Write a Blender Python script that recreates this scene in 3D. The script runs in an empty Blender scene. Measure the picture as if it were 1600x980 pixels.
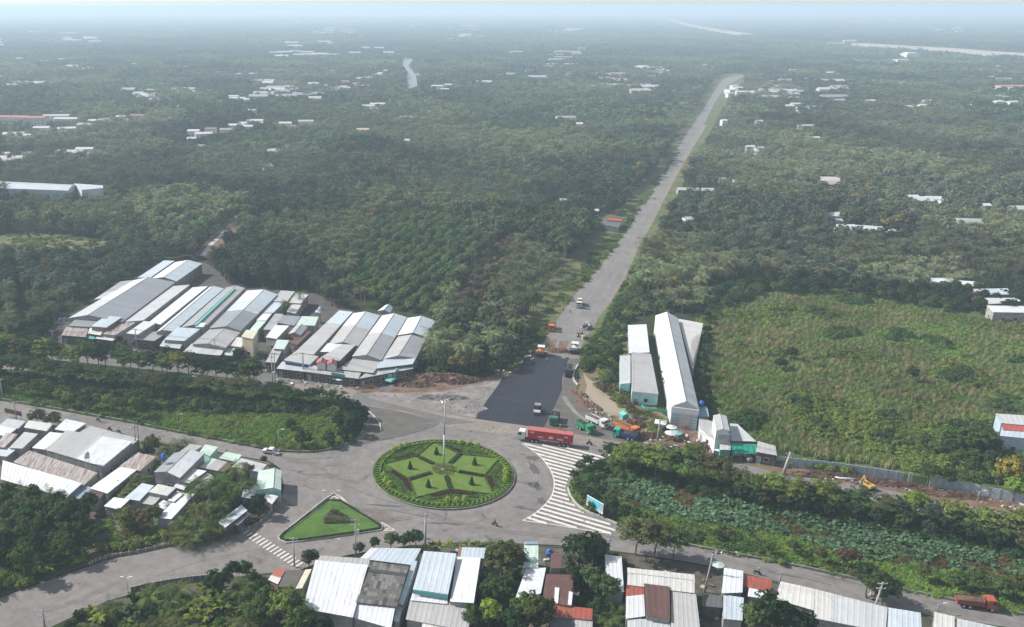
import bpy, bmesh, math, random
import numpy as np
from mathutils import Vector, Matrix
from mathutils.geometry import tessellate_polygon
random.seed(7); RNG = np.random.default_rng(7)
sc = bpy.context.scene
C = sc.collection
R = math.radians
# ------------------------------------------------------------ camera (a drone 120 m up)
F_PX, TILT, CAM_H, CX, CY = 1420.0, R(18.6), 120.0, 600.0, 490.0
cd = bpy.data.cameras.new('camera'); cam = bpy.data.objects.new('camera', cd); C.objects.link(cam)
cam.location = (0, 0, CAM_H); cam.rotation_euler = (R(90) - TILT, 0, 0)
cd.sensor_width = 36.0; cd.lens = 36.0 * F_PX / 1600.0; cd.shift_x = (800 - CX) / 1600.0
cd.clip_start = 1.0; cd.clip_end = 60000.0
sc.camera = cam
# ------------------------------------------------------------ sky, sun, exposure
SUN_EL, SUN_AZ = R(40), R(162)
w = bpy.data.worlds.new('World'); sc.world = w; w.use_nodes = True
nt = w.node_tree; bg = nt.nodes['Background']
sky = nt.nodes.new('ShaderNodeTexSky'); sky.sky_type = 'NISHITA'; sky.sun_disc = False
sky.sun_elevation = SUN_EL; sky.sun_rotation = math.atan2(math.cos(SUN_AZ), math.sin(SUN_AZ))
sky.dust_density = 0.6; sky.air_density = 1.0; sky.altitude = 0
hs = nt.nodes.new('ShaderNodeHueSaturation'); hs.inputs['Saturation'].default_value = 0.42; nt.links.new(sky.outputs[0], hs.inputs['Color']); nt.links.new(hs.outputs[0], bg.inputs[0]); bg.inputs[1].default_value = 0.09
sd = bpy.data.lights.new('sun', 'SUN'); sun = bpy.data.objects.new('sun', sd); C.objects.link(sun)
sd.energy = 4.0; sd.angle = R(0.6); sd.color = (1.0, 0.95, 0.88)
sv = Vector((math.cos(SUN_AZ) * math.cos(SUN_EL), math.sin(SUN_AZ) * math.cos(SUN_EL), math.sin(SUN_EL)))
sun.rotation_euler = sv.to_track_quat('Z', 'Y').to_euler(); sun.location = (0, 0, 200)
sc.view_settings.view_transform = 'Standard'; sc.view_settings.look = 'None'
sc.view_settings.exposure = 0.9; sc.view_settings.gamma = 1.0
sc.cycles.use_denoising = True
sc.cycles.max_bounces = 6; sc.cycles.diffuse_bounces = 3; sc.cycles.glossy_bounces = 2
sc.cycles.transmission_bounces = 2; sc.cycles.volume_bounces = 1; sc.cycles.transparent_max_bounces = 4
HAZE_DENSITY = 2.35e-4

# ------------------------------------------------------------ helpers
def at(px, py, z=0.0):
    """the point at height z that stands at this place of the photograph"""
    x = (px - CX) / F_PX; y = -(py - CY) / F_PX
    d = (x, math.cos(TILT) + y * math.sin(TILT), -math.sin(TILT) + y * math.cos(TILT))
    t = (z - CAM_H) / d[2]
    return Vector((d[0] * t, d[1] * t, z))
def topx(X, Y, Z=0.0):
    z = Z - CAM_H
    fw = Y * math.cos(TILT) - z * math.sin(TILT); up = Y * math.sin(TILT) + z * math.cos(TILT)
    return CX + F_PX * X / fw, CY - F_PX * up / fw
def tag(o, label=None, cat=None, group=None, kind=None, tint=None):
    if label: o['label'] = label
    if cat: o['category'] = cat
    if group: o['group'] = group
    if kind: o['kind'] = kind
    if tint is not None: o['tint'] = [float(v) for v in tint]
    return o
def empty(name, loc, rz=0.0, label=None, cat=None, group=None):
    o = bpy.data.objects.new(name, None); C.objects.link(o); o.location = loc; o.rotation_euler = (0, 0, rz)
    return tag(o, label, cat, group)
def link_mesh(name, me, parent=None, loc=None):
    o = bpy.data.objects.new(name, me); C.objects.link(o)
    if parent is not None: o.parent = parent
    if loc is not None: o.location = loc
    return o
def mesh_from(verts, faces, mats, midx=None, smooth=False, name='mesh'):
    me = bpy.data.meshes.new(name); me.from_pydata([tuple(v) for v in verts], [], faces)
    for m in (mats if isinstance(mats, (list, tuple)) else [mats]): me.materials.append(m)
    if midx is not None: me.polygons.foreach_set('material_index', midx)
    if smooth: me.polygons.foreach_set('use_smooth', [True] * len(me.polygons))
    me.update(); return me
class MB:
    """collects simple solids and links them as ONE mesh"""
    def __init__(s): s.v = []; s.f = []; s.m = []; s.cur = 0
    def mat(s, i): s.cur = i; return s
    def add(s, vs, fs):
        n = len(s.v); s.v += [Vector(v) for v in vs]; s.f += [tuple(i + n for i in f) for f in fs]; s.m += [s.cur] * len(fs); return s
    def box(s, x0, y0, z0, x1, y1, z1):
        vs = [(x, y, z) for z in (z0, z1) for y in (y0, y1) for x in (x0, x1)]
        return s.add(vs, [(0, 2, 3, 1), (4, 5, 7, 6), (0, 1, 5, 4), (2, 6, 7, 3), (0, 4, 6, 2), (1, 3, 7, 5)])
    def boxm(s, M, sx, sy, sz):
        vs = [M @ Vector((x * sx / 2, y * sy / 2, z * sz / 2)) for z in (-1, 1) for y in (-1, 1) for x in (-1, 1)]
        return s.add(vs, [(0, 2, 3, 1), (4, 5, 7, 6), (0, 1, 5, 4), (2, 6, 7, 3), (0, 4, 6, 2), (1, 3, 7, 5)])
    def prism(s, pts, z0, z1):
        """vertical prism over a plan polygon; z1 may be a list"""
        n = len(pts); z1s = z1 if isinstance(z1, (list, tuple)) else [z1] * n
        vs = [(p[0], p[1], z0) for p in pts] + [(p[0], p[1], z) for p, z in zip(pts, z1s)]
        fs = [(i, (i + 1) % n, n + (i + 1) % n, n + i) for i in range(n)]
        tri = tessellate_polygon([[Vector((p[0], p[1], 0)) for p in pts]])
        fs += [tuple(n + i for i in t) for t in tri] + [tuple(reversed(t)) for t in tri]
        return s.add(vs, fs)
    def prof(s, pts, w0, w1):
        """side profile in x,z extruded along y from w0 to w1"""
        n = len(pts)
        vs = [(p[0], w0, p[1]) for p in pts] + [(p[0], w1, p[1]) for p in pts]
        fs = [(i, (i + 1) % n, n + (i + 1) % n, n + i) for i in range(n)]
        tri = tessellate_polygon([[Vector((p[0], p[1], 0)) for p in pts]])
        fs += [tuple(t) for t in tri] + [tuple(n + i for i in reversed(t)) for t in tri]
        return s.add(vs, fs)
    def tube(s, a, b, r0, r1=None, n=8, caps=True):
        a = Vector(a); b = Vector(b); r1 = r0 if r1 is None else r1
        q = (b - a).to_track_quat('Z', 'Y')
        vs = [a + q @ Vector((r0 * math.cos(6.2832 * i / n), r0 * math.sin(6.2832 * i / n), 0)) for i in range(n)]
        vs += [b + q @ Vector((r1 * math.cos(6.2832 * i / n), r1 * math.sin(6.2832 * i / n), 0)) for i in range(n)]
        fs = [(i, (i + 1) % n, n + (i + 1) % n, n + i) for i in range(n)]
        if caps: fs += [tuple(reversed(range(n))), tuple(range(n, 2 * n))]
        return s.add(vs, fs)
    def ball(s, c, rx, ry=None, rz=None, nu=10, nv=7, jit=0.0):
        ry = ry or rx; rz = rz or rx; vs = [(c[0], c[1], c[2] - rz)]; rnd = random.Random(3)
        for j in range(1, nv):
            t = math.pi * j / nv
            for i in range(nu):
                k = 1 + rnd.uniform(-jit, jit)
                vs.append((c[0] + rx * k * math.sin(t) * math.cos(6.2832 * i / nu), c[1] + ry * k * math.sin(t) * math.sin(6.2832 * i / nu), c[2] - rz * k * math.cos(t)))
        vs.append((c[0], c[1], c[2] + rz)); L = len(vs) - 1
        fs = [(0, 1 + (i + 1) % nu, 1 + i) for i in range(nu)]
        for j in range(nv - 2):
            o = 1 + j * nu; fs += [(o + i, o + (i + 1) % nu, o + nu + (i + 1) % nu, o + nu + i) for i in range(nu)]
        o = 1 + (nv - 2) * nu; fs += [(o + i, o + (i + 1) % nu, L) for i in range(nu)]
        return s.add(vs, fs)
    def mesh(s, mats, smooth=False, name='mesh'): return mesh_from(s.v, s.f, mats, s.m, smooth, name)
    def build(s, name, mats, parent=None, smooth=False, loc=None): return link_mesh(name, s.mesh(mats, smooth, name), parent, loc)
def subdiv_poly(pts, step=None):
    return pts
def sheet(name, px, z, m, parent=None, kind='structure', world=False):
    """a flat ground sheet over an outline given in photograph positions (or world metres)"""
    pts = [Vector((p[0], p[1], z)) if world else at(p[0], p[1], z) for p in px]
    tri = tessellate_polygon([[Vector((p.x, p.y, 0)) for p in pts]])
    fs = []
    for t in tri:
        a, b, c = (pts[i] for i in t)
        if (b - a).cross(c - a).z < 0: t = (t[0], t[2], t[1])
        fs.append(tuple(t))
    o = link_mesh(name, mesh_from(pts, fs, m), parent)
    if kind and parent is None: o['kind'] = kind
    return o
def smooth_line(pts, n=6, closed=False):
    """Catmull-Rom through the points"""
    out = []; N = len(pts)
    P = [Vector(p) for p in pts]
    for i in range(N if closed else N - 1):
        p0, p1, p2, p3 = (P[(i + k - 1) % N] if closed else P[min(max(i + k - 1, 0), N - 1)] for k in range(4))
        for j in range(n):
            t = j / n
            out.append(0.5 * ((2 * p1) + (p2 - p0) * t + (2 * p0 - 5 * p1 + 4 * p2 - p3) * t * t + (3 * p1 - p0 - 3 * p2 + p3) * t * t * t))
    if not closed: out.append(P[-1])
    return out
def ribbon(mb, pts, width, z0, z1, closed=False):
    """a low wall / kerb of the given width following world points"""
    P = [Vector((p[0], p[1])) for p in pts]; n = len(P); L = []; Rr = []
    for i in range(n):
        a = P[(i - 1) % n] if (closed or i > 0) else P[i]; b = P[(i + 1) % n] if (closed or i < n - 1) else P[i]
        d = (b - a).normalized(); nrm = Vector((-d.y, d.x)) * width / 2
        L.append(P[i] + nrm); Rr.append(P[i] - nrm)
    for i in range(n if closed else n - 1):
        j = (i + 1) % n
        q = [L[i], L[j], Rr[j], Rr[i]]
        vs = [(p.x, p.y, z) for z in (z0, z1) for p in q]
        mb.add(vs, [(0, 1, 2, 3), (7, 6, 5, 4), (0, 4, 5, 1), (1, 5, 6, 2), (2, 6, 7, 3), (3, 7, 4, 0)])
    return mb

# ------------------------------------------------------------ materials
def nodes(name):
    m = bpy.data.materials.new(name); m.use_nodes = True; t = m.node_tree
    return m, t, t.nodes['Principled BSDF'], t.nodes['Material Output']
def lin(c):
    if isinstance(c, (int, float)): c = (c, c, c)
    return (c[0], c[1], c[2], 1)
def ramp(t, stops):
    r = t.nodes.new('ShaderNodeValToRGB'); e = r.color_ramp.elements
    e[0].position, e[0].color = stops[0][0], lin(stops[0][1]); e[1].position, e[1].color = stops[-1][0], lin(stops[-1][1])
    for p, c in stops[1:-1]:
        x = e.new(p); x.color = lin(c)
    return r
def noise(t, scale, detail=5, rough=0.6, vec=None, dist=0.0):
    n = t.nodes.new('ShaderNodeTexNoise'); n.inputs['Scale'].default_value = scale; n.inputs['Detail'].default_value = detail
    n.inputs['Roughness'].default_value = rough; n.inputs['Distortion'].default_value = dist
    if vec is not None: t.links.new(vec, n.inputs['Vector'])
    return n
def mix(t, fac, a, b, mode='MIX'):
    x = t.nodes.new('ShaderNodeMix'); x.data_type = 'RGBA'; x.blend_type = mode
    for sock, v in ((0, fac), (6, a), (7, b)):
        if isinstance(v, bpy.types.NodeSocket): t.links.new(v, x.inputs[sock])
        elif sock == 0: x.inputs[0].default_value = v
        else: x.inputs[sock].default_value = lin(v)
    return x.outputs[2]
def position(t):
    return t.nodes.new('ShaderNodeNewGeometry').outputs['Position']
def plain(name, col, rough=0.6, metal=0.0, var=0.12, scale=3.0, bump=0.0, spec=0.3, island=0.0, objvar=0.0):
    """a real surface: base colour with slight blotches, optional per-piece variation"""
    m, t, b, o = nodes(name); b.inputs['Roughness'].default_value = rough; b.inputs['Metallic'].default_value = metal
    b.inputs['Specular IOR Level'].default_value = spec
    n = noise(t, scale, 4, 0.6, t.nodes.new('ShaderNodeTexCoord').outputs['Object'])
    r = ramp(t, [(0.3, (1 - var,) * 3), (0.7, (1 + var,) * 3)]); t.links.new(n.outputs[0], r.inputs[0])
    c = mix(t, 1.0, lin(col)[:3], r.outputs[0], 'MULTIPLY')
    if island or objvar:
        src = t.nodes.new('ShaderNodeNewGeometry').outputs['Random Per Island'] if island else t.nodes.new('ShaderNodeObjectInfo').outputs['Random']
        k = island or objvar
        r2 = ramp(t, [(0.0, (1 - k,) * 3), (1.0, (1 + k * 0.6,) * 3)]); t.links.new(src, r2.inputs[0])
        c = mix(t, 1.0, c, r2.outputs[0], 'MULTIPLY')
    t.links.new(c, b.inputs['Base Color'])
    if bump:
        bp = t.nodes.new('ShaderNodeBump'); bp.inputs['Strength'].default_value = bump; bp.inputs['Distance'].default_value = 0.05
        t.links.new(n.outputs[0], bp.inputs['Height']); t.links.new(bp.outputs[0], b.inputs['Normal'])
    return m
def foliage(name, var=0.35, trans=0.25):
    """leaf colour: each plant's own tint, each leaf spray a little lighter or darker"""
    m, t, b, o = nodes(name); t.nodes.remove(b)
    a = t.nodes.new('ShaderNodeAttribute'); a.attribute_type = 'INSTANCER'; a.attribute_name = 'tint'
    r = ramp(t, [(0.0, (1 - var, 1 - var, 1 - var)), (0.75, (1 + var * .5, 1 + var * .5, 1)), (1.0, (1 + var * 1.6, 1 + var * 1.3, 1))])
    t.links.new(t.nodes.new('ShaderNodeNewGeometry').outputs['Random Per Island'], r.inputs[0])
    c = mix(t, 1.0, a.outputs['Color'], r.outputs[0], 'MULTIPLY'); c = mix(t, 1.0, c, (1.24, 1.18, 1.36), 'MULTIPLY')
    d = t.nodes.new('ShaderNodeBsdfDiffuse'); t.links.new(c, d.inputs[0])
    tr = t.nodes.new('ShaderNodeBsdfTranslucent'); t.links.new(c, tr.inputs[0])
    ms = t.nodes.new('ShaderNodeMixShader'); ms.inputs[0].default_value = trans
    t.links.new(d.outputs[0], ms.inputs[1]); t.links.new(tr.outputs[0], ms.inputs[2]); t.links.new(ms.outputs[0], o.inputs[0])
    return m
def ground(name, stops, scale, detail=8, rough=0.95, bump=0.0, second=None):
    """soil / grass / asphalt: colour bands from a world-space noise, with a second finer noise on top"""
    m, t, b, o = nodes(name); b.inputs['Roughness'].default_value = rough; b.inputs['Specular IOR Level'].default_value = 0.2
    p = position(t); n = noise(t, scale, detail, 0.62, p, 0.4); r = ramp(t, stops); t.links.new(n.outputs[0], r.inputs[0]); c = r.outputs[0]
    n2 = noise(t, scale * 9, 4, 0.6, p); r2 = ramp(t, [(0.3, (0.82,) * 3), (0.7, (1.16,) * 3)]); t.links.new(n2.outputs[0], r2.inputs[0])
    c = mix(t, 1.0, c, r2.outputs[0], 'MULTIPLY')
    if second:
        for s2, lo, hi, colr in second:
            n3 = noise(t, s2, 6, 0.6, p, 0.8); r3 = ramp(t, [(lo, (0, 0, 0)), (hi, (1, 1, 1))]); t.links.new(n3.outputs[0], r3.inputs[0])
            c = mix(t, r3.outputs[0], c, colr)
    t.links.new(c, b.inputs['Base Color'])
    if bump:
        bp = t.nodes.new('ShaderNodeBump'); bp.inputs['Strength'].default_value = bump; bp.inputs['Distance'].default_value = 0.3
        t.links.new(n2.outputs[0], bp.inputs['Height']); t.links.new(bp.outputs[0], b.inputs['Normal'])
    return m
# ------------------------------------------------------------ plants: the shapes every tree, palm and bush is made of
M_LEAF = foliage('leaves'); M_PALM = foliage('palm_leaves', 0.55, 0.2)
M_BLADE = foliage('grass_blades', 0.22, 0.25)
M_BARK = plain('bark', (0.13, 0.10, 0.075), 0.9, var=0.3, scale=6)
def leaf_cloud(seed, clumps, per, size, rx, ry, rz, zc, clump_r, flat=0.0, mn=0.35, gap=0.0):
    """leaf sprays round clump centres spread through a crown; returns verts, faces"""
    r = np.random.default_rng(seed); V = []; F = []
    for k in range(clumps):
        while True:
            d = r.normal(size=3); d /= np.linalg.norm(d)
            if d[2] > -0.55: break
        rad = mn + (1 - mn) * r.random() ** 0.6
        lump = 1 + 0.22 * math.sin(3.1 * d[0] + seed) * math.cos(2.7 * d[1] + 2 * seed) + r.uniform(-.08, .08)
        c = np.array([d[0] * rx, d[1] * ry, d[2] * rz]) * rad * lump
        if flat: c[2] = round(c[2] / flat) * flat + r.uniform(-.12, .12) * flat
        c[2] += zc
        cr = clump_r * r.uniform(.7, 1.25)
        for j in range(per):
            e = r.normal(size=3); e /= np.linalg.norm(e)
            if e[2] < -0.2: e[2] *= -0.6
            sq = np.array([1, 1, 0.75 if not flat else 0.35])
            p = c + e * cr * sq * r.uniform(.6, 1.0)
            n = e * 0.9 + d * 0.5 + np.array([0, 0, 0.7]) + r.normal(size=3) * 0.45; n /= np.linalg.norm(n)
            a = np.cross(n, r.normal(size=3)); a /= np.linalg.norm(a); b = np.cross(n, a)
            s = size * r.uniform(.65, 1.3); i = len(V)
            V += [p - a * s, p - b * s * .55 + n * s * .12, p + a * s, p + b * s * .55 - n * s * .1]; F.append((i, i + 1, i + 2, i + 3))
    return V, F
def trunk_mesh(h, r0, spread, seed, limbs=5, bend=0.3, th=0.55):
    mb = MB(); rd = random.Random(seed); p = Vector((0, 0, -0.3)); q = Vector((rd.uniform(-bend, bend), rd.uniform(-bend, bend), h * th * .5))
    top = Vector((rd.uniform(-bend, bend), rd.uniform(-bend, bend), h * th))
    mb.tube(p, q, r0, r0 * .8, 7, False).tube(q, top, r0 * .8, r0 * .6, 7, False)
    for i in range(limbs):
        a = 6.283 * i / limbs + rd.uniform(-.4, .4); s = q.lerp(top, rd.uniform(.5, 1))
        e = Vector((math.cos(a) * spread * .7, math.sin(a) * spread * .7, h * rd.uniform(th + .1, .85)))
        mid = s.lerp(e, .5) + Vector((0, 0, .06 * h)); mb.tube(s, mid, r0 * .5, r0 * .33, 5, False).tube(mid, e, r0 * .33, r0 * .1, 5, False)
    return mb.mesh(M_BARK, True, 'trunk')
def palm_crown(seed, n=19, L=3.6, leaflets=11, zc=6.5, up=0.9, wid=0.85, lw=0.20):
    r = random.Random(seed); V = []; F = []
    for k in range(n):
        az = 2.399 * k + r.uniform(-.2, .2); el = up * (1 - k / n) + r.uniform(-.12, .2) - 0.12
        droop = r.uniform(.75, 1.35); Lk = L * r.uniform(.85, 1.1); ca, sa = math.cos(az), math.sin(az); pts = []; x = z = 0.0; ang = el; st = Lk / leaflets
        for i in range(leaflets + 1):
            pts.append(Vector((ca * x, sa * x, z + zc))); x += math.cos(ang) * st; z += math.sin(ang) * st; ang -= droop * 1.3 / leaflets
        side = Vector((-sa, ca, 0)); i0 = len(V)
        # rachis and leaflets share vertices, so one frond is one island
        for i, p in enumerate(pts): V.append(p)
        for i in range(1, leaflets):
            t = i / leaflets; ll = wid * L / 3.1 * math.sin(math.pi * min(1, t * .86 + .14)) ** .6 * r.uniform(.85, 1.1)
            for sgn in (-1, 1):
                j = len(V); tip = pts[i].lerp(pts[min(i + 1, leaflets)], .8) + side * sgn * ll + Vector((0, 0, -ll * r.uniform(.25, .6)))
                V.append(tip); V.append(pts[i].lerp(pts[i + 1], lw / st * .9) if i < leaflets else pts[i])
                F.append((i0 + i, j + 1, j) if sgn > 0 else (i0 + i, j, j + 1))
            F.append((i0 + i - 1, i0 + i, len(V) - 1))
    return V, F
def palm_trunk(h, seed, r=0.17):
    mb = MB(); rd = random.Random(seed); b = Vector((rd.uniform(-.9, .9), rd.uniform(-.9, .9), -0.2)); P = [b.lerp(Vector((0, 0, h)), t) - Vector((b.x, b.y, 0)) * 0 + Vector((-b.x, -b.y, 0)) * (0.25 * math.sin(math.pi * t)) for t in (0, .35, .7, 1)]
    for i in range(3): mb.tube(P[i], P[i + 1], r * (1.25 - .15 * i), r * (1.1 - .15 * i), 7, False)
    return mb.mesh(M_BARK, True, 'trunk')
def banana_crown(seed, n=9, L=2.0, zc=1.6, w=0.32):
    r = random.Random(seed); V = []; F = []
    for k in range(n):
        az = 2.399 * k + r.uniform(-.3, .3); ang = r.uniform(.7, 1.3); ca, sa = math.cos(az), math.sin(az); side = Vector((-sa, ca, 0)); x = z = 0.0; st = L / 5; i0 = len(V)
        for i in range(6):
            ww = w * (.15, .8, 1, 1, .75, .1)[i]; c = Vector((ca * x, sa * x, z + zc))
            V += [c + side * ww + Vector((0, 0, .07)), c, c - side * ww + Vector((0, 0, .07))]
            x += math.cos(ang) * st; z += math.sin(ang) * st; ang -= r.uniform(.28, .5)
        for i in range(5):
            a = i0 + i * 3; F += [(a, a + 1, a + 4, a + 3), (a + 1, a + 2, a + 5, a + 4)]
    return V, F
def reed_clump(seed, n=36, h=2.6, sp=1.0, w=0.09):
    r = random.Random(seed); V = []; F = []
    for k in range(n):
        a = r.uniform(0, 6.283); d = sp * math.sqrt(r.random()); b = Vector((d * math.cos(a), d * math.sin(a), 0)); ln = Vector((r.uniform(-.35, .35), r.uniform(-.35, .35), 0)) * h * .5
        hh = h * r.uniform(.55, 1.1); s = Vector((math.cos(a + 1), math.sin(a + 1), 0)) * w * r.uniform(.7, 1.6); m = b + ln * .35 + Vector((0, 0, hh * .6)); tp = b + ln + Vector((0, 0, hh)) ; i = len(V)
        V += [b - s, b + s, m + s * 1.2, m - s * 1.2, tp]; F += [(i, i + 1, i + 2, i + 3), (i + 3, i + 2, i + 4)]
    return V, F
def lotus_clump(seed, n=14, sp=1.1, h=0.9, rr=0.34):
    r = random.Random(seed); V = []; F = []
    for k in range(n):
        a = r.uniform(0, 6.283); d = sp * math.sqrt(r.random()); hh = h * r.uniform(.4, 1.2); c = Vector((d * math.cos(a), d * math.sin(a), hh)); q = rr * r.uniform(.6, 1.3)
        nx, ny = r.uniform(-.6, .6), r.uniform(-.6, .6); i = len(V)
        for j in range(6):
            b = 6.283 * j / 6; ox, oy = q * math.cos(b), q * math.sin(b); V.append(c + Vector((ox, oy, nx * ox + ny * oy)))
        F.append(tuple(range(i, i + 6)))
    return V, F
def leafmesh(VF, m=None, name='crown'): return mesh_from(VF[0], VF[1], m or M_LEAF, name=name)
# every kind: list of (crown mesh, trunk mesh or None, unit height)
KIND = {}
def both(crown, trunk, name):
    """one joined mesh (crown + trunk) for the mass planting"""
    me = bpy.data.meshes.new(name); bm = bmesh.new(); bm.from_mesh(crown)
    if trunk:
        n = len(bm.faces); bm.from_mesh(trunk); bm.faces.ensure_lookup_table()
        for f in bm.faces[n:]: f.material_index = 1
    bm.to_mesh(me); bm.free()
    me.materials.append(crown.materials[0]); me.materials.append(M_BARK); return me
KIND['broadleaf'] = [(leafmesh(leaf_cloud(10 + i, 62, 34, .30, 3.0, 2.9, 2.3, 4.9, .85)), trunk_mesh(7, .22, 2.6, i), 7.2) for i in range(4)]
KIND['dark_round'] = [(leafmesh(leaf_cloud(30 + i, 70, 34, .27, 2.4, 2.4, 2.6, 3.5, .62, mn=.6)), trunk_mesh(6, .18, 1.6, i + 9, 4, .1), 6.2) for i in range(3)]
KIND['spreading'] = [(leafmesh(leaf_cloud(50 + i, 60, 34, .27, 3.5, 3.4, 2.1, 5.2, .95, flat=1.15, mn=.2)), trunk_mesh(7.4, .18, 3.0, i + 20, 6, .3, .5), 7.5) for i in range(4)]
KIND['palm'] = [(leafmesh(palm_crown(70 + i), M_PALM), palm_trunk(6.5, i), 7.5) for i in range(4)]
KIND['low_palm'] = [(leafmesh(palm_crown(80 + i, 18, 3.8, 11, 2.0, 1.25), M_PALM), palm_trunk(2.0, i + 5, .2), 4.5) for i in range(3)]
KIND['banana'] = [(leafmesh(banana_crown(90 + i), M_PALM), None, 3.2) for i in range(3)]
KIND['bush'] = [(leafmesh(leaf_cloud(100 + i, 26, 26, .2, 1.25, 1.2, .95, .75, .5, mn=.3)), None, 1.9) for i in range(4)]
KIND['reed'] = [(leafmesh(reed_clump(110 + i, 110, 1.7, 1.5, .06), M_BLADE), None, 2.4) for i in range(4)]
KIND['lotus'] = [(leafmesh(lotus_clump(120 + i), M_BLADE), None, 1.0) for i in range(4)]
KIND['herb'] = [(leafmesh(leaf_cloud(130 + i, 16, 18, .13, 1.2, 1.2, .35, .15, .4, mn=.1)), None, .7) for i in range(3)]
# lighter shapes for the middle distance and beyond
KIND['tree_mid'] = [(leafmesh(leaf_cloud(140 + i, 30, 13, .52, 3.0, 2.9, 2.4, 4.6, .95)), trunk_mesh(6, .2, 2, i, 3), 7.2) for i in range(4)]
KIND['palm_mid'] = [(leafmesh(palm_crown(150 + i, 15, 3.3, 5, 6.6, .95, .95, .42), M_PALM), palm_trunk(6.5, i), 7.5) for i in range(4)]
KIND['tree_far'] = [(leafmesh(leaf_cloud(160 + i, 15, 7, .95, 3.2, 3.1, 2.5, 4.3, 1.2)), None, 7.0) for i in range(4)]
KIND['palm_far'] = [(leafmesh(palm_crown(170 + i, 11, 3.6, 3, 6.4, .9, 1.2, .9), M_PALM), None, 7.4) for i in range(3)]
def canopy_patch(seed, n=46, W=60.0):
    r = np.random.default_rng(seed); V = []; F = []
    for k in range(n):
        x, y = r.uniform(-W / 2, W / 2, 2); s = r.uniform(.75, 1.5) * 4.2
        v, f = leaf_cloud(seed * 50 + k, 5, 4, 1.9 * s / 4, s, s, s * .8, s * .9, s * .45)
        o = len(V); V += [np.array(q) + np.array([x, y, 0]) for q in v]; F += [tuple(i + o for i in t) for t in f]
    return V, F
KIND['patch'] = [(leafmesh(canopy_patch(i + 3)), None, 7.0) for i in range(3)]

protos = {}
def scatter(name, items, label, cat, kind='stuff'):
    """items: dict kind -> array [x, y, z, rotz, scale_xy, scale_z, r, g, b]; all of them as ONE mass object"""
    col = bpy.data.collections.new(name + '_shapes'); idx = {}; n = 0
    P = []; PI_ = []; ROT = []; SC = []; TI = []
    for k, arr in items.items():
        if len(arr) == 0: continue
        arr = np.array(arr, dtype=float)
        for j, (cr, tr, h) in enumerate(KIND[k]):
            me = protos.get((k, j)) or protos.setdefault((k, j), both(cr, tr, k))
            o = bpy.data.objects.new('%03d_%s' % (n, k), me); col.objects.link(o); n += 1
        base = n - len(KIND[k])
        P.append(arr[:, :3]); PI_.append(base + RNG.integers(0, len(KIND[k]), len(arr)))
        ROT.append(np.stack([RNG.normal(0, .05, len(arr)), RNG.normal(0, .05, len(arr)), arr[:, 3]], 1)); SC.append(arr[:, [4, 4, 5]]); TI.append(arr[:, 6:9])
    P = np.concatenate(P); PI_ = np.concatenate(PI_); ROT = np.concatenate(ROT); SC = np.concatenate(SC); TI = np.concatenate(TI)
    me = bpy.data.meshes.new(name); me.vertices.add(len(P)); me.vertices.foreach_set('co', P.astype(np.float32).ravel())
    a = me.attributes.new('proto', 'INT', 'POINT'); a.data.foreach_set('value', PI_.astype(np.int32))
    a = me.attributes.new('rot', 'FLOAT_VECTOR', 'POINT'); a.data.foreach_set('vector', ROT.astype(np.float32).ravel())
    a = me.attributes.new('scl', 'FLOAT_VECTOR', 'POINT'); a.data.foreach_set('vector', SC.astype(np.float32).ravel())
    a = me.attributes.new('tint', 'FLOAT_VECTOR', 'POINT'); a.data.foreach_set('vector', TI.astype(np.float32).ravel())
    o = link_mesh(name, me); tag(o, label, cat, kind=kind)
    g = bpy.data.node_groups.new(name, 'GeometryNodeTree'); g.interface.new_socket('Geometry', in_out='INPUT', socket_type='NodeSocketGeometry'); g.interface.new_socket('Geometry', in_out='OUTPUT', socket_type='NodeSocketGeometry')
    N = g.nodes.new; gi = N('NodeGroupInput'); go = N('NodeGroupOutput'); ip = N('GeometryNodeInstanceOnPoints'); ci = N('GeometryNodeCollectionInfo')
    ci.inputs[0].default_value = col; ci.inputs['Separate Children'].default_value = True; ci.inputs['Reset Children'].default_value = True
    ip.inputs['Pick Instance'].default_value = True
    def attr(nm, ty):
        x = N('GeometryNodeInputNamedAttribute'); x.data_type = ty; x.inputs[0].default_value = nm; return x.outputs[0]
    g.links.new(gi.outputs[0], ip.inputs['Points']); g.links.new(ci.outputs[0], ip.inputs['Instance'])
    g.links.new(attr('proto', 'INT'), ip.inputs['Instance Index']); g.links.new(attr('scl', 'FLOAT_VECTOR'), ip.inputs['Scale'])
    e = N('FunctionNodeEulerToRotation'); g.links.new(attr('rot', 'FLOAT_VECTOR'), e.inputs[0]); g.links.new(e.outputs[0], ip.inputs['Rotation'])
    g.links.new(ip.outputs[0], go.inputs[0])
    md = o.modifiers.new('planting', 'NODES'); md.node_group = g
    return o
def inpoly(X, Y, poly):
    ins = np.zeros(len(X), bool); n = len(poly); j = n - 1
    for i in range(n):
        xi, yi = poly[i][:2]; xj, yj = poly[j][:2]
        c = ((yi > Y) != (yj > Y)) & (X < (xj - xi) * (Y - yi) / (yj - yi + 1e-12) + xi); ins ^= c; j = i
    return ins
def proj(X, Y, Z=0.0):
    z = Z - CAM_H; fw = Y * math.cos(TILT) - z * math.sin(TILT); up = Y * math.sin(TILT) + z * math.cos(TILT)
    return CX + F_PX * X / fw, CY - F_PX * up / fw
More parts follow.
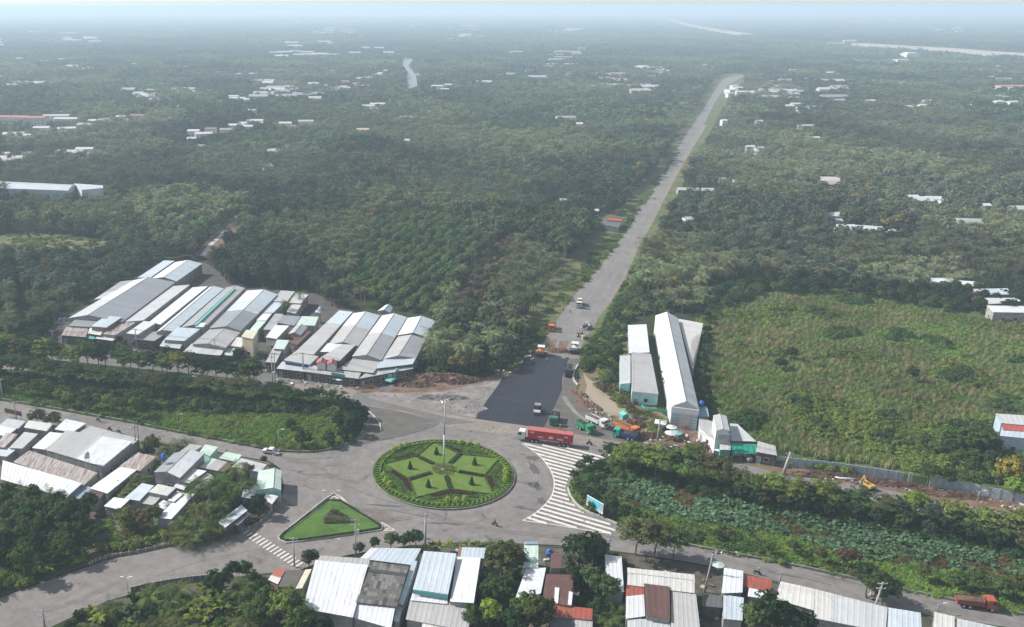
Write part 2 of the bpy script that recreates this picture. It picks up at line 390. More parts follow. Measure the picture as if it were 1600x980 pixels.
def vnoise(X, Y, s, seed):
    """smooth value noise 0..1 in metres"""
    r = np.random.default_rng(seed); T = r.random((256, 256)); x = X / s + 1000; y = Y / s + 1000
    xi = np.floor(x).astype(int); yi = np.floor(y).astype(int); fx = x - xi; fy = y - yi; fx = fx * fx * (3 - 2 * fx); fy = fy * fy * (3 - 2 * fy)
    g = lambda a, b: T[a % 256, b % 256]
    return (g(xi, yi) * (1 - fx) + g(xi + 1, yi) * fx) * (1 - fy) + (g(xi, yi + 1) * (1 - fx) + g(xi + 1, yi + 1) * fx) * fy
def grid_points(x0, x1, y0, y1, step, jit=0.42):
    gx, gy = np.meshgrid(np.arange(x0, x1, step), np.arange(y0, y1, step)); gx = gx.ravel(); gy = gy.ravel()
    return gx + RNG.uniform(-jit, jit, len(gx)) * step, gy + RNG.uniform(-jit, jit, len(gy)) * step
def rows(X, Y, kind_scale, tints, z=0.0, zs=(.8, 1.25)):
    n = len(X); s = kind_scale * RNG.uniform(.78, 1.25, n)
    return np.stack([X, Y, np.full(n, z), RNG.uniform(0, 6.283, n), s, s * RNG.uniform(zs[0], zs[1], n), *tints.T], 1)
# ------------------------------------------------------------ the land: one sheet to the horizon
M_EARTH = ground('undergrowth_soil', [(0.3, (.022, .03, .014)), (0.5, (.035, .048, .02)), (0.7, (.055, .062, .03))], 0.03, second=[(0.0016, .52, .7, (.045, .06, .035)), (0.006, .62, .75, (.06, .065, .04))]); M_EARTH.node_tree.nodes['Principled BSDF'].inputs['Specular IOR Level'].default_value = 0.0
ter = link_mesh('terrain', mesh_from([(-16000, -400, 0), (20000, -400, 0), (20000, 26000, 0), (-16000, 26000, 0)], [(0, 1, 2, 3)], M_EARTH)); ter['kind'] = 'structure'
# outlines in photograph positions
LOWER = [(-700, 530), (0, 540), (60, 530), (80, 507), (105, 488), (180, 452), (215, 430), (245, 408), (320, 408), (340, 446), (390, 448), (485, 456), (500, 480), (525, 484), (600, 480), (690, 500), (672, 560), (655, 586), (690, 592), (770, 584), (815, 562),
         (822, 540), (826, 510), (848, 468), (866, 445), (890, 410), (912, 385), (928, 365), (932, 350), (962, 335), (984, 308), (1018, 268), (1046, 232), (1075, 190), (1098, 152), (1111, 130), (1128, 117), (1178, 111),
         (1172, 126), (1156, 140), (1137, 167), (1120, 202), (1095, 242), (1070, 289), (1056, 318), (1038, 348), (1019, 390), (1006, 415), (985, 450), (975, 480), (985, 500), (1110, 488), (1105, 455), (1180, 440), (1300, 448), (1400, 458), (1460, 455), (1540, 440), (1700, 450), (2600, 480), (2600, 1700), (-1000, 1700)]
CLEAR = [
    [(636, 83), (648, 84), (648, 95), (642, 103), (650, 112), (656, 124), (658, 146), (635, 148), (632, 126), (632, 112), (624, 104), (628, 92)],
    [(-60, 366), (60, 364), (170, 374), (168, 396), (60, 394), (-60, 388)],
    [(300, 402), (330, 368), (368, 345), (388, 348), (350, 380), (326, 402)],
    [(-60, 282), (160, 288), (168, 306), (-60, 304)],
    [(560, 396), (640, 396), (640, 404), (560, 404)],
    [(1055, 293), (1132, 293), (1132, 300), (1055, 300)],
]
ORCHARD = [(590, 345), (650, 335), (745, 358), (752, 385), (720, 440), (690, 500), (600, 480), (545, 455), (560, 400)]
SCRUB = [(752, 400), (790, 372), (812, 385), (790, 440), (760, 500), (705, 508), (720, 450)]
FARROWS = [(885, 170), (960, 140), (1050, 158), (1040, 180), (960, 190)]
PALMY = [[(0, 225), (400, 240), (900, 300), (930, 330), (700, 345), (400, 290), (0, 270)], [(0, 310), (300, 300), (380, 330), (330, 365), (0, 360)],
         [(1440, 340), (1700, 330), (1700, 430), (1480, 440), (1400, 400)], [(1100, 200), (1700, 210), (1700, 330), (1080, 290)], [(1010, 380), (1100, 380), (1120, 440), (1020, 440)]]
# homes and sheds scattered through the trees: (x, y, width px, depth m, wall height, roof colour, rotation)
FARH = []
def fh(x, y, wpx, dep=9, hgt=3.2, col='white', rot=0.0): FARH.append((x, y, wpx, dep, hgt, col, rot))
for a in [(20, 182, 48, 14, 9, 'redtile', -.1), (55, 183, 34, 14, 10, 'redtile', -.1), (88, 180, 40, 16, 5, 'pale', .1), (104, 185, 34, 10, 5, 'white'), (72, 186, 16, 9, 4, 'pale'), (22, 208, 30, 14, 3.4, 'white', .2), (38, 211, 22, 9, 3.2, 'white'), (66, 199, 24, 10), (104, 200, 26, 10, 3.5, 'white', .3), (136, 194, 26, 12, 3.5, 'white', -.1), (150, 188, 22, 9), (163, 186, 16, 8, 3.2, 'grey'), (189, 182, 14, 8, 3.2, 'white'), (200, 187, 12, 8), (216, 180, 22, 9, 3.5, 'rust', -.1),
          (110, 238, 40, 14, 3.6, 'white', .12), (133, 232, 26, 9, 3.4, 'white'), (125, 242, 30, 9, 3.2, 'pale', .1), (98, 237, 16, 9), (45, 241, 18, 9, 3.2, 'white'), (30, 247, 20, 9), (12, 251, 24, 9, 3.2, 'white', .2), (5, 246, 14, 8), (78, 245, 12, 7), (10, 240, 12, 8), (146, 210, 16, 8, 3, 'rust'),
          (303, 204, 18, 10), (318, 208, 26, 12, 3.5, 'white', .25), (330, 201, 18, 9, 3.4, 'rust'), (300, 216, 14, 8), (355, 202, 22, 9, 3.2, 'grey'), (369, 195, 24, 10, 3.5, 'white', .1), (378, 192, 16, 8), (398, 188, 26, 8, 3.2, 'white', .1), (405, 192, 12, 8), (388, 197, 16, 8), (446, 192, 20, 9, 3.4, 'white'), (478, 189, 24, 9, 3.5, 'pale', .1), (458, 197, 10, 6, 3, 'rust'), (314, 228, 12, 6, 3, 'pale'),
          (366, 150, 16, 9), (372, 153, 24, 9, 3.4, 'white', -.1), (384, 155, 12, 8), (340, 158, 12, 8), (362, 171, 14, 8), (408, 150, 14, 8), (448, 140, 18, 8), (471, 137, 22, 10, 4), (440, 141, 12, 8), (395, 172, 14, 8, 3, 'pale'), (282, 166, 8, 8),
          (535, 127, 22, 12, 6, 'rust'), (548, 130, 26, 12, 7, 'redtile'), (560, 122, 16, 10, 5), (566, 134, 22, 10, 4, 'pinkish'), (575, 121, 12, 9, 4), (540, 137, 14, 9), (590, 116, 12, 8), (598, 114, 16, 8, 4), (583, 103, 12, 8, 6), (576, 165, 20, 9, 3.4, 'white'), (590, 162, 24, 9, 3.4), (585, 169, 12, 8, 3, 'pale'), (634, 183, 18, 10, 4, 'white', .1), (567, 202, 20, 7, 3.2, 'pinkish'), (429, 236, 22, 8, 3.2, 'white'), (418, 259, 14, 7, 3.2, 'pale', .4), (636, 219, 8, 6, 3),
          (683, 134, 18, 9), (692, 139, 18, 9, 3.4, 'pale'), (700, 132, 12, 8), (678, 117, 14, 9), (690, 116, 10, 8), (755, 127, 26, 8, 4), (762, 128, 14, 8, 4, 'pale'), (720, 108, 22, 8, 4, 'grey'), (665, 94, 18, 9, 5, 'pale'), (672, 82, 12, 8, 5, 'redtile'), (723, 73, 14, 9, 6), (768, 74, 6, 8, 6), (792, 59, 8, 10), (878, 96, 18, 10, 5), (884, 183, 30, 8, 3.2, 'grey'), (905, 193, 10, 7),
          (955, 115, 14, 8, 3.6), (968, 114, 10, 8), (988, 133, 22, 9, 4, 'pale'), (1005, 132, 20, 12, 6, 'bluegrey'), (1012, 138, 12, 9, 4), (997, 140, 24, 8, 3.4), (963, 132, 20, 8), (975, 134, 14, 8, 3, 'rust'), (945, 131, 10, 7), (1000, 106, 12, 8), (1006, 109, 10, 8), (1050, 101, 16, 9, 5), (1102, 101, 8, 8), (940, 112, 10, 8), (925, 134, 10, 8, 3, 'pale'), (857, 133, 16, 8), (825, 113, 10, 8), (887, 116, 6, 8),
          (1144, 140, 16, 10, 4, 'white', .2), (1153, 137, 14, 10, 4), (1160, 143, 18, 9, 3.6, 'white', -.2), (1141, 146, 10, 8, 3, 'pale'), (1147, 134, 8, 8), (1235, 141, 12, 9, 5, 'bluegrey'), (1240, 152, 14, 7, 3, 'pale'), (1245, 162, 18, 8), (1254, 168, 14, 8, 3.2, 'white'), (1233, 165, 12, 7), (1268, 167, 10, 7), (1260, 196, 20, 9, 3.4, 'pale', .1), (1270, 215, 18, 6, 3.2, 'white'), (1172, 229, 12, 6), (1187, 231, 12, 7, 3, 'pale', .3), (1186, 189, 10, 6), (1131, 188, 8, 7),
          (1290, 113, 26, 9, 4), (1300, 116, 18, 8, 4, 'white'), (1240, 109, 12, 8, 4, 'pinkish'), (1198, 94, 14, 9, 5), (1375, 84, 16, 9, 8, 'pale'), (1408, 93, 16, 10, 14, 'pinkish'), (1460, 107, 18, 10, 5, 'bluegrey'), (1568, 123, 20, 10, 5), (1578, 134, 34, 12, 8, 'orange'), (1583, 141, 36, 10, 4, 'white'), (1560, 141, 14, 10, 4), (1540, 120, 22, 8, 3.6, 'pale'), (1510, 119, 18, 8, 3.4), (1585, 159, 18, 8, 3.4), (1560, 158, 10, 8), (1516, 164, 14, 8), (1440, 164, 10, 7), (1448, 157, 12, 7, 3, 'pale'), (1360, 157, 12, 7), (1310, 156, 16, 7, 3, 'pale'), (1420, 166, 10, 7), (1560, 103, 14, 9, 4, 'pinkish'), (1595, 102, 12, 9), (1585, 125, 22, 8, 4, 'bluegrey'),
          (1296, 281, 26, 9, 4, 'white', -.15), (1300, 287, 26, 7, 3.4, 'pinkish', -.1), (1290, 294, 14, 6, 3.2), (1425, 308, 16, 7, 3.4), (1440, 312, 26, 8, 3.4, 'white', -.1), (1458, 311, 20, 7, 3.4, 'white', -.1), (1472, 313, 12, 8, 3.4), (1512, 347, 32, 7, 3.4, 'pale', -.15), (1302, 336, 22, 7, 3.4, 'white', -.1), (1308, 344, 12, 6, 3.2, 'pale'), (1320, 356, 26, 7, 3.4, 'white', -.1), (1345, 358, 30, 7, 3.4, 'white', -.25), (1362, 359, 26, 6, 3.4, 'white', -.2), (1384, 361, 20, 6, 3.2), (1402, 362, 14, 6, 3.2, 'white'), (1376, 314, 10, 6, 3, 'pale'), (1590, 326, 20, 6, 3.2), (1540, 320, 10, 6, 3), (1075, 341, 12, 7, 3.2, 'pale', .2),
          (1065, 296, 14, 5, 3, 'white'), (1082, 297, 18, 5, 3, 'pale'), (1104, 297, 16, 5, 3, 'white'), (1120, 297, 14, 5, 3.4, 'white'), (1128, 279, 10, 5), (1150, 281, 8, 5), (915, 328, 16, 6, 3.2, 'grey', .1), (931, 328, 8, 5, 3.2), (880, 312, 10, 5), (912, 250, 8, 5),
          (70, 95, 10, 9), (100, 96, 12, 9), (120, 105, 14, 9), (134, 107, 8, 9), (205, 102, 10, 9), (210, 100, 6, 8), (250, 99, 6, 8), (282, 100, 8, 8), (280, 117, 6, 8), (10, 90, 14, 9), (30, 91, 12, 9), (95, 92, 6, 9), (350, 86, 6, 9), (310, 83, 10, 10), (395, 115, 14, 9), (372, 115, 10, 9), (505, 112, 14, 9, 5), (470, 110, 16, 9, 4), (430, 117, 12, 8), (455, 108, 8, 8), (520, 110, 8, 8), (612, 96, 12, 8), (620, 85, 10, 9), (606, 110, 14, 9), (655, 116, 12, 9, 4, 'bluegrey'), (560, 110, 10, 8), (610, 78, 24, 9, 4), (700, 83, 6, 9), (760, 72, 6, 9), (795, 74, 6, 9)]: fh(*a)
FARH_W = []
for (x, y, wpx, dep, hgt, col, rot) in FARH:
    hgt = max(hgt, 5.8) if y < 235 else hgt; p = at(x, y + 0.0, hgt); sc_ = F_PX / (p - Vector((0, 0, CAM_H))).length
    FARH_W.append((p.x, p.y, wpx / sc_, dep * max(1.0, min(2.2, p.y / 800)), hgt, col, rot))

def plots(X, Y):
    """the plain is cut into long orchard plots with ditches between"""
    w_ = vnoise(X, Y, 400, 71) * .5; a = .38 + .0 * X; u = X * np.cos(a) + Y * np.sin(a); v = -X * np.sin(a) + Y * np.cos(a); u = u + 40 * vnoise(X, Y, 500, 72); v = v + 60 * vnoise(X, Y, 700, 73)
    iu = np.floor(u / 62.0); off = ((iu * 0.618) % 1) * 150; iv = np.floor((v + off) / 150.0); return u % 62.0, (v + off) % 150.0, iu * 7.13 + iv * 3.77
def tints(n, X, Y, palm=False):
    """real leaf colours, drifting from stand to stand"""
    a = vnoise(X, Y, 70, 1)[:, None] * .6 + vnoise(X, Y, 23, 2)[:, None] * .4; b = vnoise(X, Y, 300, 3)[:, None]
    dark = np.array([.026, .052, .024]); mid = np.array([.042, .078, .030]); yel = np.array([.085, .112, .036]); gry = np.array([.062, .078, .050])
    c = dark + (mid - dark) * np.clip(a * 1.6, 0, 1); c = c + (yel - c) * np.clip((a - .62) * 2.0, 0, 1) * .8; c = c + (gry - c) * np.clip((b - .5) * 1.2, 0, .6)
    if palm: c = c * .6 + np.array([.085, .108, .055]) * .52
    u, v, pl = plots(X, Y); h1 = (np.sin(pl * 12.9898) * 43758.5453) % 1; h2 = (np.sin(pl * 78.233) * 12543.123) % 1
    c = c * (0.70 + .80 * h1[:, None] ** 1.5) + (h2[:, None] > .72) * np.array([.016, .022, .004]); c = c * np.array([1.08, .98, 1.16])
    c = c * RNG.uniform(.72, 1.35, (n, 1)); c = c * (1 + RNG.normal(0, .06, (n, 3)))
    odd = RNG.random(n) < .025; c[odd] = np.array([.13, .12, .045]) * RNG.uniform(.7, 1.1, (odd.sum(), 1))
    return np.clip(c, .008, .25)
def veg_keep(X, Y, hh=5.0):
    px, py = proj(X, Y); k = (px > -260) & (px < 1860) & (py > 5) & (Y > 60) & ~inpoly(px, py, LOWER)
    qx, qy = proj(X, Y, hh)
    for c in CLEAR: k &= ~inpoly(px, py, c) & ~inpoly(qx, qy, c)
    for (hx, hy, hw, hd, hh_, _, _) in FARH_W:
        # houses stand in small yards, open towards the south
        k &= ~((abs(X - hx * (Y / hy)) < hw * .5 + 2.5) & (Y > hy - hd * .5 - 4 - 6.0 - 6 * (hy > 700) - 16 * (hy > 900)) & (Y < hy + hd * .5 + 2.5))
    return k, px, py
forest = {k: [] for k in ('broadleaf', 'palm', 'dark_round', 'tree_mid', 'palm_mid', 'tree_far', 'palm_far', 'patch', 'bush')}
near_trees = []
def plant_band(y0, y1, step, kt, kp, s0):
    X, Y = grid_points(-.75 * y1 - 60, 1.05 * y1 + 60, y0, y1, step)
    # half of the plots are planted in straight rows
    u, v, pl = plots(X, Y); rw = ((np.sin(pl * 5.37) * 6311.9) % 1) > .45; cr = ((np.sin(pl * 2.11) * 881.3) % 1) > .5; sp = step * 1.35
    du = np.where(rw & ~cr, (np.floor(u / sp) + .5) * sp - u, 0) * .92; dv_ = np.where(rw & cr, (np.floor(v / sp) + .5) * sp - v, 0) * .92; X = X + du * math.cos(.38) - dv_ * math.sin(.38); Y = Y + du * math.sin(.38) + dv_ * math.cos(.38)
    k, px, py = veg_keep(X, Y); X, Y, px, py = X[k], Y[k], px[k], py[k]
    palmy = vnoise(X, Y, 85, 11) * .7 + vnoise(X, Y, 30, 12) * .3
    u_, v_, pl_ = plots(X, Y); palmy += .34 * (((np.sin(pl_ * 4.71) * 9741.17) % 1) - .5)
    for p in PALMY: palmy += .22 * inpoly(px, py, p)
    orch = inpoly(px, py, ORCHARD); scr = inpoly(px, py, SCRUB); ispalm = (palmy > .52 + RNG.uniform(-.12, .12, len(X))) & ~orch & ~scr
    T = tints(len(X), X, Y); T[ispalm] = tints(ispalm.sum(), X[ispalm], Y[ispalm], True)
    T[scr] = np.where(RNG.random((scr.sum(), 1)) < .62, np.array([[.15, .115, .075]]), np.array([[.045, .06, .03]])) * RNG.uniform(.7, 1.3, (scr.sum(), 1))
    sz = s0 * (.8 + .5 * vnoise(X, Y, 45, 14)); sz *= .82 + .4 * ((np.sin(pl_ * 9.1) * 771.3) % 1); sz[scr] *= .6
    keep = ~orch & ~((u_ < 2.2) & (((np.sin(pl_ * 3.3) * 991.7) % 1) > .35)) & ~((v_ < 2.4) & (Y < 900)) & (~scr | (RNG.random(len(X)) < .8))
    for kk, sel in ((kt, keep & ~ispalm), (kp, keep & ispalm)):
        a = rows(X[sel], Y[sel], sz[sel], T[sel]); forest[kk].append(a)
plant_band(170, 470, 4.9, 'broadleaf', 'palm', 1.0)
plant_band(470, 1020, 5.6, 'tree_mid', 'palm_mid', 1.05)
plant_band(1020, 2300, 7.2, 'tree_far', 'palm_far', 1.2)
X, Y = grid_points(-5200, 7400, 2300, 7400, 50, .3); k, px, py = veg_keep(X, Y); X, Y = X[k], Y[k]
X2, Y2 = grid_points(-11000, 15500, 7400, 15000, 110, .3); k, _, _ = veg_keep(X2, Y2); X2, Y2 = X2[k], Y2[k]; forest['patch'].append(rows(X2, Y2, 1.9 * np.ones(len(X2)), tints(len(X2), X2 * .25, Y2 * .25), zs=(.5, .7)))
forest['patch'].append(rows(X, Y, .95 * np.ones(len(X)), tints(len(X), X * .25, Y * .25)))
# the orchard behind the sheds: even rows of round trees
o0, o1 = at(600, 480), at(745, 360); d = (at(725, 345) - at(540, 480)).normalized(); nn = Vector((d.y, -d.x, 0))
oc = at(650, 420); L = []
for i in range(-26, 27):
    for j in range(-44, 45):
        q = oc + nn * (i * 6.2) + d * (j * 3.3) + Vector((random.uniform(-.7, .7), random.uniform(-.7, .7), 0)); L.append((q.x, q.y))
L = np.array(L); px, py = proj(L[:, 0], L[:, 1]); L = L[inpoly(px, py, ORCHARD)]
n = len(L); T = np.array([.078, .135, .045]) * RNG.uniform(.75, 1.25, (n, 1)) * (1 + RNG.normal(0, .05, (n, 3)))
forest['broadleaf'].append(rows(L[:, 0], L[:, 1], .70 * np.ones(n), T))
# ------------------------------------------------------------ ground surfaces
M_ASPH = ground('old_asphalt', [(0.25, (.135, .125, .119)), (0.5, (.165, .154, .148)), (0.75, (.198, .185, .176))], 0.05, rough=.85, second=[(0.16, .60, .70, (.085, .08, .08)), (0.05, .62, .72, (.165, .148, .14))])
M_ASPH2 = ground('worn_asphalt', [(0.3, (.11, .105, .105)), (0.7, (.145, .14, .138))], 0.08, rough=.85, second=[(0.3, .62, .7, (.11, .105, .10))])
M_NEWA = ground('fresh_asphalt', [(0.3, (.021, .024, .034)), (0.7, (.028, .031, .042))], 0.2, rough=.6)
M_GREYR = ground('new_road_base', [(0.25, (.135, .133, .134)), (0.5, (.168, .163, .160)), (0.75, (.208, .198, .188))], 0.06, rough=.9, second=[(0.09, .56, .70, (.205, .185, .165)), (0.25, .66, .72, (.09, .09, .09))])
M_MUD = ground('grey_mud', [(0.25, (.10, .095, .092)), (0.5, (.18, .165, .158)), (0.7, (.28, .255, .24))], 0.14, bump=.6, second=[(0.35, .58, .66, (.085, .08, .078))])
M_GRAV = ground('gravel', [(0.3, (.085, .08, .075)), (0.7, (.125, .117, .108))], 0.3, bump=.5, second=[(.07, .58, .72, (.19, .165, .145))])
M_TAN = ground('pale_dusty_ground', [(0.3, (.16, .14, .125)), (0.7, (.235, .205, .18))], 0.12, bump=.3, second=[(.5, .62, .7, (.13, .115, .10))])
M_BROWN = ground('brown_earth', [(0.25, (.085, .052, .038)), (0.5, (.15, .095, .07)), (0.75, (.25, .175, .13))], 0.35, bump=.8)
M_DRY = ground('dry_ground', [(0.3, (.10, .085, .045)), (0.55, (.17, .13, .085)), (0.75, (.10, .10, .045))], 0.25, bump=.5)
M_LAWN = ground('lawn_grass', [(0.3, (.050, .105, .018)), (0.7, (.078, .150, .026))], 0.25, bump=.5, second=[(.12, .6, .75, (.10, .14, .035))])
M_ROUGH = ground('rough_grass', [(0.3, (.035, .060, .020)), (0.5, (.055, .090, .025)), (0.7, (.085, .115, .040))], 0.14, bump=.8, second=[(.05, .55, .7, (.05, .11, .025))])
M_VERGE = ground('dry_verge_grass', [(0.3, (.05, .075, .028)), (0.5, (.09, .105, .04)), (0.7, (.15, .14, .065))], 0.10, bump=.6)
M_KERB = plain('kerb_concrete', (.36, .35, .33), .85, var=.2, scale=.8)
M_KERBD = plain('stained_concrete', (.17, .165, .15), .85, var=.3, scale=.8)
M_PAINT = ground('road_paint_white', [(.2, (.42, .40, .38)), (.6, (.58, .56, .53))], .5, rough=.7, second=[(.45, .60, .70, (.20, .19, .18)), (2.5, .62, .72, (.30, .28, .27))])
M_PAINTF = plain('road_paint_faded', (.27, .24, .21), .8, var=.25, scale=1.2)
MAIN = [(-80, 612), (0, 626), (100, 643), (210, 663), (300, 681), (400, 700), (440, 707), (490, 708), (530, 702), (556, 690), (571, 670), (572, 645), (562, 628), (500, 618), (420, 611), (200, 592), (-80, 570), (-80, 556), (200, 578), (420, 597), (560, 612), (640, 632), (745, 650), (850, 664), (880, 668), (960, 684), (1010, 692), (1100, 705), (1250, 743), (1370, 758), (1465, 778), (1600, 797), (1800, 826),
        (1800, 870), (1600, 835), (1415, 797), (1300, 768), (1100, 730), (958, 710), (932, 722), (908, 734), (892, 748), (886, 764), (893, 781), (910, 797), (935, 809), (962, 820), (1010, 838), (1075, 853), (1250, 887), (1420, 925), (1600, 962), (1800, 1000),
        (1800, 1040), (1600, 984), (1459, 962), (1319, 938), (1212, 908), (1131, 888), (1075, 878), (1000, 866), (945, 859), (850, 853), (760, 850), (700, 850), (640, 852), (600, 859), (540, 869), (500, 880), (470, 891), (400, 897), (320, 907), (230, 922), (170, 938), (95, 972), (40, 1000), (-60, 1060),
        (-100, 980), (0, 935), (22, 926), (67, 910), (110, 895), (140, 885), (165, 875), (265, 854), (287, 850), (350, 837), (397, 822), (412, 812), (428, 797), (440, 780), (444, 760), (438, 732), (420, 720), (387, 715), (345, 707), (305, 698), (222, 690), (150, 678), (0, 668), (-80, 656)]
ZS = [0.02]
def gsheet(name, px, m, z=None):
    if z is None: ZS[0] += .004; z = ZS[0]
    return sheet(name, px, z, m)
def rings(m):
    """tyre wear following the circle of the carriageway, fading out away from the island"""
    t = m.node_tree; b = t.nodes['Principled BSDF']; old = b.inputs['Base Color'].links[0].from_socket; N = t.nodes.new; L = t.links.new
    sub_ = N('ShaderNodeVectorMath'); sub_.operation = 'SUBTRACT'; L(position(t), sub_.inputs[0]); sub_.inputs[1].default_value = (16.1, 220.6, 0); ln = N('ShaderNodeVectorMath'); ln.operation = 'LENGTH'; L(sub_.outputs[0], ln.inputs[0])
    cb = N('ShaderNodeCombineXYZ'); L(ln.outputs['Value'], cb.inputs[0]); n = noise(t, .55, 4, .7, cb.outputs[0]); r = ramp(t, [(.35, (.80,) * 3), (.65, (1.22,) * 3)]); L(n.outputs[0], r.inputs[0])
    mr = N('ShaderNodeMapRange'); L(ln.outputs['Value'], mr.inputs[0]); mr.inputs[1].default_value = 26; mr.inputs[2].default_value = 44; mr.inputs[3].default_value = .75; mr.inputs[4].default_value = 0
    c2 = mix(t, 1.0, old, r.outputs[0], 'MULTIPLY'); L(mix(t, mr.outputs[0], old, c2), b.inputs['Base Color'])
rings(M_ASPH)
gsheet('main_road', MAIN, M_ASPH)
# edge and beds around the carriageways
MED_L = [(-80, 612), (0, 624), (100, 641), (210, 661), (300, 679), (400, 698), (440, 705), (490, 706), (530, 700), (554, 689), (569, 670), (570, 646), (558, 629), (500, 620), (420, 613), (200, 594), (-80, 572)]
MED_R = [(962, 711), (1100, 731), (1300, 769), (1415, 798), (1600, 836), (1800, 871), (1800, 999), (1600, 961), (1420, 924), (1250, 886), (1075, 852), (1010, 837), (964, 819), (937, 807), (912, 796), (895, 780), (889, 764), (895, 749), (910, 736), (934, 724)]
gsheet('median_ground', MED_L, M_ROUGH); gsheet('wetland_ground', MED_R, M_ROUGH)
gsheet('field_ground', [(1085, 490), (1130, 470), (1300, 450), (1460, 480), (1800, 520), (1800, 800), (1600, 770), (1440, 745), (1240, 715), (1120, 660), (1100, 600)], M_ROUGH)
gsheet('grass_verge', [(838, 546), (851, 531), (868, 504), (898, 461), (936, 420), (972, 370), (997, 330), (1020, 295), (1050, 250), (1072, 210), (1095, 177), (1115, 145), (1124, 130), (1160, 117), (1150, 114), (1124, 117), (1106, 130), (1090, 150), (1066, 185), (1036, 228), (1008, 262), (976, 302), (955, 333), (925, 350), (918, 362), (902, 385), (880, 410), (855, 440), (836, 465), (816, 505), (806, 540), (790, 565), (800, 575)], M_VERGE)
gsheet('grass_verge', [(889, 560), (908, 542), (930, 506), (951, 469), (972, 432), (992, 385), (1015, 345), (1035, 307), (1055, 267), (1077, 230), (1100, 195), (1117, 160), (1130, 142), (1142, 131), (1166, 121), (1172, 124), (1150, 140), (1130, 168), (1112, 203), (1090, 243), (1066, 290), (1050, 322), (1030, 360), (1015, 395), (1000, 430), (985, 470), (985, 640), (960, 640), (925, 610), (905, 590)], M_VERGE)
gsheet('new_road', [(743, 654), (779, 603), (791, 589), (814, 574), (835, 551), (851, 531), (868, 504), (898, 461), (936, 420), (972, 370), (997, 330), (1020, 295), (1050, 250), (1072, 210), (1095, 177), (1115, 145), (1122, 132), (1134, 122), (1160, 116.5), (1163, 120), (1142, 131), (1130, 142), (1117, 160), (1100, 195), (1077, 230), (1055, 267), (1035, 307), (1015, 345), (992, 385), (972, 432), (951, 469), (930, 506), (908, 542), (905, 560), (900, 600), (905, 625), (930, 645), (970, 662), (1020, 680), (1040, 693), (1000, 697), (940, 688), (880, 676), (800, 664)], M_GREYR)
gsheet('sandy_shoulder', [(935, 497), (951, 469), (972, 432), (992, 385), (1015, 345), (1035, 307), (1055, 267), (1077, 230), (1100, 195), (1104, 196), (1082, 232), (1060, 270), (1039, 310), (1020, 348), (997, 388), (977, 434), (955, 471)], M_TAN)
gsheet('rubble_strip', [(845, 549), (905, 556), (911, 540), (895, 536), (858, 530)], M_BROWN)
gsheet('work_yard', [(890, 561), (906, 560), (900, 585), (901, 603), (906, 622), (930, 642), (960, 652), (1000, 668), (1040, 690), (1000, 700), (940, 686), (890, 676), (850, 668), (868, 632), (879, 606), (881, 584)], M_GRAV)
gsheet('fresh_asphalt_strip', [(743, 654), (760, 629), (779, 603), (785, 594), (796, 586), (814, 574), (825, 562), (835, 552), (862, 554), (890, 559), (883, 576), (878.5, 592), (878.5, 608), (868, 632), (858, 651), (850, 668), (800, 663)], M_NEWA)
gsheet('mud_ground', [(564, 614), (622, 611), (690, 611), (746, 598), (771, 592), (785, 590), (779, 601), (765, 620), (743, 652), (716, 649), (690, 643), (645, 634), (577, 623)], M_MUD)
gsheet('earth_ground', [(520, 594), (640, 596), (660, 585), (719, 584), (746, 592), (790, 582), (810, 573), (815, 576), (792, 588), (746, 599), (690, 612), (622, 614), (560, 612), (520, 602)], M_BROWN)
gsheet('dusty_road', [(430, 588), (530, 596), (560, 612), (577, 620), (645, 634), (690, 645), (745, 655), (850, 669), (905, 680), (1010, 697), (1000, 703), (950, 700), (880, 690), (760, 676), (700, 668), (640, 646), (573, 634), (545, 622), (500, 616), (430, 606)], M_TAN)
gsheet('old_carriageway', [(560, 610), (577, 622), (600, 628), (690, 650), (745, 660), (700, 664), (640, 644), (573, 633), (548, 622)], M_ASPH2)
gsheet('gravel_ground', [(573, 635), (611, 640), (690, 659), (679, 666), (663, 672), (611, 686), (589, 689), (560, 696), (572, 680), (578, 655)], M_GRAV)
gsheet('shop_forecourt', [(100, 540), (200, 552), (430, 585), (470, 590), (560, 598), (625, 600), (610, 610), (560, 606), (430, 598), (200, 574), (80, 562), (60, 545)], M_ASPH2)
gsheet('dry_bank', [(905, 590), (925, 575), (985, 560), (985, 600), (1040, 650), (1100, 650), (1130, 700), (1210, 725), (1250, 735), (1240, 745), (1100, 707), (1010, 694), (985, 672), (960, 655), (920, 636), (903, 612)], M_DRY)
gsheet('earth_yard', [(1050, 655), (1090, 655), (1100, 690), (1130, 706), (1110, 712), (1040, 697), (1030, 690), (1040, 675)], M_BROWN)
gsheet('dirt_strip', [(1220, 722), (1300, 736), (1400, 752), (1500, 770), (1620, 790), (1800, 820), (1800, 842), (1600, 806), (1465, 781), (1370, 761), (1250, 744), (1210, 735)], M_BROWN)
gsheet('yard_ground', [(-80, 660), (0, 670), (150, 680), (222, 692), (345, 709), (420, 722), (436, 734), (441, 760), (438, 780), (425, 797), (405, 812), (350, 836), (265, 852), (165, 873), (-80, 960)], ground('yard_soil', [(.3, (.05, .055, .03)), (.5, (.09, .085, .06)), (.7, (.13, .115, .09))], .2))
gsheet('lot_ground', [(60, 1010), (170, 940), (320, 909), (470, 893), (600, 861), (700, 852), (850, 855), (1000, 868), (1131, 890), (1319, 940), (1459, 964), (1800, 1042), (1800, 1300), (60, 1300)], ground('lot_soil', [(.3, (.04, .042, .03)), (.5, (.075, .068, .055)), (.7, (.14, .12, .10))], .3))
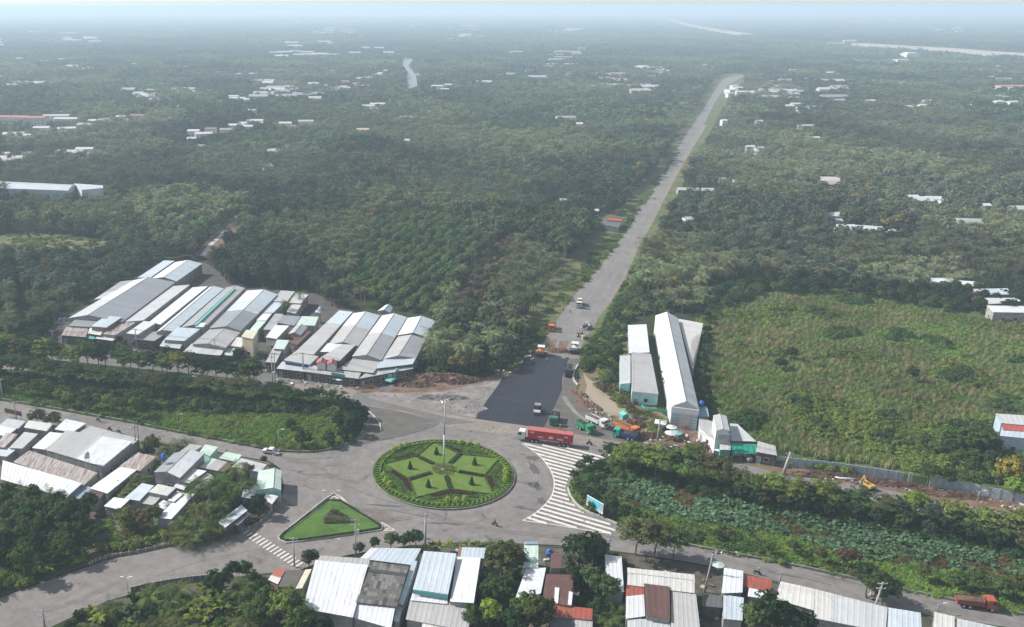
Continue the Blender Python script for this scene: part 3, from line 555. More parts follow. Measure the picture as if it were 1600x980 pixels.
gsheet('market_ground', [(60, 545), (80, 507), (180, 452), (245, 410), (320, 410), (390, 450), (485, 456), (560, 490), (690, 500), (655, 588), (620, 596), (430, 585), (200, 552)], ground('market_soil', [(.3, (.05, .048, .045)), (.7, (.10, .09, .08))], .3))
# puddle beside the yard
mw, t, b, o = nodes('muddy_water'); b.inputs['Base Color'].default_value = (.27, .22, .16, 1); b.inputs['Roughness'].default_value = .22; b.inputs['Specular IOR Level'].default_value = .35
POND = [(912, 582), (920, 592), (932, 600), (950, 616), (960, 628), (976, 638), (982, 646), (992, 656), (1012, 666), (1006, 671), (988, 663), (972, 656), (966, 650), (950, 648), (940, 643), (935, 634), (924, 625), (915, 615), (917, 602), (913, 592)]
gsheet('muddy_pond_water', [(p.x, p.y) for p in smooth_line([(a, c, 0) for a, c in POND], 4, True)], mw)
ZTOP = ZS[0] + .006; ZS[0] = .032
# patches and stains of the old carriageway, plus the mast crown's painted shadow
M_PATCH_SHADOW = ground('dark_asphalt_patch', [(0.3, (.075, .072, .072)), (0.7, (.10, .097, .095))], 1.0)
M_STAIN2 = ground('brown_mud_stain', [(0.3, (.12, .10, .088)), (0.7, (.17, .145, .13))], .6)
def blob(name, cx, cy, rx, ry, m, rot=0.0, n=18, jag=.35):
    c = at(cx, cy); sx = rx / 5.8; sy = ry / 2.9; r = random.Random(int(cx * 7 + cy)); pts = []
    for i in range(n):
        a = 6.283 * i / n; k = 1 + r.uniform(-jag, jag); x = sx * k * math.cos(a); y = sy * k * math.sin(a); pts.append((c.x + x * math.cos(rot) - y * math.sin(rot), c.y + x * math.sin(rot) + y * math.cos(rot)))
    ZS[0] += .0015; return sheet(name, pts, ZS[0], m, world=True)
for a in [(832, 716, 11, 4, 0), (834, 732, 6, 9, .1), (816, 710, 5, 1.3, 0), (812, 793, 9, 2, -.3), (828, 796, 9, 1.6, -.25), (840, 760, 6, 6, 0), (846, 783, 6, 5, .2)]: blob('asphalt_patch', *a[:4], M_PATCH_SHADOW, a[4])  # the patch inside the wedge edge paints the shadow of the mast's lamp ring
for a in [(516, 744, 11, 4, 0), (505, 734, 5, 2, 0), (552, 753, 11, 3, -.35), (585, 800, 18, 5, -.5), (600, 812, 22, 5, -.3), (530, 726, 10, 2, 0), (625, 705, 10, 3, .3), (470, 722, 26, 3, -.2)]: blob('mud_stain', *a[:4], M_STAIN2, a[4])
for a in [(210, 668, 4, 1.4, 0), (565, 818, 9, 2.6, -.2), (470, 737, 5, 1.5, 0), (600, 790, 30, 1.2, -.12), (690, 818, 26, 1.1, -.06)]: blob('tar_patch', *a[:4], M_PATCH_SHADOW, a[4])
M_SEAM = plain('asphalt_seam', (.028, .031, .042), .6, var=.3)
# thin cracks of wear, and the mast's shadow painted as a line
def stroke(name, pts, wdt, m, parent=None, z=None, n=4):
    P = [at(*p) for p in pts]; P = smooth_line(P, n) if len(P) > 2 else P; vs = []; fs = []
    if z is None: ZS[0] += .001; z = ZS[0]
    for i, p in enumerate(P):
        d = (P[min(i + 1, len(P) - 1)] - P[max(i - 1, 0)]).normalized(); nn_ = Vector((-d.y, d.x, 0)) * wdt / 2
        vs += [(p.x + nn_.x, p.y + nn_.y, z), (p.x - nn_.x, p.y - nn_.y, z)]
    for i in range(len(P) - 1): fs.append((2 * i + 1, 2 * i + 3, 2 * i + 2, 2 * i))
    o = link_mesh(name, mesh_from(vs, fs, m), parent)
    if parent is None: o['kind'] = 'structure'
    return o
for pts in [[(470, 722), (505, 733), (518, 745), (545, 752)], [(545, 760), (580, 775), (640, 792), (690, 806)], [(455, 735), (480, 742), (510, 741)], [(600, 796), (650, 805), (715, 822)], [(520, 780), (560, 795), (600, 803)], [(430, 712), (470, 718), (530, 714)], [(805, 750), (825, 754), (838, 757)], [(1270, 897), (1330, 910), (1400, 930)], [(1200, 893), (1260, 905), (1300, 915)]]:  # the short stroke beside the round island paints the mast pole's shadow
    stroke('crack_and_mast_shadow', pts, .16, M_PATCH_SHADOW)
for pts in [[(762, 655), (800, 592), (843, 554)], [(793, 660), (835, 590), (860, 555)], [(824, 664), (860, 600), (877, 557)]]: stroke('asphalt_seam', pts, .25, M_SEAM, z=.09)
M_TRK = ground('pale_wheel_dust', [(.35, (.140, .136, .134)), (.65, (.215, .200, .185))], .12, rough=.9)
for kz, (pts, wd) in enumerate((([(880, 560), (905, 515), (938, 470), (966, 420), (990, 372)], 1.6), ([(868, 548), (880, 520), (918, 470), (950, 420), (975, 380)], 1.0), ([(990, 372), (1028, 300), (1060, 245)], 1.2), ([(900, 552), (925, 505), (950, 462)], 1.3), ([(1000, 350), (1045, 268), (1085, 205)], 1.0), ([(880, 620), (905, 650), (950, 672)], 1.5))): stroke('wheel_dust', pts, wd, M_TRK, z=.067 + .003 * kz)
# ------------------------------------------------------------ painted markings, each stripe a piece of the road's markings
mk = link_mesh('road_markings', mesh_from([(0, 0, 0), (.01, 0, 0), (0, .01, 0)], [(0, 1, 2)], M_PAINT)); mk['kind'] = 'structure'; mk.location = (16, 150, .03)
mk_inv = Matrix.Translation((-16, -150, -.03))
ZP = 0.088
def stripe(quad, m=M_PAINT, name='painted_stripe'):
    return link_mesh(name, mesh_from([(mk_inv @ Vector((p[0], p[1], ZP))) for p in quad], [tuple(range(len(quad)))], m), mk)
HATCH = [(815.5, 693.5), (832, 704), (845, 714.5), (857, 729.7), (864, 744), (866, 757), (862.7, 773.6), (852.8, 787.9), (835.3, 803.2), (816.6, 813.8), (860, 819), (905, 826), (954, 834.5), (966, 825), (935, 812), (908, 799), (890, 783), (883, 765), (888, 748), (906, 733), (932, 721), (957, 712.5), (900, 702), (850, 696)]
HG = [at(*p) for p in HATCH]
dv = (at(935, 724) - at(838, 699)).normalized(); nv = Vector((-dv.y, dv.x, 0)); org = at(816, 694)
ts = [(p - org).dot(nv) for p in HG]; s = max(ts) - .3
while s > min(ts):
    cuts = []
    for i in range(len(HG)):
        a, b2 = HG[i], HG[(i + 1) % len(HG)]; ta = (a - org).dot(nv) - s; tb = (b2 - org).dot(nv) - s
        if ta * tb < 0: q = a.lerp(b2, ta / (ta - tb)); cuts.append((q - org).dot(dv))
    cuts.sort()
    for c0, c1 in zip(cuts[::2], cuts[1::2]):
        if c1 - c0 > .7:
            A = org + nv * s; h_ = .46; sk = .25
            stripe([A + dv * (c0 - sk) + nv * h_, A + dv * (c1 - sk) + nv * h_, A + dv * (c1 + sk) - nv * h_, A + dv * (c0 + sk) - nv * h_])
    s -= 1.95
def lineP(pts, wdt, m=M_PAINT, name='painted_line', n=5):
    P = [at(*p) for p in pts]; P = smooth_line(P, n) if len(P) > 2 else P; vs = []; fs = []
    for i, p in enumerate(P):
        d = (P[min(i + 1, len(P) - 1)] - P[max(i - 1, 0)]).normalized(); q = Vector((-d.y, d.x, 0)) * wdt / 2
        vs += [mk_inv @ Vector((p.x + q.x, p.y + q.y, ZP + .004)), mk_inv @ Vector((p.x - q.x, p.y - q.y, ZP + .004))]
    for i in range(len(P) - 1): fs.append((2 * i + 1, 2 * i + 3, 2 * i + 2, 2 * i))
    return link_mesh(name, mesh_from(vs, fs, m), mk)
lineP(HATCH[:10], .3); lineP([(817, 814), (860, 819.5), (905, 827), (956, 835)], .3)
c0, c1 = Vector((380, 828, 0)), Vector((467, 883, 0))
for i in range(17):
    p = c0.lerp(c1, i / 16.0); a, b2 = at(p.x - 7, p.y + 4.2), at(p.x + 6.2, p.y - 4.0); d = (b2 - a).normalized(); q = Vector((-d.y, d.x, 0)) * .24
    if i < 3: a, b2 = a.lerp(b2, .15), b2.lerp(a, .2)
    stripe([a - q, b2 - q, b2 + q, a + q])
lineP([(522, 771), (506, 783), (490, 796)], .32); lineP([(522, 771), (533, 779), (542, 788)], .28); lineP([(516, 780), (522, 776), (529, 780)], .3)
lineP([(595, 816), (617, 829)], .3); lineP([(598, 829.5), (617, 829)], .3); lineP([(597, 824), (606, 821)], .3); lineP([(602, 828), (611, 825)], .3)
lineP([(182, 922), (260, 894), (330, 872), (400, 859), (408, 857)], .14, M_PAINTF); lineP([(528, 843), (530, 842)], .5, M_PAINT)
for (x, y) in [(205, 672), (232, 677), (262, 682), (290, 687), (318, 692), (345, 697), (372, 703)]: lineP([(x, y), (x + 9, y + 1.6)], .12, M_PAINTF)
lineP([(762, 699), (775, 697.5)], .6, M_PAINTF); lineP([(778, 698), (800, 692.5)], .22, M_PAINTF); lineP([(660, 663), (700, 658)], .35, M_KERBD)
for (x, y) in [(1120, 866), (1170, 878), (1230, 890), (1290, 905), (1350, 918), (1410, 930), (1480, 945), (1540, 957)]: lineP([(x, y), (x + 12, y + 2.8)], .1, M_PAINTF)
# ------------------------------------------------------------ kerbs
def kerb(name, pts, m, w_=.28, h_=.2, closed=False, n=5, z0=0.0):
    P = smooth_line([at(*p) for p in pts], n, closed); mb = MB(); ribbon(mb, P, w_, z0, h_ + .1, closed); o = mb.build(name, m); o['kind'] = 'structure'; return o
kerb('kerb', MED_L[:12], M_KERBD, .35, .35)
kerb('kerb', [(958, 712), (932, 723), (908, 735), (893, 749), (887, 764)], M_KERBD); kerb('kerb', [(887, 764), (894, 781), (911, 797), (936, 808), (964, 820)], M_KERB, .35, .45)
kerb('kerb', [(964, 820), (1010, 837), (1075, 852), (1250, 886), (1420, 924), (1600, 961), (1800, 999)], M_KERBD, .4, .4)
kerb('kerb', [(575, 643), (585, 652), (593, 662), (595, 674)], M_KERB, .4, .3)
kerb('kerb', [(903, 603), (896, 594), (897, 583), (903, 571)], M_KERB, .5, .5)
kerb('kerb', [(660, 852), (700, 849), (760, 849), (850, 852), (945, 858)], M_KERBD); kerb('kerb', [(470, 891), (500, 880), (540, 869), (600, 859)], M_KERBD)
# ------------------------------------------------------------ the round island and its star garden
def vtx(px): return at(px[0] / 4.557 + 550, px[1] / 4.557 + 620)
RC = Vector((16.1, 220.6, 0)); RR = 19.3
M_HEDGE = plain('hedge_leaves', (.045, .085, .022), .9, var=.4, scale=5, bump=1, spec=.1); M_HEDGED = plain('dark_hedge_leaves', (.030, .042, .018), .9, var=.4, scale=5, bump=1, spec=.1)
def ring_pts(r, n=96): return [(RC.x + r * math.cos(6.2832 * i / n), RC.y + r * math.sin(6.2832 * i / n)) for i in range(n)]
mb = MB(); ribbon(mb, ring_pts(RR), .3, 0, .42, True); k = mb.build('island_kerb', M_KERBD); k['kind'] = 'structure'
ZI = .36
isl = sheet('island_ground', ring_pts(RR - .14), ZI, M_LAWN, world=True)
gc = ground('clipped_groundcover', [(0.3, (.045, .075, .02)), (0.7, (.085, .13, .03))], 1.2, bump=1.0)
def band(r0, r1, z, m, name, n=96):
    vs = []; fs = []
    for i in range(n):
        c, s_ = math.cos(6.2832 * i / n), math.sin(6.2832 * i / n); vs += [(RC.x + r0 * c, RC.y + r0 * s_, z), (RC.x + r1 * c, RC.y + r1 * s_, z)]
    for i in range(n): j = (i + 1) % n; fs.append((2 * i, 2 * i + 1, 2 * j + 1, 2 * j))
    o = link_mesh(name, mesh_from(vs, fs, m)); o['kind'] = 'structure'; return o
def lumps(name, mat, pts_w, seed, size, h, n, label, cat, tint=None, group=None, z=ZI, kind=None, up=.5):
    """clipped planting as a mat of small leaf tufts inside a plan polygon"""
    r = random.Random(seed); X = [p[0] for p in pts_w]; Y = [p[1] for p in pts_w]; V = []; F = []; k = 0
    P = [(p[0], p[1]) for p in pts_w]; cx, cy = sum(X) / len(X), sum(Y) / len(Y)
    while k < n:
        x, y = r.uniform(min(X), max(X)), r.uniform(min(Y), max(Y))
        if not inpoly(np.array([x]), np.array([y]), P)[0]: 
            k += .02; continue
        k += 1; zz = z + r.uniform(.3, 1) * h
        for j in range(2):
            nrm = Vector((r.gauss(0, up), r.gauss(0, up), 1)).normalized(); a = nrm.orthogonal().normalized(); a = Matrix.Rotation(r.uniform(0, 6.28), 3, nrm) @ a; b_ = nrm.cross(a); s_ = size * r.uniform(.6, 1.3)
            c = Vector((x - cx + r.uniform(-s_, s_), y - cy + r.uniform(-s_, s_), zz + r.uniform(-.1, .1) * h)); i = len(V); V += [c - a * s_, c - b_ * s_ * .7, c + a * s_, c + b_ * s_ * .7]; F.append((i, i + 1, i + 2, i + 3))
    o = link_mesh(name, mesh_from(V, F, mat), None, (cx, cy, 0)); return tag(o, label, cat, group, kind, tint)
M_CLIP = foliage('clipped_leaves', .4, .15)
# outer border: a crenellated low hedge - teeth of yellow-green leaves
root = empty('border_hedge', (RC.x, RC.y, ZI), 0, 'crenellated yellow-green low hedge running round the edge of the round island', 'hedge')
mbz = MB(); NB = 84
for i in range(NB):
    a = 6.2832 * i / NB; ri = RR - 1.5; mbz.boxm(Matrix.Translation((math.cos(a) * ri, math.sin(a) * ri, .2)) @ Matrix.Rotation(a, 4, 'Z'), .75, .62, .45)
tooth = mesh_from(*(lambda m_: (m_.v, m_.f))(MB().boxm(Matrix.Identity(4), .85, .66, .5)), M_CLIP)
def tufted_box(seed, sx, sy, sz, n, size):
    r = random.Random(seed); V = []; F = []
    mbx = MB(); mbx.boxm(Matrix.Identity(4), sx * .9, sy * .9, sz * .85); V += mbx.v; F += mbx.f
    for k_ in range(n):
        f = r.choice([(0, 1), (0, -1), (1, 1), (1, -1), (2, 1), (2, 1), (2, 1)]); p = [r.uniform(-.5, .5) * d_ for d_ in (sx, sy, sz)]; p[f[0]] = (sx, sy, sz)[f[0]] * .5 * f[1]
        nrm = Vector([r.gauss(0, .5) for _ in range(3)]); nrm[f[0]] += f[1] * 1.1; nrm.normalize(); a = Matrix.Rotation(r.uniform(0, 6.28), 3, nrm) @ nrm.orthogonal().normalized(); b_ = nrm.cross(a); c = Vector(p); s_ = size * r.uniform(.6, 1.3); i = len(V)
        V += [c - a * s_, c - b_ * s_ * .7, c + a * s_, c + b_ * s_ * .7]; F.append((i, i + 1, i + 2, i + 3))
    return V, F
tooth = leafmesh(tufted_box(1, .9, .62, .5, 26, .14), M_CLIP, 'hedge_tooth')
for i in range(NB):
    a = 6.2832 * i / NB; o = link_mesh('hedge_tooth', tooth, root, (math.cos(a) * (RR - 1.35), math.sin(a) * (RR - 1.35), .2)); o.rotation_euler = (0, 0, a); tag(o, tint=(.095, .16, .03))
rng_tooth = []
V = []; F = []
for i in range(150):
    a = 6.2832 * i / 150; v, f = tufted_box(i, .55, .9, .32, 12, .14); o_ = len(V); M4 = Matrix.Translation((math.cos(a) * (RR - .55), math.sin(a) * (RR - .55), .12)) @ Matrix.Rotation(a, 4, 'Z'); V += [M4 @ Vector(q) for q in v]; F += [tuple(j + o_ for j in t_) for t_ in f]
tag(link_mesh('edging_plants', mesh_from(V, F, M_CLIP), root), tint=(.055, .10, .022), kind='stuff')
V = []; F = []
for i in range(130):
    a = 6.2832 * i / 130; v, f = tufted_box(i + 300, .45, .95, .5, 12, .14); o_ = len(V); M4 = Matrix.Translation((math.cos(a) * (RR - 2.1), math.sin(a) * (RR - 2.1), .22)) @ Matrix.Rotation(a, 4, 'Z'); V += [M4 @ Vector(q) for q in v]; F += [tuple(j + o_ for j in t_) for t_ in f]
tag(link_mesh('inner_hedge', mesh_from(V, F, M_CLIP), root), tint=(.085, .15, .026))
TIPS = [vtx(p) for p in [(575, 322), (1068, 442), (1020, 716), (442, 740), (207, 486)]]; INN = [vtx(p) for p in [(768, 418), (938, 575), (700, 668), (408, 598), (458, 430)]]; CEN = vtx((655, 525))
TN = ['top', 'road-sign side', 'striped-wedge side', 'triangle side', 'parked side']
WH = ['behind the mast', 'nearest the lorry', 'nearest the striped wedge', 'facing the triangular lawn', 'nearest the gravel patch']
def hedge(a, b, w_, h_, label, tint, seg=.9, nm='clipped_hedge', dens=26):
    root = None; L = (b - a).length; n = max(1, int(L / seg)); V = []; F = []; ang = math.atan2(b.y - a.y, b.x - a.x); mid = (a + b) / 2; r = random.Random(int(a.x * 31 + b.y * 17))
    for i in range(n):
        v, f = tufted_box(r.randint(0, 9999), L / n * 1.05, w_ * r.uniform(.88, 1.08), h_ * r.uniform(.85, 1.1), dens, .15); o_ = len(V); V += [Vector(q) + Vector(((i + .5) * L / n - L / 2, 0, h_ * .45)) for q in v]; F += [tuple(j + o_ for j in t_) for t_ in f]
    o = link_mesh(nm, mesh_from(V, F, M_CLIP), None, (mid.x, mid.y, ZI)); o.rotation_euler = (0, 0, ang); return tag(o, label, 'hedge', 'hedges of the star garden', None, tint)
lawn_m = ground('star_lawn', [(0.25, (.072, .130, .020)), (0.5, (.096, .160, .026)), (0.75, (.140, .178, .045))], 0.35, bump=.8, second=[(.9, .62, .75, (.14, .14, .055))])
for i in range(5):
    Tp = TIPS[i]; A = INN[i]; B = INN[(i - 1) % 5]; z = ZI + .012 + .004 * i
    kite = [(p.x, p.y) for p in (CEN, A, Tp, B)]; sheet('star_lawn', kite, z, lawn_m, world=True)
    hedge(Tp.lerp(CEN, .04), A, .34, .34, 'thin green hedge on the star arm %s, first edge' % WH[i], (.07, .125, .025)); hedge(Tp.lerp(CEN, .04), B, .34, .34, 'thin green hedge on the star arm %s, second edge' % WH[i], (.085, .14, .03))
    hedge(A, A.lerp(CEN, .62), 1.25, .42, 'thick dark hedge from star corner to centre, arm %s' % WH[i], (.028, .036, .016), .9, 'dark_hedge', 40)
    # the bed between two arms
    T2 = TIPS[(i + 1) % 5]; a0 = math.atan2(Tp.y - RC.y, Tp.x - RC.x); a1 = math.atan2(T2.y - RC.y, T2.x - RC.x)
    while a1 > a0: a1 -= 6.2832
    arc = [Vector((RC.x + (RR - 2.6) * math.cos(a0 + (a1 - a0) * k_ / 14), RC.y + (RR - 2.6) * math.sin(a0 + (a1 - a0) * k_ / 14), 0)) for k_ in range(1, 14)]
    bed = [A.lerp(Tp, .85)] + arc + [A.lerp(T2, .85)] ; poly = [(p.x, p.y) for p in [A + (arc[6] - A) * .04] + bed]
    mid = arc[6]
    lumps('groundcover_bed', M_CLIP, poly, 40 + i, .15, .28, 900, 'low green groundcover filling the bed outside the star corner %s' % WH[i], 'plant bed', (.060, .105, .026), 'beds between the star arms', kind='stuff')
    for sgn, TT, nm in ((0, Tp, 'first'), (1, T2, 'second')):
        q0 = A.lerp(mid, .08); q1 = A.lerp(TT, .62); q2 = A.lerp(TT, .60).lerp(mid, .22); q3 = A.lerp(mid, .30)
        if sgn == (i % 2) or i in (2, 3): lumps('purple_groundcover', M_CLIP, [(p.x, p.y) for p in (q0, q1, q2, q3)], 60 + 2 * i + sgn, .15, .42, 420, 'dark purple-brown leaf planting, %s side of the bed %s' % (nm, WH[i]), 'plant bed', (.055, .028, .024), 'purple beds between the star arms', kind='stuff')
        e0 = A.lerp(mid, .45); e1 = TT.lerp(mid, .35).lerp(A, .1)
        hedge(e0.lerp(e1, .1), e1, .5, .28, 'curving dark green hedge, %s one, bed %s' % (nm, WH[i]), (.045, .085, .024))
lumps('centre_groundcover', M_CLIP, [(CEN.x + 3.4 * math.cos(t_), CEN.y + 3.4 * math.sin(t_)) for t_ in [6.283 * i / 12 for i in range(12)]], 99, .15, .4, 500, 'shaggy yellow-green planting round the foot of the tall mast', 'plant bed', (.085, .105, .03), kind='stuff')
balls = [((775, 345), (835, 354), (888, 369)), ((1097, 549), (1097, 582), (1090, 614)), ((678, 762), (743, 762), (805, 753)), ((222, 584), (244, 618), (272, 648)), ((300, 396), (343, 377), (387, 361))]
bm_ = leafmesh(leaf_cloud(5, 60, 16, .11, .78, .78, .74, .72, .13, mn=.92), M_CLIP, 'ball')
wh5 = ['nearest the lorry', 'on the striped wedge side', 'on the side facing the lower houses', 'on the triangular lawn side', 'on the gravel patch side']; pos3 = ['one end', 'middle', 'other end']
for g, tr in enumerate(balls):
    for j, p in enumerate(tr):
        q = vtx(p); o = link_mesh('ball_shrub', bm_, None, (q.x, q.y, ZI)); o.rotation_euler = (0, 0, j * 1.3 + g); o.scale = [1.0 + .06 * ((j + g) % 3)] * 3
        tag(o, 'bright green clipped ball shrub, %s of three %s' % (['first clockwise', 'middle', 'last clockwise'][j], wh5[g]), 'shrub', 'clipped ball shrubs of the round island', None, (.22, .32, .05))
def cone_cloud(seed, h=2.9, r0=.85, n=1300):
    r = random.Random(seed); V = []; F = []
    for k in range(n):
        t_ = r.random() ** 1.5; a = r.uniform(0, 6.283); rr2 = r0 * (1 - t_) ** .8 * r.uniform(.75, 1.05) * (1 + .12 * math.sin(5 * a + 9 * t_)); c = Vector((rr2 * math.cos(a), rr2 * math.sin(a), .25 + t_ * h)); nrm = Vector((math.cos(a) + r.gauss(0, .4), math.sin(a) + r.gauss(0, .4), .5 + r.gauss(0, .3))).normalized(); u = nrm.orthogonal().normalized(); w2 = nrm.cross(u); s = .11; i = len(V); V += [c - u * s, c - w2 * s, c + u * s, c + w2 * s]; F.append((i, i + 1, i + 2, i + 3))
    return V, F
cone = leafmesh(cone_cloud(8, 2.15, .68), M_LEAF, 'crown')
def conic(me, h=2.9):
    for v in me.vertices:
        k_ = max(.12, 1.15 * (1 - max(0, v.co.z) / (h + .25))); v.co.x *= k_ * 1.25; v.co.y *= k_ * 1.25
for i, p in enumerate([(601, 418), (872, 492), (851, 633), (543, 652), (413, 520)]):
    q = vtx(p); root = empty('cypress_tree', (q.x, q.y, ZI), i, 'small dark conical cypress standing on the star lawn %s' % WH[i], 'tree', 'cypresses on the star lawns')
    tag(link_mesh('crown', cone, root), tint=(.030, .058, .024)); MB().tube((0, 0, -.1), (0, 0, .6), .08).build('trunk', M_BARK, root)
# ------------------------------------------------------------ triangular island
TRI = [(522, 772), (505, 783), (435, 839), (437, 845), (447, 849), (475, 846), (555, 835), (596, 829), (598, 823), (575, 811), (545, 790), (534, 778)]
P = [at(*p) for p in TRI]; mb = MB(); ribbon(mb, P, .3, 0, .34, True); k = mb.build('kerb', M_KERB); k['kind'] = 'structure'
TG = [(513, 784), (533, 785), (570, 808), (594, 823), (592, 828), (555, 834), (475, 845), (447, 847), (439, 843), (440, 838), (480, 808)]
sheet('triangle_lawn', TG, .33, M_LAWN)
gp = [at(*p) for p in TG]
V = []; F = []
for i in range(len(gp)):
    a, b_ = gp[i], gp[(i + 1) % len(gp)]; L = (b_ - a).length; n = max(1, int(L / .6)); d = (b_ - a).normalized(); ang = math.atan2(d.y, d.x)
    for j in range(n):
        v, f = tufted_box(i * 31 + j, .66, .4, .4, 9, .13); o_ = len(V); M4 = Matrix.Translation(a + d * (j + .5) * L / n - gp[0] + Vector((0, 0, .2))) @ Matrix.Rotation(ang, 4, 'Z'); V += [M4 @ Vector(q) for q in v]; F += [tuple(k_ + o_ for k_ in t_) for t_ in f]
o = link_mesh('edging_hedge', mesh_from(V, F, M_CLIP), None, (gp[0].x, gp[0].y, .33)); tag(o, 'low dark hedge edging the triangular lawn island', 'hedge', tint=(.035, .055, .02))
tp = [at(*p) for p in [(519, 797), (526, 800), (550, 815), (555, 818), (545, 820), (505, 820), (506, 812)]]
lumps('bush_bed', M_CLIP, [(p.x, p.y) for p in tp], 7, .2, .5, 700, 'dark brown triangular bush bed in the middle of the triangular lawn', 'plant bed', (.06, .058, .032), z=.33, kind='stuff')
# ------------------------------------------------------------ sheds and houses
RC_ = {'white': (.54, .56, .585), 'offwhite': (.48, .48, .465), 'paleblue': (.40, .46, .51), 'pale': (.40, .42, .435), 'lgrey': (.345, .345, .345), 'grey': (.27, .282, .295), 'slate': (.215, .23, .252), 'dgrey': (.10, .10, .105), 'brown': (.10, .052, .045),
       'red': (.32, .07, .05), 'redtile': (.34, .13, .09), 'rust': (.24, .14, .10), 'cream': (.50, .48, .38), 'teal': (.10, .38, .33), 'palegreen': (.42, .52, .47), 'bluegrey': (.22, .30, .38), 'pinkish': (.46, .36, .31), 'orange': (.50, .16, .07), 'darktile': (.085, .08, .075), 'mint': (.36, .52, .48), 'blue': (.06, .16, .45)}
def roofmat(c, rusty=0.0):
    m, t, b, o = nodes('roof_sheet_' + c + ('_rusty' if rusty else '')); b.inputs['Roughness'].default_value = .5; b.inputs['Specular IOR Level'].default_value = .35; b.inputs['Metallic'].default_value = 0.0
    co = t.nodes.new('ShaderNodeTexCoord').outputs['Object']; n = noise(t, .35, 6, .65, co, .6); r = ramp(t, [(.3, (.90,) * 3), (.55, (1.0,) * 3), (.75, (1.05,) * 3)]); t.links.new(n.outputs[0], r.inputs[0])
    c_ = mix(t, 1.0, RC_[c], r.outputs[0], 'MULTIPLY'); oi = t.nodes.new('ShaderNodeObjectInfo').outputs['Random']; r2 = ramp(t, [(0, (.92, .925, .93)), (1, (1.04, 1.035, 1.03))]); t.links.new(oi, r2.inputs[0]); c_ = mix(t, 1.0, c_, r2.outputs[0], 'MULTIPLY')
    mp = t.nodes.new('ShaderNodeMapping'); mp.inputs['Scale'].default_value = (1.6, .18, 1); t.links.new(co, mp.inputs[0])
    n2 = noise(t, 1.0, 6, .7, mp.outputs[0]); lo, hi = (.54, .76) if not rusty else (.42, .60)
    r3 = ramp(t, [(lo, (0, 0, 0)), (hi, (.55,) * 3 if not rusty else (.9,) * 3)]); t.links.new(n2.outputs[0], r3.inputs[0])
    dirt = (.20, .15, .12) if not rusty else (.17, .085, .055)
    c_ = mix(t, r3.outputs[0], c_, dirt); t.links.new(c_, b.inputs['Base Color']); return m
RM = {c: roofmat(c) for c in RC_}; RM['rusty'] = roofmat('lgrey', 1); RM['redrust'] = roofmat('red', 1)
WALLM = {'conc': plain('bare_concrete_wall', (.27, .265, .25), .9, var=.25, scale=.6), 'white': plain('whitewashed_wall', (.55, .56, .56), .85, var=.12, scale=.5), 'mint': plain('mint_wall', (.33, .55, .52), .85, var=.15, scale=.6), 'blue': plain('pale_blue_wall', (.34, .42, .48), .85, var=.15, scale=.6),
         'dark': plain('dark_shaded_wall', (.09, .088, .085), .9, var=.3, scale=.6), 'yellow': plain('cream_wall', (.50, .43, .30), .85, var=.1, scale=.6), 'brick': plain('brick_wall', (.24, .14, .10), .9, var=.25, scale=1.5), 'teal': plain('teal_wall', (.06, .30, .24), .8, var=.15, scale=.7)}  # the dark wall is one even near-black colour
M_DARK = plain('dark_opening', (.018, .018, .02), .5, var=.1); M_FRAME = plain('window_frame', (.40, .40, .39), .6, var=.1); M_SHUT = plain('steel_shutter', (.23, .25, .27), .5, var=.15, scale=2); M_TANK = plain('water_tank_blue', (.03, .12, .42), .35)
M_STEEL = plain('galvanised_steel', (.45, .46, .47), .45, .3, var=.15)
NB_ = [0]
def sheetmesh(L0, L1, H0, H1, m, loc, nr=2):
    """one profiled roof sheet between eave edge L0-L1 and ridge edge H0-H1 (world points), standing ribs down the slope"""
    V = []; F = []; nrm = (L1 - L0).cross(H0 - L0).normalized(); nrm = nrm if nrm.z > 0 else -nrm; up = nrm * .03; dn = nrm * -.05
    ts = []; 
    for r in range(nr): c = (r + .5) / nr; ts += [(c - .10, 0), (c - .06, 1), (c + .06, 1), (c + .10, 0)]
    ts = [(0, 0)] + ts + [(1, 0)]
    for t_, k in ts: V += [L0.lerp(L1, t_) + up * k - loc, H0.lerp(H1, t_) + up * k - loc]
    n = len(ts)
    for i in range(n - 1): F.append((2 * i, 2 * i + 2, 2 * i + 3, 2 * i + 1))
    o = len(V); V += [L0 + dn - loc, L1 + dn - loc, H1 + dn - loc, H0 + dn - loc]; F += [(o + 3, o + 2, o + 1, o), (0, o, o + 1, 2 * n - 2), (2 * n - 1, o + 2, o + 3, 1), (0, 1, o + 3, o), (2 * n - 2, o + 1, o + 2, 2 * n - 1)]
    fix = []
    me = mesh_from(V, F, m, name='roof_sheet'); return me
def slope(parent, loc, L0, L1, H0, H1, cols, px=12, sheets=None):
    """cols: colour name or list of (end fraction, colour) along the eave"""
    if isinstance(cols, str): cols = [(1.0, cols)]
    L = (L1 - L0).length; mid = (L0 + H1) / 2; sc_ = F_PX / (mid - Vector((0, 0, CAM_H))).length
    n = sheets or max(1, int(round(L / max(2.2, px / sc_)))); n = min(n, 26)
    cuts = sorted(set([i / n for i in range(n + 1)] + [c for c, _ in cols]))
    cuts = [c for i, c in enumerate(cuts) if i == 0 or c - cuts[i - 1] > .25 / n]; cuts[-1] = 1.0
    for a, b in zip(cuts[:-1], cuts[1:]):
        c = next(cc for f, cc in cols if (a + b) / 2 <= f + 1e-6); w_ = L * (b - a); j = random.uniform(0, .02)
        o = link_mesh('roof_sheet', sheetmesh(L0.lerp(L1, a) + Vector((0, 0, j)), L0.lerp(L1, b) + Vector((0, 0, j)), H0.lerp(H1, a) + Vector((0, 0, j)), H0.lerp(H1, b) + Vector((0, 0, j)), RM[c], loc, 2 if w_ < 3.5 else 4), parent)
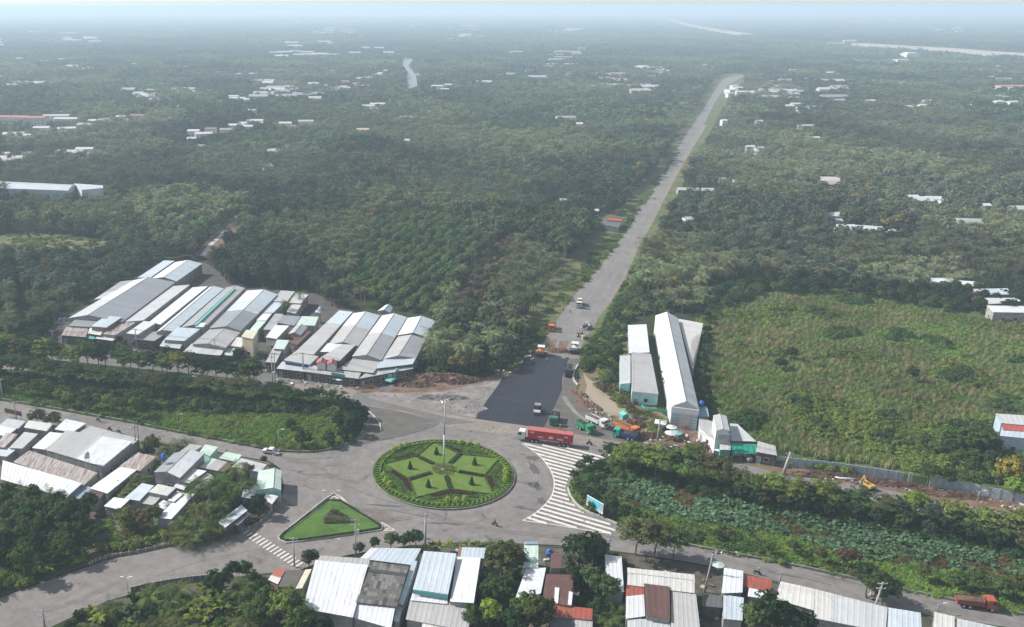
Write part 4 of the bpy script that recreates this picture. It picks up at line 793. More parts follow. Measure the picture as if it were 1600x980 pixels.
def openings(root, loc, A, B, z0, z1, kind, n, ih=(1, 2.1), wd=1.1, m=None):
    """windows or doors along the wall A-B (plan), each a frame with its pane; they face outwards"""
    d = (B - A); L = d.length; d.normalize(); nn_ = Vector((d.y, -d.x, 0)); ang = math.atan2(d.y, d.x)
    for i in range(n):
        c = A.lerp(B, (i + .5) / n); M4 = Matrix.Translation(Vector((c.x, c.y, 0)) - loc) @ Matrix.Rotation(ang, 4, 'Z')
        mb = MB(); w2 = wd / 2; a, b2 = ih
        for (x0, x1, y0, y1) in ((-w2 - .08, w2 + .08, b2, b2 + .09), (-w2 - .08, w2 + .08, a - .09, a), (-w2 - .08, -w2, a, b2), (w2, w2 + .08, a, b2)): mb.box(x0, -.08, y0, x1, .02, y1)
        o = link_mesh(kind, mb.mesh(M_FRAME), root); o.matrix_local = M4
        mb = MB(); mb.box(-w2 + .002, -.03, a + .002, w2 - .002, .01, b2 - .002); p = link_mesh('pane' if kind == 'window' else 'door_leaf', mb.mesh(m or (M_DARK if kind == 'window' else M_SHUT)), o)
def house(label, q, eave, kind='gable', rise=1.2, col='white', col2=None, wall='conc', rf=.5, cat='shed', group=None, name='shed', win=1, wmin=3.0, drop=None, base=0.0):
    """q: the four eave corners as seen in the photograph (near-left, near-right, far-right, far-left)
    kind: gable (ridge runs away from us), cross (ridge runs across), mono (falls towards us by -rise), side (falls sideways), flat"""
    a, b, c, d = (at(p[0], p[1], eave) for p in q); g = (a + b + c + d) / 4; loc = Vector((g.x, g.y, 0)); root = empty(name, loc, 0, label, cat, group); col2 = col2 or col
    up = Vector((0, 0, rise)); ins = .22
    if kind in ('gable',):
        r0 = a.lerp(b, rf) + up; r1 = d.lerp(c, rf) + up; slope(root, loc, a, d, r0, r1, col); slope(root, loc, b, c, r0, r1, col2); top = [a, r0, b, c, r1, d]
        rd = MB(); dd = (r1 - r0).normalized(); rd.tube(r0 + Vector((0, 0, .02)) - loc - dd * .05, r1 + Vector((0, 0, .02)) - loc + dd * .05, .13, n=6); rd.build('ridge_cap', RM['pale'], root)
    elif kind == 'cross':
        r0 = a.lerp(d, rf) + up; r1 = b.lerp(c, rf) + up; slope(root, loc, a, b, r0, r1, col); slope(root, loc, d, c, r0, r1, col2); top = [a, b, r1, c, d, r0]
        rd = MB(); dd = (r1 - r0).normalized(); rd.tube(r0 + Vector((0, 0, .02)) - loc - dd * .05, r1 + Vector((0, 0, .02)) - loc + dd * .05, .13, n=6); rd.build('ridge_cap', RM['pale'], root)
    elif kind == 'mono': c, d = c + up, d + up; slope(root, loc, a, b, d, c, col); top = [a, b, c, d]
    elif kind == 'side': b, c = b + up, c + up; slope(root, loc, a, d, b, c, col); top = [a, b, c, d]
    else: slope(root, loc, a, b, d, c, col); top = [a, b, c, d]
    # walls follow the roof edge, a little inside and under it
    ctr = Vector((g.x, g.y, 0)); W = []
    for p in top:
        v = Vector((p.x, p.y, 0)) - ctr; k = 1 - ins / max(v.length, .5) * 1.3; w_ = ctr + v * k; W.append(Vector((w_.x, w_.y, p.z - .13)))
    n = len(W); vs = [(p.x - loc.x, p.y - loc.y, base) for p in W] + [tuple(p - loc) for p in W]; fs = []
    for i in range(n): fs.append((i, (i + 1) % n, n + (i + 1) % n, n + i))
    fs += [tuple(n + i for i in t_) for t_ in tessellate_polygon([[Vector((p.x, p.y, 0)) for p in W]])]
    if wall: link_mesh('wall', mesh_from(vs, fs, WALLM[wall], name='wall'), root)
    if win and wall:
        corner = {'gable': (0, 2, 3, 5), 'cross': (0, 1, 3, 4)}.get(kind, (0, 1, 2, 3)); A, B, Cc, D = (W[i] for i in corner)
        A, B, Cc, D = (Vector((p.x, p.y, 0)) for p in (A, B, Cc, D)); hh = eave + min(0, rise if kind == 'mono' else 0)
        wz = (min(1.0, hh * .35), min(2.2, hh * .68))
        L = (B - A).length
        if hh > 2.2:
            nw = int(L / 4.5)
            if nw: openings(root, loc, A.lerp(B, .1), B, 0, hh, 'window', nw, wz)
            openings(root, loc, A, A.lerp(B, min(.3, 2.6 / L)), 0, hh, 'door', 1, (.02, min(2.1, hh * .8)), 1.0)
            for (P0, P1) in ((B, Cc), (D, A)):
                L2 = (P1 - P0).length; n2 = min(6, int(L2 / 5)); 
                if n2 and P0.x * 1.0 < 9999: openings(root, loc, P0, P1, 0, hh, 'window', n2, wz)
    return root
GA = 'long sheds of the roadside market'; GC = 'sheds of the second market block'; GD = 'houses between the two left roads'; GE = 'roadside houses below the roundabout'; GR = 'sheds and shops beside the work yard'
W, G_ = 'white', 'grey'
# --- first market block
house('pale blue roofed shed at the very back corner of the long market block', [(215, 434), (236, 435), (273, 409), (256, 407)], 4.5, 'side', .5, 'paleblue', group=GA)
house('shed with one white and one pale blue slope at the market back', [(236.5, 435.5), (276, 440), (316, 412), (274, 409.5)], 5, 'gable', 1.4, 'white', 'paleblue', group=GA)
house('narrow blue-grey lean-to along the forest side of the big slate shed', [(147, 468), (171, 466), (207, 439), (188, 440)], 4.2, 'side', .4, [(.4, 'pale'), (1, 'grey')], group=GA)
house('biggest slate-grey shed at the forest end of the market block', [(107, 497), (191, 503), (274, 441), (208, 438)], 5.5, 'gable', 1.8, [(.45, 'pale'), (1, 'offwhite')], 'slate', rf=.37, group=GA)
house('low slate roof in front of the biggest slate shed', [(107, 509), (140, 511), (165, 496), (125, 494)], 4.8, 'mono', .5, 'slate', group=GA)
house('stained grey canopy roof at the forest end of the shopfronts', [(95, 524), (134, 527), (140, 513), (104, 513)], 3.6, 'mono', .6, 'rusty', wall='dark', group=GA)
house('pale blue box roof with brown side wall above the shopfronts', [(142, 510), (166, 512), (191, 497), (165, 495)], 6, 'mono', .4, 'paleblue', wall='brick', group=GA)
house('small pale canopy below the pale blue box roof', [(137, 521), (157, 524), (165, 513), (142, 511)], 4, 'mono', .5, 'white', wall='dark', group=GA)
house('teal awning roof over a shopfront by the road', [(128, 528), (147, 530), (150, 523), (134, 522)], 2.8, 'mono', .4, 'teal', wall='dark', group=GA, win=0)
house('brownish stained roof between the box roof and the grey canopy', [(160, 522), (180, 524), (215, 504), (193, 504)], 4.4, 'mono', .5, 'rusty', group=GA)
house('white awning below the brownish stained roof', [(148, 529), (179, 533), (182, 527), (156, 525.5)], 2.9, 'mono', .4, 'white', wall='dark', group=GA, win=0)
house('long light grey shed with a dark gap on its right', [(194, 503), (224, 503), (297, 447), (271, 447)], 5, 'side', .6, 'pale', group=GA)
house('long narrow bright white shed in the market block', [(231, 505), (251, 509), (325, 449), (301, 449)], 5, 'side', .5, 'white', group=GA)
house('long pale blue shed beside the teal-striped one', [(244, 519), (272, 518), (350, 451), (327, 449)], 5, 'gable', .8, 'white', 'paleblue', rf=.3, group=GA)
tsh = house('long grey shed with a teal stripe down its roof', [(283, 512), (321, 510), (383, 450), (354, 449)], 5.2, 'gable', .9, 'grey', 'lgrey', group=GA)
p0, p1 = at(305, 508, 6.35), at(366, 450.5, 6.35); mb = MB(); ribbon(mb, [p0 - tsh.location, p1 - tsh.location], 1.0, 6.15, 6.32); mb.build('teal_ridge_strip', RM['teal'], tsh)
house('white roof step at the road end of the teal-striped shed', [(305, 511), (318, 511), (322, 505), (310, 504.5)], 5.9, 'mono', .1, 'white', group=GA, win=0)
house('white roof with grey side wall behind the street front', [(197, 521), (215, 523), (245, 505), (225, 503)], 5.4, 'mono', .3, 'white', group=GA)
house('flat grey shop roof with dark front, mid block', [(208, 530), (241, 533), (261, 522), (228, 519)], 3.6, 'mono', .5, 'grey', wall='dark', group=GA)
house('pale blue roof with tall grey side below the pale blue shed', [(256, 531), (288, 533), (314, 515), (277, 513)], 4.8, 'mono', .4, 'paleblue', group=GA)
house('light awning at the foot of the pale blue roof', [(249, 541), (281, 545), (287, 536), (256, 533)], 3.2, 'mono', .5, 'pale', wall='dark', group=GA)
house('wide shed with white, pale and slate bands across its roof', [(327, 513), (376, 517), (434, 460), (386, 454)], 5.2, 'gable', 1.4, [(.42, 'slate'), (.7, 'paleblue'), (1, 'white')], [(.42, 'slate'), (.65, 'pale'), (1, 'paleblue')], rf=.56, group=GA)
house('lower grey gable in front of the banded shed', [(300, 538), (352, 544), (376, 519), (328, 514)], 4.6, 'gable', 1.0, 'grey', 'lgrey', group=GA)
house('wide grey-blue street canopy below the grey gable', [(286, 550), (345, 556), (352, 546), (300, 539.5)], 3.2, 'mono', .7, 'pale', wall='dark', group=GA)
house('grey back roof at the orchard side of the market', [(425, 471), (449, 473), (461, 457), (439, 454)], 4.6, 'side', .5, 'lgrey', group=GA)
house('white back roof with a palm in front, orchard side of the market', [(450, 473), (470, 473), (482, 459), (461, 457)], 4.6, 'side', -.4, 'offwhite', group=GA)
house('pale lower roof beside the palm at the orchard side', [(448, 487), (462, 489), (471, 475), (456, 474)], 4, 'side', -.3, 'offwhite', group=GA)
house('small blue-grey roof stepping down along the banded shed', [(410, 489), (427, 490), (443, 474), (425, 472)], 4.3, 'side', .3, 'paleblue', group=GA)
house('small white roof stepping down along the banded shed', [(400, 501), (416, 502), (425, 491), (410, 490)], 4.3, 'side', .3, 'white', group=GA)
house('small pale green roof stepping down along the banded shed', [(389, 517), (402, 518), (416, 503), (402, 501.5)], 4.2, 'side', .3, 'palegreen', group=GA)
h2 = house('two-storey cream house with small roof terrace among the shops', [(377, 526), (395, 530), (403, 518), (385, 516)], 7.6, 'mono', .2, 'cream', wall='yellow', name='house', cat='house', group='two-storey houses')
house('beige roof beside the two-storey cream house', [(357, 540), (377, 543), (384, 530), (368, 528)], 4, 'mono', .4, 'offwhite', group=GA)
house('pale green awning by the roadside tree', [(348, 555), (366, 556), (370, 545), (355, 544)], 2.8, 'mono', .5, 'palegreen', wall='dark', group=GA, win=0)
house('grey roof in the gap behind the cream house', [(411, 515), (428, 517), (443, 492), (430, 490)], 4, 'side', .3, 'grey', group=GA)
house('dark slate roof in front of the palm', [(432, 504), (460, 509), (470, 496), (443, 494)], 4.4, 'mono', .4, 'slate', group=GA)
house('grey-green roof at the corner between the two market blocks', [(462, 508), (492, 509), (498, 497), (472, 496)], 4.2, 'mono', .5, 'palegreen', group=GA)
house('white-blue roof with teal side panel between the blocks', [(415, 527), (432, 531), (452, 510), (430, 508)], 5, 'side', .3, 'white', group=GA)
house('dark red-brown roof in the gap between the blocks', [(447, 534), (464, 542), (487, 520), (462, 518)], 3.6, 'side', .6, 'brown', wall='dark', group=GA)
house('small grey hipped-looking roof above the red-brown one', [(450, 522), (470, 524), (481, 511), (462, 509)], 4.6, 'gable', .9, 'lgrey', 'grey', group=GA)
house('pale green-grey box roof at the street end of the gap', [(427, 545), (444, 546), (452, 533), (433, 532)], 5, 'mono', .3, 'palegreen', group=GA)
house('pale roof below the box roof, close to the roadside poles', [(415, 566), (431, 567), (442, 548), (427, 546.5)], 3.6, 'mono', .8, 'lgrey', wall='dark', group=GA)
# --- second market block
house('long grey shed with pale blue far end, first of the second block', [(460, 551), (490, 556), (551, 489), (530, 485)], 5, 'side', .4, [(.68, 'lgrey'), (1, 'paleblue')], group=GC)
house('gabled shed with grey front half and white back half, second of its block', [(513, 538), (560, 541), (594, 493), (551, 489.5)], 5, 'gable', 1.2, [(.55, 'lgrey'), (1, 'white')], [(.5, 'lgrey'), (1, 'paleblue')], rf=.48, group=GC)
house('small white roof in front of the second gabled shed', [(500, 550), (526, 550), (536, 539), (512, 538)], 5.0, 'mono', .4, 'white', group=GC)
house('grey block roof with dark side wall above the red gablets', [(497, 561), (531, 565), (556, 540), (535, 538)], 6, 'side', .3, 'lgrey', wall='dark', group=GC)
house('wide gabled shed, half grey half white, third of its block', [(550, 557), (596, 563), (636, 496), (597, 493)], 5.4, 'gable', 1.3, [(.52, 'lgrey'), (1, 'white')], [(.5, 'grey'), (1, 'paleblue')], rf=.5, group=GC)
house('white and pale blue gabled shed at the orchard end of the second block', [(621, 524), (669, 527), (680, 501), (637, 497)], 5.4, 'gable', 1.4, 'white', 'paleblue', rf=.5, group=GC)
house('grey gabled shed in front of the white and pale blue one', [(595, 562), (650, 560), (665, 530), (622, 526)], 5.0, 'gable', 1.3, 'lgrey', 'grey', rf=.5, group=GC)
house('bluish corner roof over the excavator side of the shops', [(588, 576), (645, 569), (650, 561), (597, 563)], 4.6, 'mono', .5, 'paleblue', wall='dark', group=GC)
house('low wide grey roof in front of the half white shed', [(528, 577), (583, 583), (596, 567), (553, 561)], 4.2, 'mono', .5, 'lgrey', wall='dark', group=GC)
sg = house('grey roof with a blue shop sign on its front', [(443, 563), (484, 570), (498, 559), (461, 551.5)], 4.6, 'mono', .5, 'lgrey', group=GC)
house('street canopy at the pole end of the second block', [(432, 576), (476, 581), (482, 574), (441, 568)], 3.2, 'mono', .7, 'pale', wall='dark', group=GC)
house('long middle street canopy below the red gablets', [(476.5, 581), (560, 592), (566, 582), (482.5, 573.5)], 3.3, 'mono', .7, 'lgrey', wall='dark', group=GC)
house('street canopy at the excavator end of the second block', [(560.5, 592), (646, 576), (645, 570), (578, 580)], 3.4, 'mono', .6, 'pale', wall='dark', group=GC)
for i, (x, y) in enumerate([(502, 568), (518, 570)]):
    house('small red gable on the shopfront roof, %s of the pair' % ('pole-side one' if i == 0 else 'excavator-side one'), [(x - 8, y), (x + 7, y + 1.5), (x + 9, y - 5), (x - 6, y - 6.5)], 6.0, 'gable', 1.0, 'red', 'red', group='red gablets', wall='white', name='gablet', cat='gable', win=0, base=3.9)
house('small white and blue hut at the orchard edge behind the sheds', [(590, 486), (610, 489), (614, 480), (602, 477)], 4, 'gable', .9, 'white', 'bluegrey', name='hut', cat='hut')
house('grey-white block on the big white house roof by the palm hedge', [(492, 488), (500, 489), (502, 485), (494, 484)], 5, 'flat', 0, 'paleblue', name='hut', cat='hut')
# --- houses between the left roads
def D_(label, q, eave=4.0, kind='mono', rise=.5, col='white', **k): return house(label, q, eave * .82, kind, rise, col, group=GD, name=k.pop('name', 'house'), cat=k.pop('cat', 'house'), **k)
D_('big shed with grey and white mono-pitch roof in the left village', [(71, 703), (160, 729), (208, 693), (104, 675)], 6, 'mono', .6, [(.5, 'lgrey'), (.58, 'pale'), (1, 'white')])
D_('long rust-streaked grey roof between two white roofs', [(20, 722), (130, 759), (153, 741), (46, 706)], 4.6, 'mono', .4, 'rusty')
D_('long white roof nearest the banana grove', [(1, 749), (103, 778), (129, 760), (5, 724)], 4.2, 'mono', .9, 'white')
D_('dark red-brown roof with greenish sheets by the banana grove', [(110, 776), (149, 787), (165, 773), (132, 761)], 3.2, 'mono', .6, [(.4, 'bluegrey'), (1, 'brown')])
D_('long white roof running towards the rusty one', [(140, 763), (168, 774), (214, 737), (188, 729)], 4, 'side', .5, 'white')
D_('rusty corrugated roof beside the big tree', [(187, 728), (219, 738), (245, 716), (216, 706)], 4, 'side', .4, 'rusty')
D_('small white roof tucked against the big grey shed', [(50, 700), (70, 704), (102, 679), (78, 675)], 4.2, 'side', .3, 'white')
D_('white roof nearest the upper road beside the tree pair', [(85, 671), (113, 676), (135, 664), (103, 657)], 4.4, 'mono', .5, 'white')
D_('long low grey roof along the upper road', [(117, 679), (205, 696), (219, 688), (140, 667)], 3.6, 'mono', .4, 'lgrey')
D_('white roof next to the tree pair by the upper road', [(37, 668), (73, 674), (83, 664), (45, 659)], 4, 'mono', .4, 'offwhite')
D_('pale roof at the picture edge by the upper road', [(-2, 665), (28, 670), (41, 660), (12, 656)], 4, 'mono', .4, 'pale')
D_('white roof at the edge below the pale one', [(-12, 678), (10, 682), (26, 672), (0, 667)], 3.6, 'mono', .4, 'white')
D_('weathered grey roof with dark gap in the left village', [(-10, 698), (7, 701), (28, 680), (10, 676)], 4, 'side', .3, 'rusty')
D_('weathered grey roof above the ivy-covered wall', [(14, 700), (35, 703), (60, 680), (38, 675)], 4.2, 'side', .4, 'lgrey')
D_('small white roof above the long white one at the edge', [(-8, 712), (11, 715), (28, 702), (3, 698)], 3.4, 'side', .3, 'paleblue')
D_('tall grey and white roofed house with bare side wall', [(240, 738), (281, 747), (320, 708), (272, 708)], 6, 'gable', 1.0, 'slate', col2='white', rf=.5)
D_('grey roof behind the tall grey and white house', [(279, 707), (297, 710), (316, 699), (297, 696)], 4.4, 'mono', .4, 'lgrey')
D_('pale teal roof by the upper road', [(312, 706), (328, 713), (341, 701), (321, 697)], 4.6, 'mono', .5, 'palegreen', wall='mint')
D_('second pale teal roof, longer, by the upper road', [(342, 716), (370, 722), (378, 713), (353, 708)], 3.8, 'mono', .4, 'palegreen')
D_('patchy rusty grey roof in the middle of the small houses', [(310, 730), (350, 738), (363, 726), (332, 718)], 3.6, 'mono', .4, [(.3, 'palegreen'), (.75, 'lgrey'), (1, 'brown')])
D_('white-blue roof beside the tall house', [(277, 751), (296, 757), (323, 738), (302, 732)], 4.4, 'side', .4, 'white')
D_('grey-white roof with step beside the white-blue one', [(297, 758), (314, 763), (337, 743), (324, 739)], 4, 'side', -.4, 'pale')
D_('tiny white roof below the white-blue one', [(271, 761), (287, 766), (294, 758), (279, 753)], 3.2, 'mono', .3, 'white')
D_('grey roof with the bare tree in front near the junction', [(362, 730), (407, 738), (417, 728), (377, 718)], 4, 'mono', .4, 'pale')
D_('mint green gabled house at the junction corner', [(399, 766), (439, 766), (440, 735), (404, 736)], 4.6, 'gable', .7, 'palegreen', col2='palegreen', rf=.70, wall='mint')
D_('white awning in front of the mint green house', [(377, 777), (405, 781), (411, 771), (381, 766)], 3, 'mono', .4, 'white', wall='dark')
D_('tilted white awning at the junction corner', [(412, 780), (425, 788), (435, 777), (416, 772)], 3, 'mono', .3, 'white', wall='dark')
D_('white hut beside the lawn of the left village', [(162, 791), (186, 798), (203, 782), (178, 777)], 3.6, 'side', .3, 'white')
D_('white-blue roof half under the palm clump', [(194, 779), (218, 785), (241, 761), (222, 755)], 3.8, 'side', .4, 'paleblue')
D_('off-white raised roof among the small houses', [(232, 769), (261, 775), (275, 764), (247, 758)], 5, 'mono', .3, 'offwhite')
D_('grey low roof left of the raised off-white one', [(216, 786), (240, 791), (252, 778), (232, 771)], 3.4, 'side', .3, 'lgrey')
D_('small white box roof right of the raised off-white one', [(262, 782), (272, 786), (287, 773), (277, 767)], 4, 'side', .3, 'white')
D_('low white roof in front of the small box roof', [(243, 791), (257, 796), (268, 787), (255, 783)], 3.2, 'mono', .3, 'white')
D_('long narrow white roof reaching the palm grove', [(245, 809), (268, 814), (305, 774), (285, 770)], 3.8, 'side', .5, 'white')
D_('tilted white canopy under the coconut palms by the road', [(340, 816), (352, 828), (387, 801), (377, 789)], 3.6, 'side', .6, 'paleblue', wall='dark', win=0)
D_('narrow pale canopy at the roadside under the palms', [(363, 819), (371, 823), (392, 804), (386, 800)], 3, 'side', .3, 'offwhite', wall='dark', win=0)
# --- houses below the roundabout
def E_(label, q, eave=4.0, kind='mono', rise=.5, col='white', **k): return house(label, q, eave, kind, rise, col, group=GE, name=k.pop('name', 'house'), cat=k.pop('cat', 'house'), **k)
E_('small roof striped faded red beside the zebra crossing', [(419, 906), (434, 915), (447, 891), (431, 888)], 3.6, 'side', .3, [(.4, 'offwhite'), (.7, 'redrust'), (1, 'redrust')], wall='brick')
E_('dark brown small roof beside the zebra crossing', [(434.5, 917), (461, 920), (475, 893), (447.5, 891)], 3.8, 'side', .3, 'darktile')
E_('narrow cream roof strip against the big white roof', [(461.5, 920), (472, 920), (487, 890), (477, 890)], 4.2, 'side', .1, 'cream')
E_('biggest plain white roof below the roundabout', [(473, 951), (551, 965), (575, 888), (493, 880)], 5.2, 'mono', .8, 'white')
E_('grey strip roof behind the biggest white roof', [(495, 878), (576, 886), (578, 875), (501, 870)], 4.6, 'mono', .3, 'lgrey')
E_('pale blue roof with pole in front, beside the road trees', [(562, 873), (644, 883), (658, 859), (580, 858)], 4.2, 'mono', .3, [(.15, 'white'), (1, 'paleblue')])
dk = E_('dark tiled roof patched with lighter sheets', [(556, 942), (620, 949), (639, 886), (578, 878)], 5.4, 'flat', 0, 'darktile')
E_('white sloping roof in front of the dark patched roof', [(551, 965), (611, 982), (618, 951), (556, 944)], 4.4, 'mono', .8, 'white')
E_('long narrow pale blue side roof of the dark patched house', [(622, 943), (630, 944), (652, 876), (645, 875)], 4.8, 'side', -.2, 'paleblue')
E_('small pale blue roof at the foot of the narrow side roof', [(615, 970), (623, 971), (630, 946), (620, 945)], 3.8, 'side', -.2, 'paleblue')
tf = E_('light blue roof with a teal band along its lower edge', [(645, 921), (700, 929), (713, 868), (662, 864)], 6.2, 'mono', .5, 'paleblue', wall='blue')
E_('white-blue lower roof below the teal band', [(641, 938), (699, 944), (700, 932), (646, 925)], 4.6, 'mono', .5, 'white', wall='blue')
E_('tall white roof right of the light blue one', [(703, 940), (740, 945), (751, 874), (714.5, 870)], 5.4, 'side', .4, 'white')
E_('pale blue roof with a rusty corner by the road palms', [(715, 870), (756, 873), (759, 858), (717, 857)], 4.4, 'mono', .3, [(.12, 'rust'), (1, 'paleblue')])
E_('wide weathered grey roof at the bottom edge', [(634, 968), (731, 986), (739, 945), (641, 939)], 4, 'mono', .4, 'lgrey')
E_('roof of pale sheets at the very bottom below the weathered grey one', [(655, 1010), (728, 1020), (731, 988), (660, 976)], 3.4, 'mono', .4, 'offwhite')
gh = E_('pale green translucent roof with dark panes at its top', [(818, 886), (841, 887), (841, 852), (819, 851)], 5, 'mono', .5, 'palegreen', wall='mint')
E_('white-blue roof with skylight beside the brown roofs', [(803, 941), (845, 929), (853, 889), (822, 888)], 4.6, 'side', .3, 'white')
E_('narrow dark brown roof between tree crowns', [(860, 888), (876, 889), (877, 862), (861, 861)], 5, 'side', .2, 'brown')
dr = E_('large dark red-brown roof with two white skylights', [(847, 941), (890, 949), (897, 900), (853, 897)], 4.6, 'side', .3, 'brown')
E_('rusty red roof strip below the large red-brown roof', [(861, 962), (925, 969), (926, 953), (863, 947)], 4.2, 'mono', .3, 'redrust')
E_('dark grey roof at the bottom edge below the rusty strip', [(858, 988), (896, 990), (897, 966), (861, 963)], 3.6, 'mono', .3, 'dgrey')
E_('light grey roof at the bottom edge below the rusty strip', [(897, 992), (925, 994), (926, 970), (898, 967)], 3.6, 'mono', .3, 'lgrey')
E_('narrow white and grey roof between two big trees', [(948, 921), (975, 925), (971, 872), (945, 868)], 4.6, 'mono', .3, [(1, 'white')])
E_('long cream-white gabled roof under the big spreading tree', [(980, 914), (1085, 927), (1085, 898), (980, 887)], 5, 'cross', .8, 'offwhite', col2='offwhite')
E_('small red-striped roof at the corner of the cream-white one', [(978, 932), (1006, 930), (1006, 914), (978, 916)], 4.6, 'mono', .3, 'redrust')
E_('white roof below the small red-striped roof', [(978, 967), (1008, 963), (1006, 931), (978, 934)], 4.4, 'mono', .3, 'white')
E_('dark brown roof with rows of bright rivets', [(1010, 963), (1047, 968), (1046, 918), (1006, 913)], 5.2, 'mono', .2, 'brown')
E_('light grey roof with dark left edge beside the brown one', [(1048, 990), (1095, 992), (1087, 929), (1049, 921)], 4.4, 'mono', .4, 'lgrey')
E_('off-white roof at the bottom edge below the brown one', [(980, 1000), (1047, 1000), (1047, 970), (980, 969)], 3.8, 'mono', .3, 'pale')
E_('white roof beside the umbrella at the lower road', [(1128, 927), (1160, 926), (1161, 894), (1131, 889)], 4.8, 'mono', .3, 'white')
E_('bluish white roof below the one beside the umbrella', [(1130, 967), (1160, 970), (1162, 936), (1130, 931)], 4, 'mono', .3, 'paleblue')
E_('flat dark grey yard roof left of the bluish white one', [(1097, 947), (1129, 950), (1129, 932), (1098, 929)], 3, 'mono', .1, 'dgrey', wall='dark', win=0)
E_('rusty red roof beside the lower road', [(1160, 917), (1203, 924), (1206, 908), (1163, 900)], 4, 'mono', .3, 'redrust', wall='dark')
E_('small white roof below the rusty red one', [(1168, 932), (1196, 936), (1198, 925), (1170, 920)], 3.8, 'mono', .2, 'white')
E_('off-white long roof start beside the lower road', [(1211, 936), (1271.5, 954), (1272, 923), (1219, 911)], 4.4, 'mono', .4, 'offwhite')
E_('long pale roof with a grey edge along the lower road', [(1272, 966), (1384, 988), (1386, 952), (1272.5, 923)], 4.4, 'mono', .4, [(.25, 'offwhite'), (1, 'pale')])
E_('pale blue roof between long pale roof and road end', [(1386.5, 988), (1441, 998), (1438, 960), (1387, 952)], 4.2, 'mono', .4, 'paleblue')
E_('off-white roof near the red dump truck', [(1458, 994), (1491, 1000), (1491, 966), (1459, 959)], 4.2, 'mono', .4, 'offwhite')
E_('last pale roof near the red dump truck', [(1494, 1004), (1560, 1016), (1565, 984), (1494, 969)], 3.8, 'mono', .4, 'pale')
# --- sheds beside the work yard
ws = house('long white gabled warehouse with roller door facing the yard', [(1050, 634), (1092, 639), (1059, 497), (1024, 493)], 7, 'gable', 2.0, 'white', 'pale', wall='white', name='warehouse', cat='warehouse', rf=.5, win=0)
house('narrow wedge-shaped white lean-to along the long warehouse', [(1081, 574), (1083, 575), (1099, 503), (1060, 498)], 5.5, 'side', -.6, 'offwhite', group=GR)
house('mint-walled shed with a beige roof beside the pond', [(987, 615), (1029, 616), (1017, 553), (987, 553)], 4, 'gable', .7, 'lgrey', 'lgrey', rf=.02, wall='mint', group=GR)
house('bright white flat roof behind the beige one', [(983, 552), (1015, 552), (1010, 508), (981, 508)], 4.2, 'side', .3, 'white', group=GR)
house('narrow pale roof with mint front beside the beige one', [(969, 600), (985, 600), (985, 556), (968, 556)], 3.8, 'side', .3, 'pale', wall='mint', group=GR)
house('blue-grey lean-to at the corner of the long warehouse', [(1092, 651), (1108, 651), (1105, 637), (1092, 636)], 4.5, 'mono', .3, 'bluegrey', group=GR)
house('white shop wing with sloping parapet beside the earth yard', [(1092, 668), (1118, 688), (1118, 660), (1092, 652)], 4, 'flat', 0, 'lgrey', wall='white', group=GR)
tw = house('two-storey white shop block with signs on its front', [(1119, 673), (1140, 673), (1135, 650), (1114, 649)], 8, 'gable', .5, 'lgrey', 'pale', wall='white', group=GR, name='house', cat='house')
house('small canopy with rusty top edge below the white shop block', [(1125, 703), (1142, 703), (1140, 686), (1123, 685)], 3.6, 'mono', .7, [(1, 'offwhite')], wall='teal', group=GR, win=0)
house('grey shop roof above the green shade cloth', [(1142, 689), (1182, 690), (1152, 666), (1140, 665)], 4.6, 'mono', .7, 'pale', wall='dark', group=GR)
house('low grey roof at the end of the shop row by the leaning pole', [(1181, 706), (1214, 712), (1211, 700), (1183, 692)], 3.6, 'mono', .6, 'lgrey', wall='dark', group=GR)
# --- others
house('pale back roof of the blue-walled house at the right edge', [(1563, 661), (1660, 670), (1660, 657), (1554, 650)], 6, 'mono', .8, 'pale', wall='blue', name='house', cat='house')
house('red roof strip of the blue-walled house at the right edge', [(1567, 672), (1660, 679), (1660, 667), (1566, 662)], 5.6, 'mono', .2, 'red', wall='blue', name='house', cat='house')
house('pale blue front roof of the blue-walled house at the right edge', [(1562, 681), (1660, 691), (1660, 678), (1565, 670)], 5.2, 'mono', .4, 'paleblue', wall='blue', name='house', cat='house')
house('pale blue shed, farthest of three at the field edge', [(1537, 461), (1583, 460), (1574, 452), (1520, 453)], 4.5, 'mono', .4, 'paleblue', group='three sheds at the field edge')
house('white shed, middle of three at the field edge', [(1545, 475), (1598, 473), (1589, 467), (1538, 467)], 4.5, 'mono', .4, 'offwhite', group='three sheds at the field edge')
house('white-blue shed, nearest of three at the field edge', [(1552, 488), (1620, 489), (1612, 480), (1541, 479)], 4.5, 'mono', .4, 'white', group='three sheds at the field edge')
house('low white roof among palms above the three sheds', [(1455, 441), (1490, 442), (1490, 436), (1454, 435)], 3.6, 'mono', .3, 'white', name='house', cat='house')
house('second low white roof among palms above the three sheds', [(1508, 447), (1538, 448), (1536, 442), (1495, 439)], 3.6, 'mono', .3, 'white', name='house', cat='house')
house('very long pale blue factory shed at the forest edge', [(-60, 292), (106, 298), (120, 289), (-55, 281)], 7, 'cross', 1.5, 'paleblue', 'pale', wall='blue', name='factory_shed', cat='shed', win=0)
house('white-ended wing of the long factory shed', [(127, 297), (161, 294), (161, 291), (116, 288)], 7, 'mono', .5, 'paleblue', wall='white', name='factory_shed', cat='shed', win=0)
house('grey roadside stall with a long red roof edge by the new road', [(938, 351), (967, 356), (972, 347), (944, 344)], 3, 'mono', .6, [(1, 'dgrey')], wall='dark', name='stall', cat='stall', win=0)
house('narrow red roof over the roadside stall by the new road', [(948, 344), (971, 346), (972, 343), (950, 341)], 4, 'mono', .3, 'red', wall='dark', name='stall', cat='stall', win=0)
house('small hut with grey roof behind the roadside stall', [(905, 332), (922, 334), (926, 329), (908, 327)], 3, 'mono', .4, 'grey', name='hut', cat='hut', win=0)
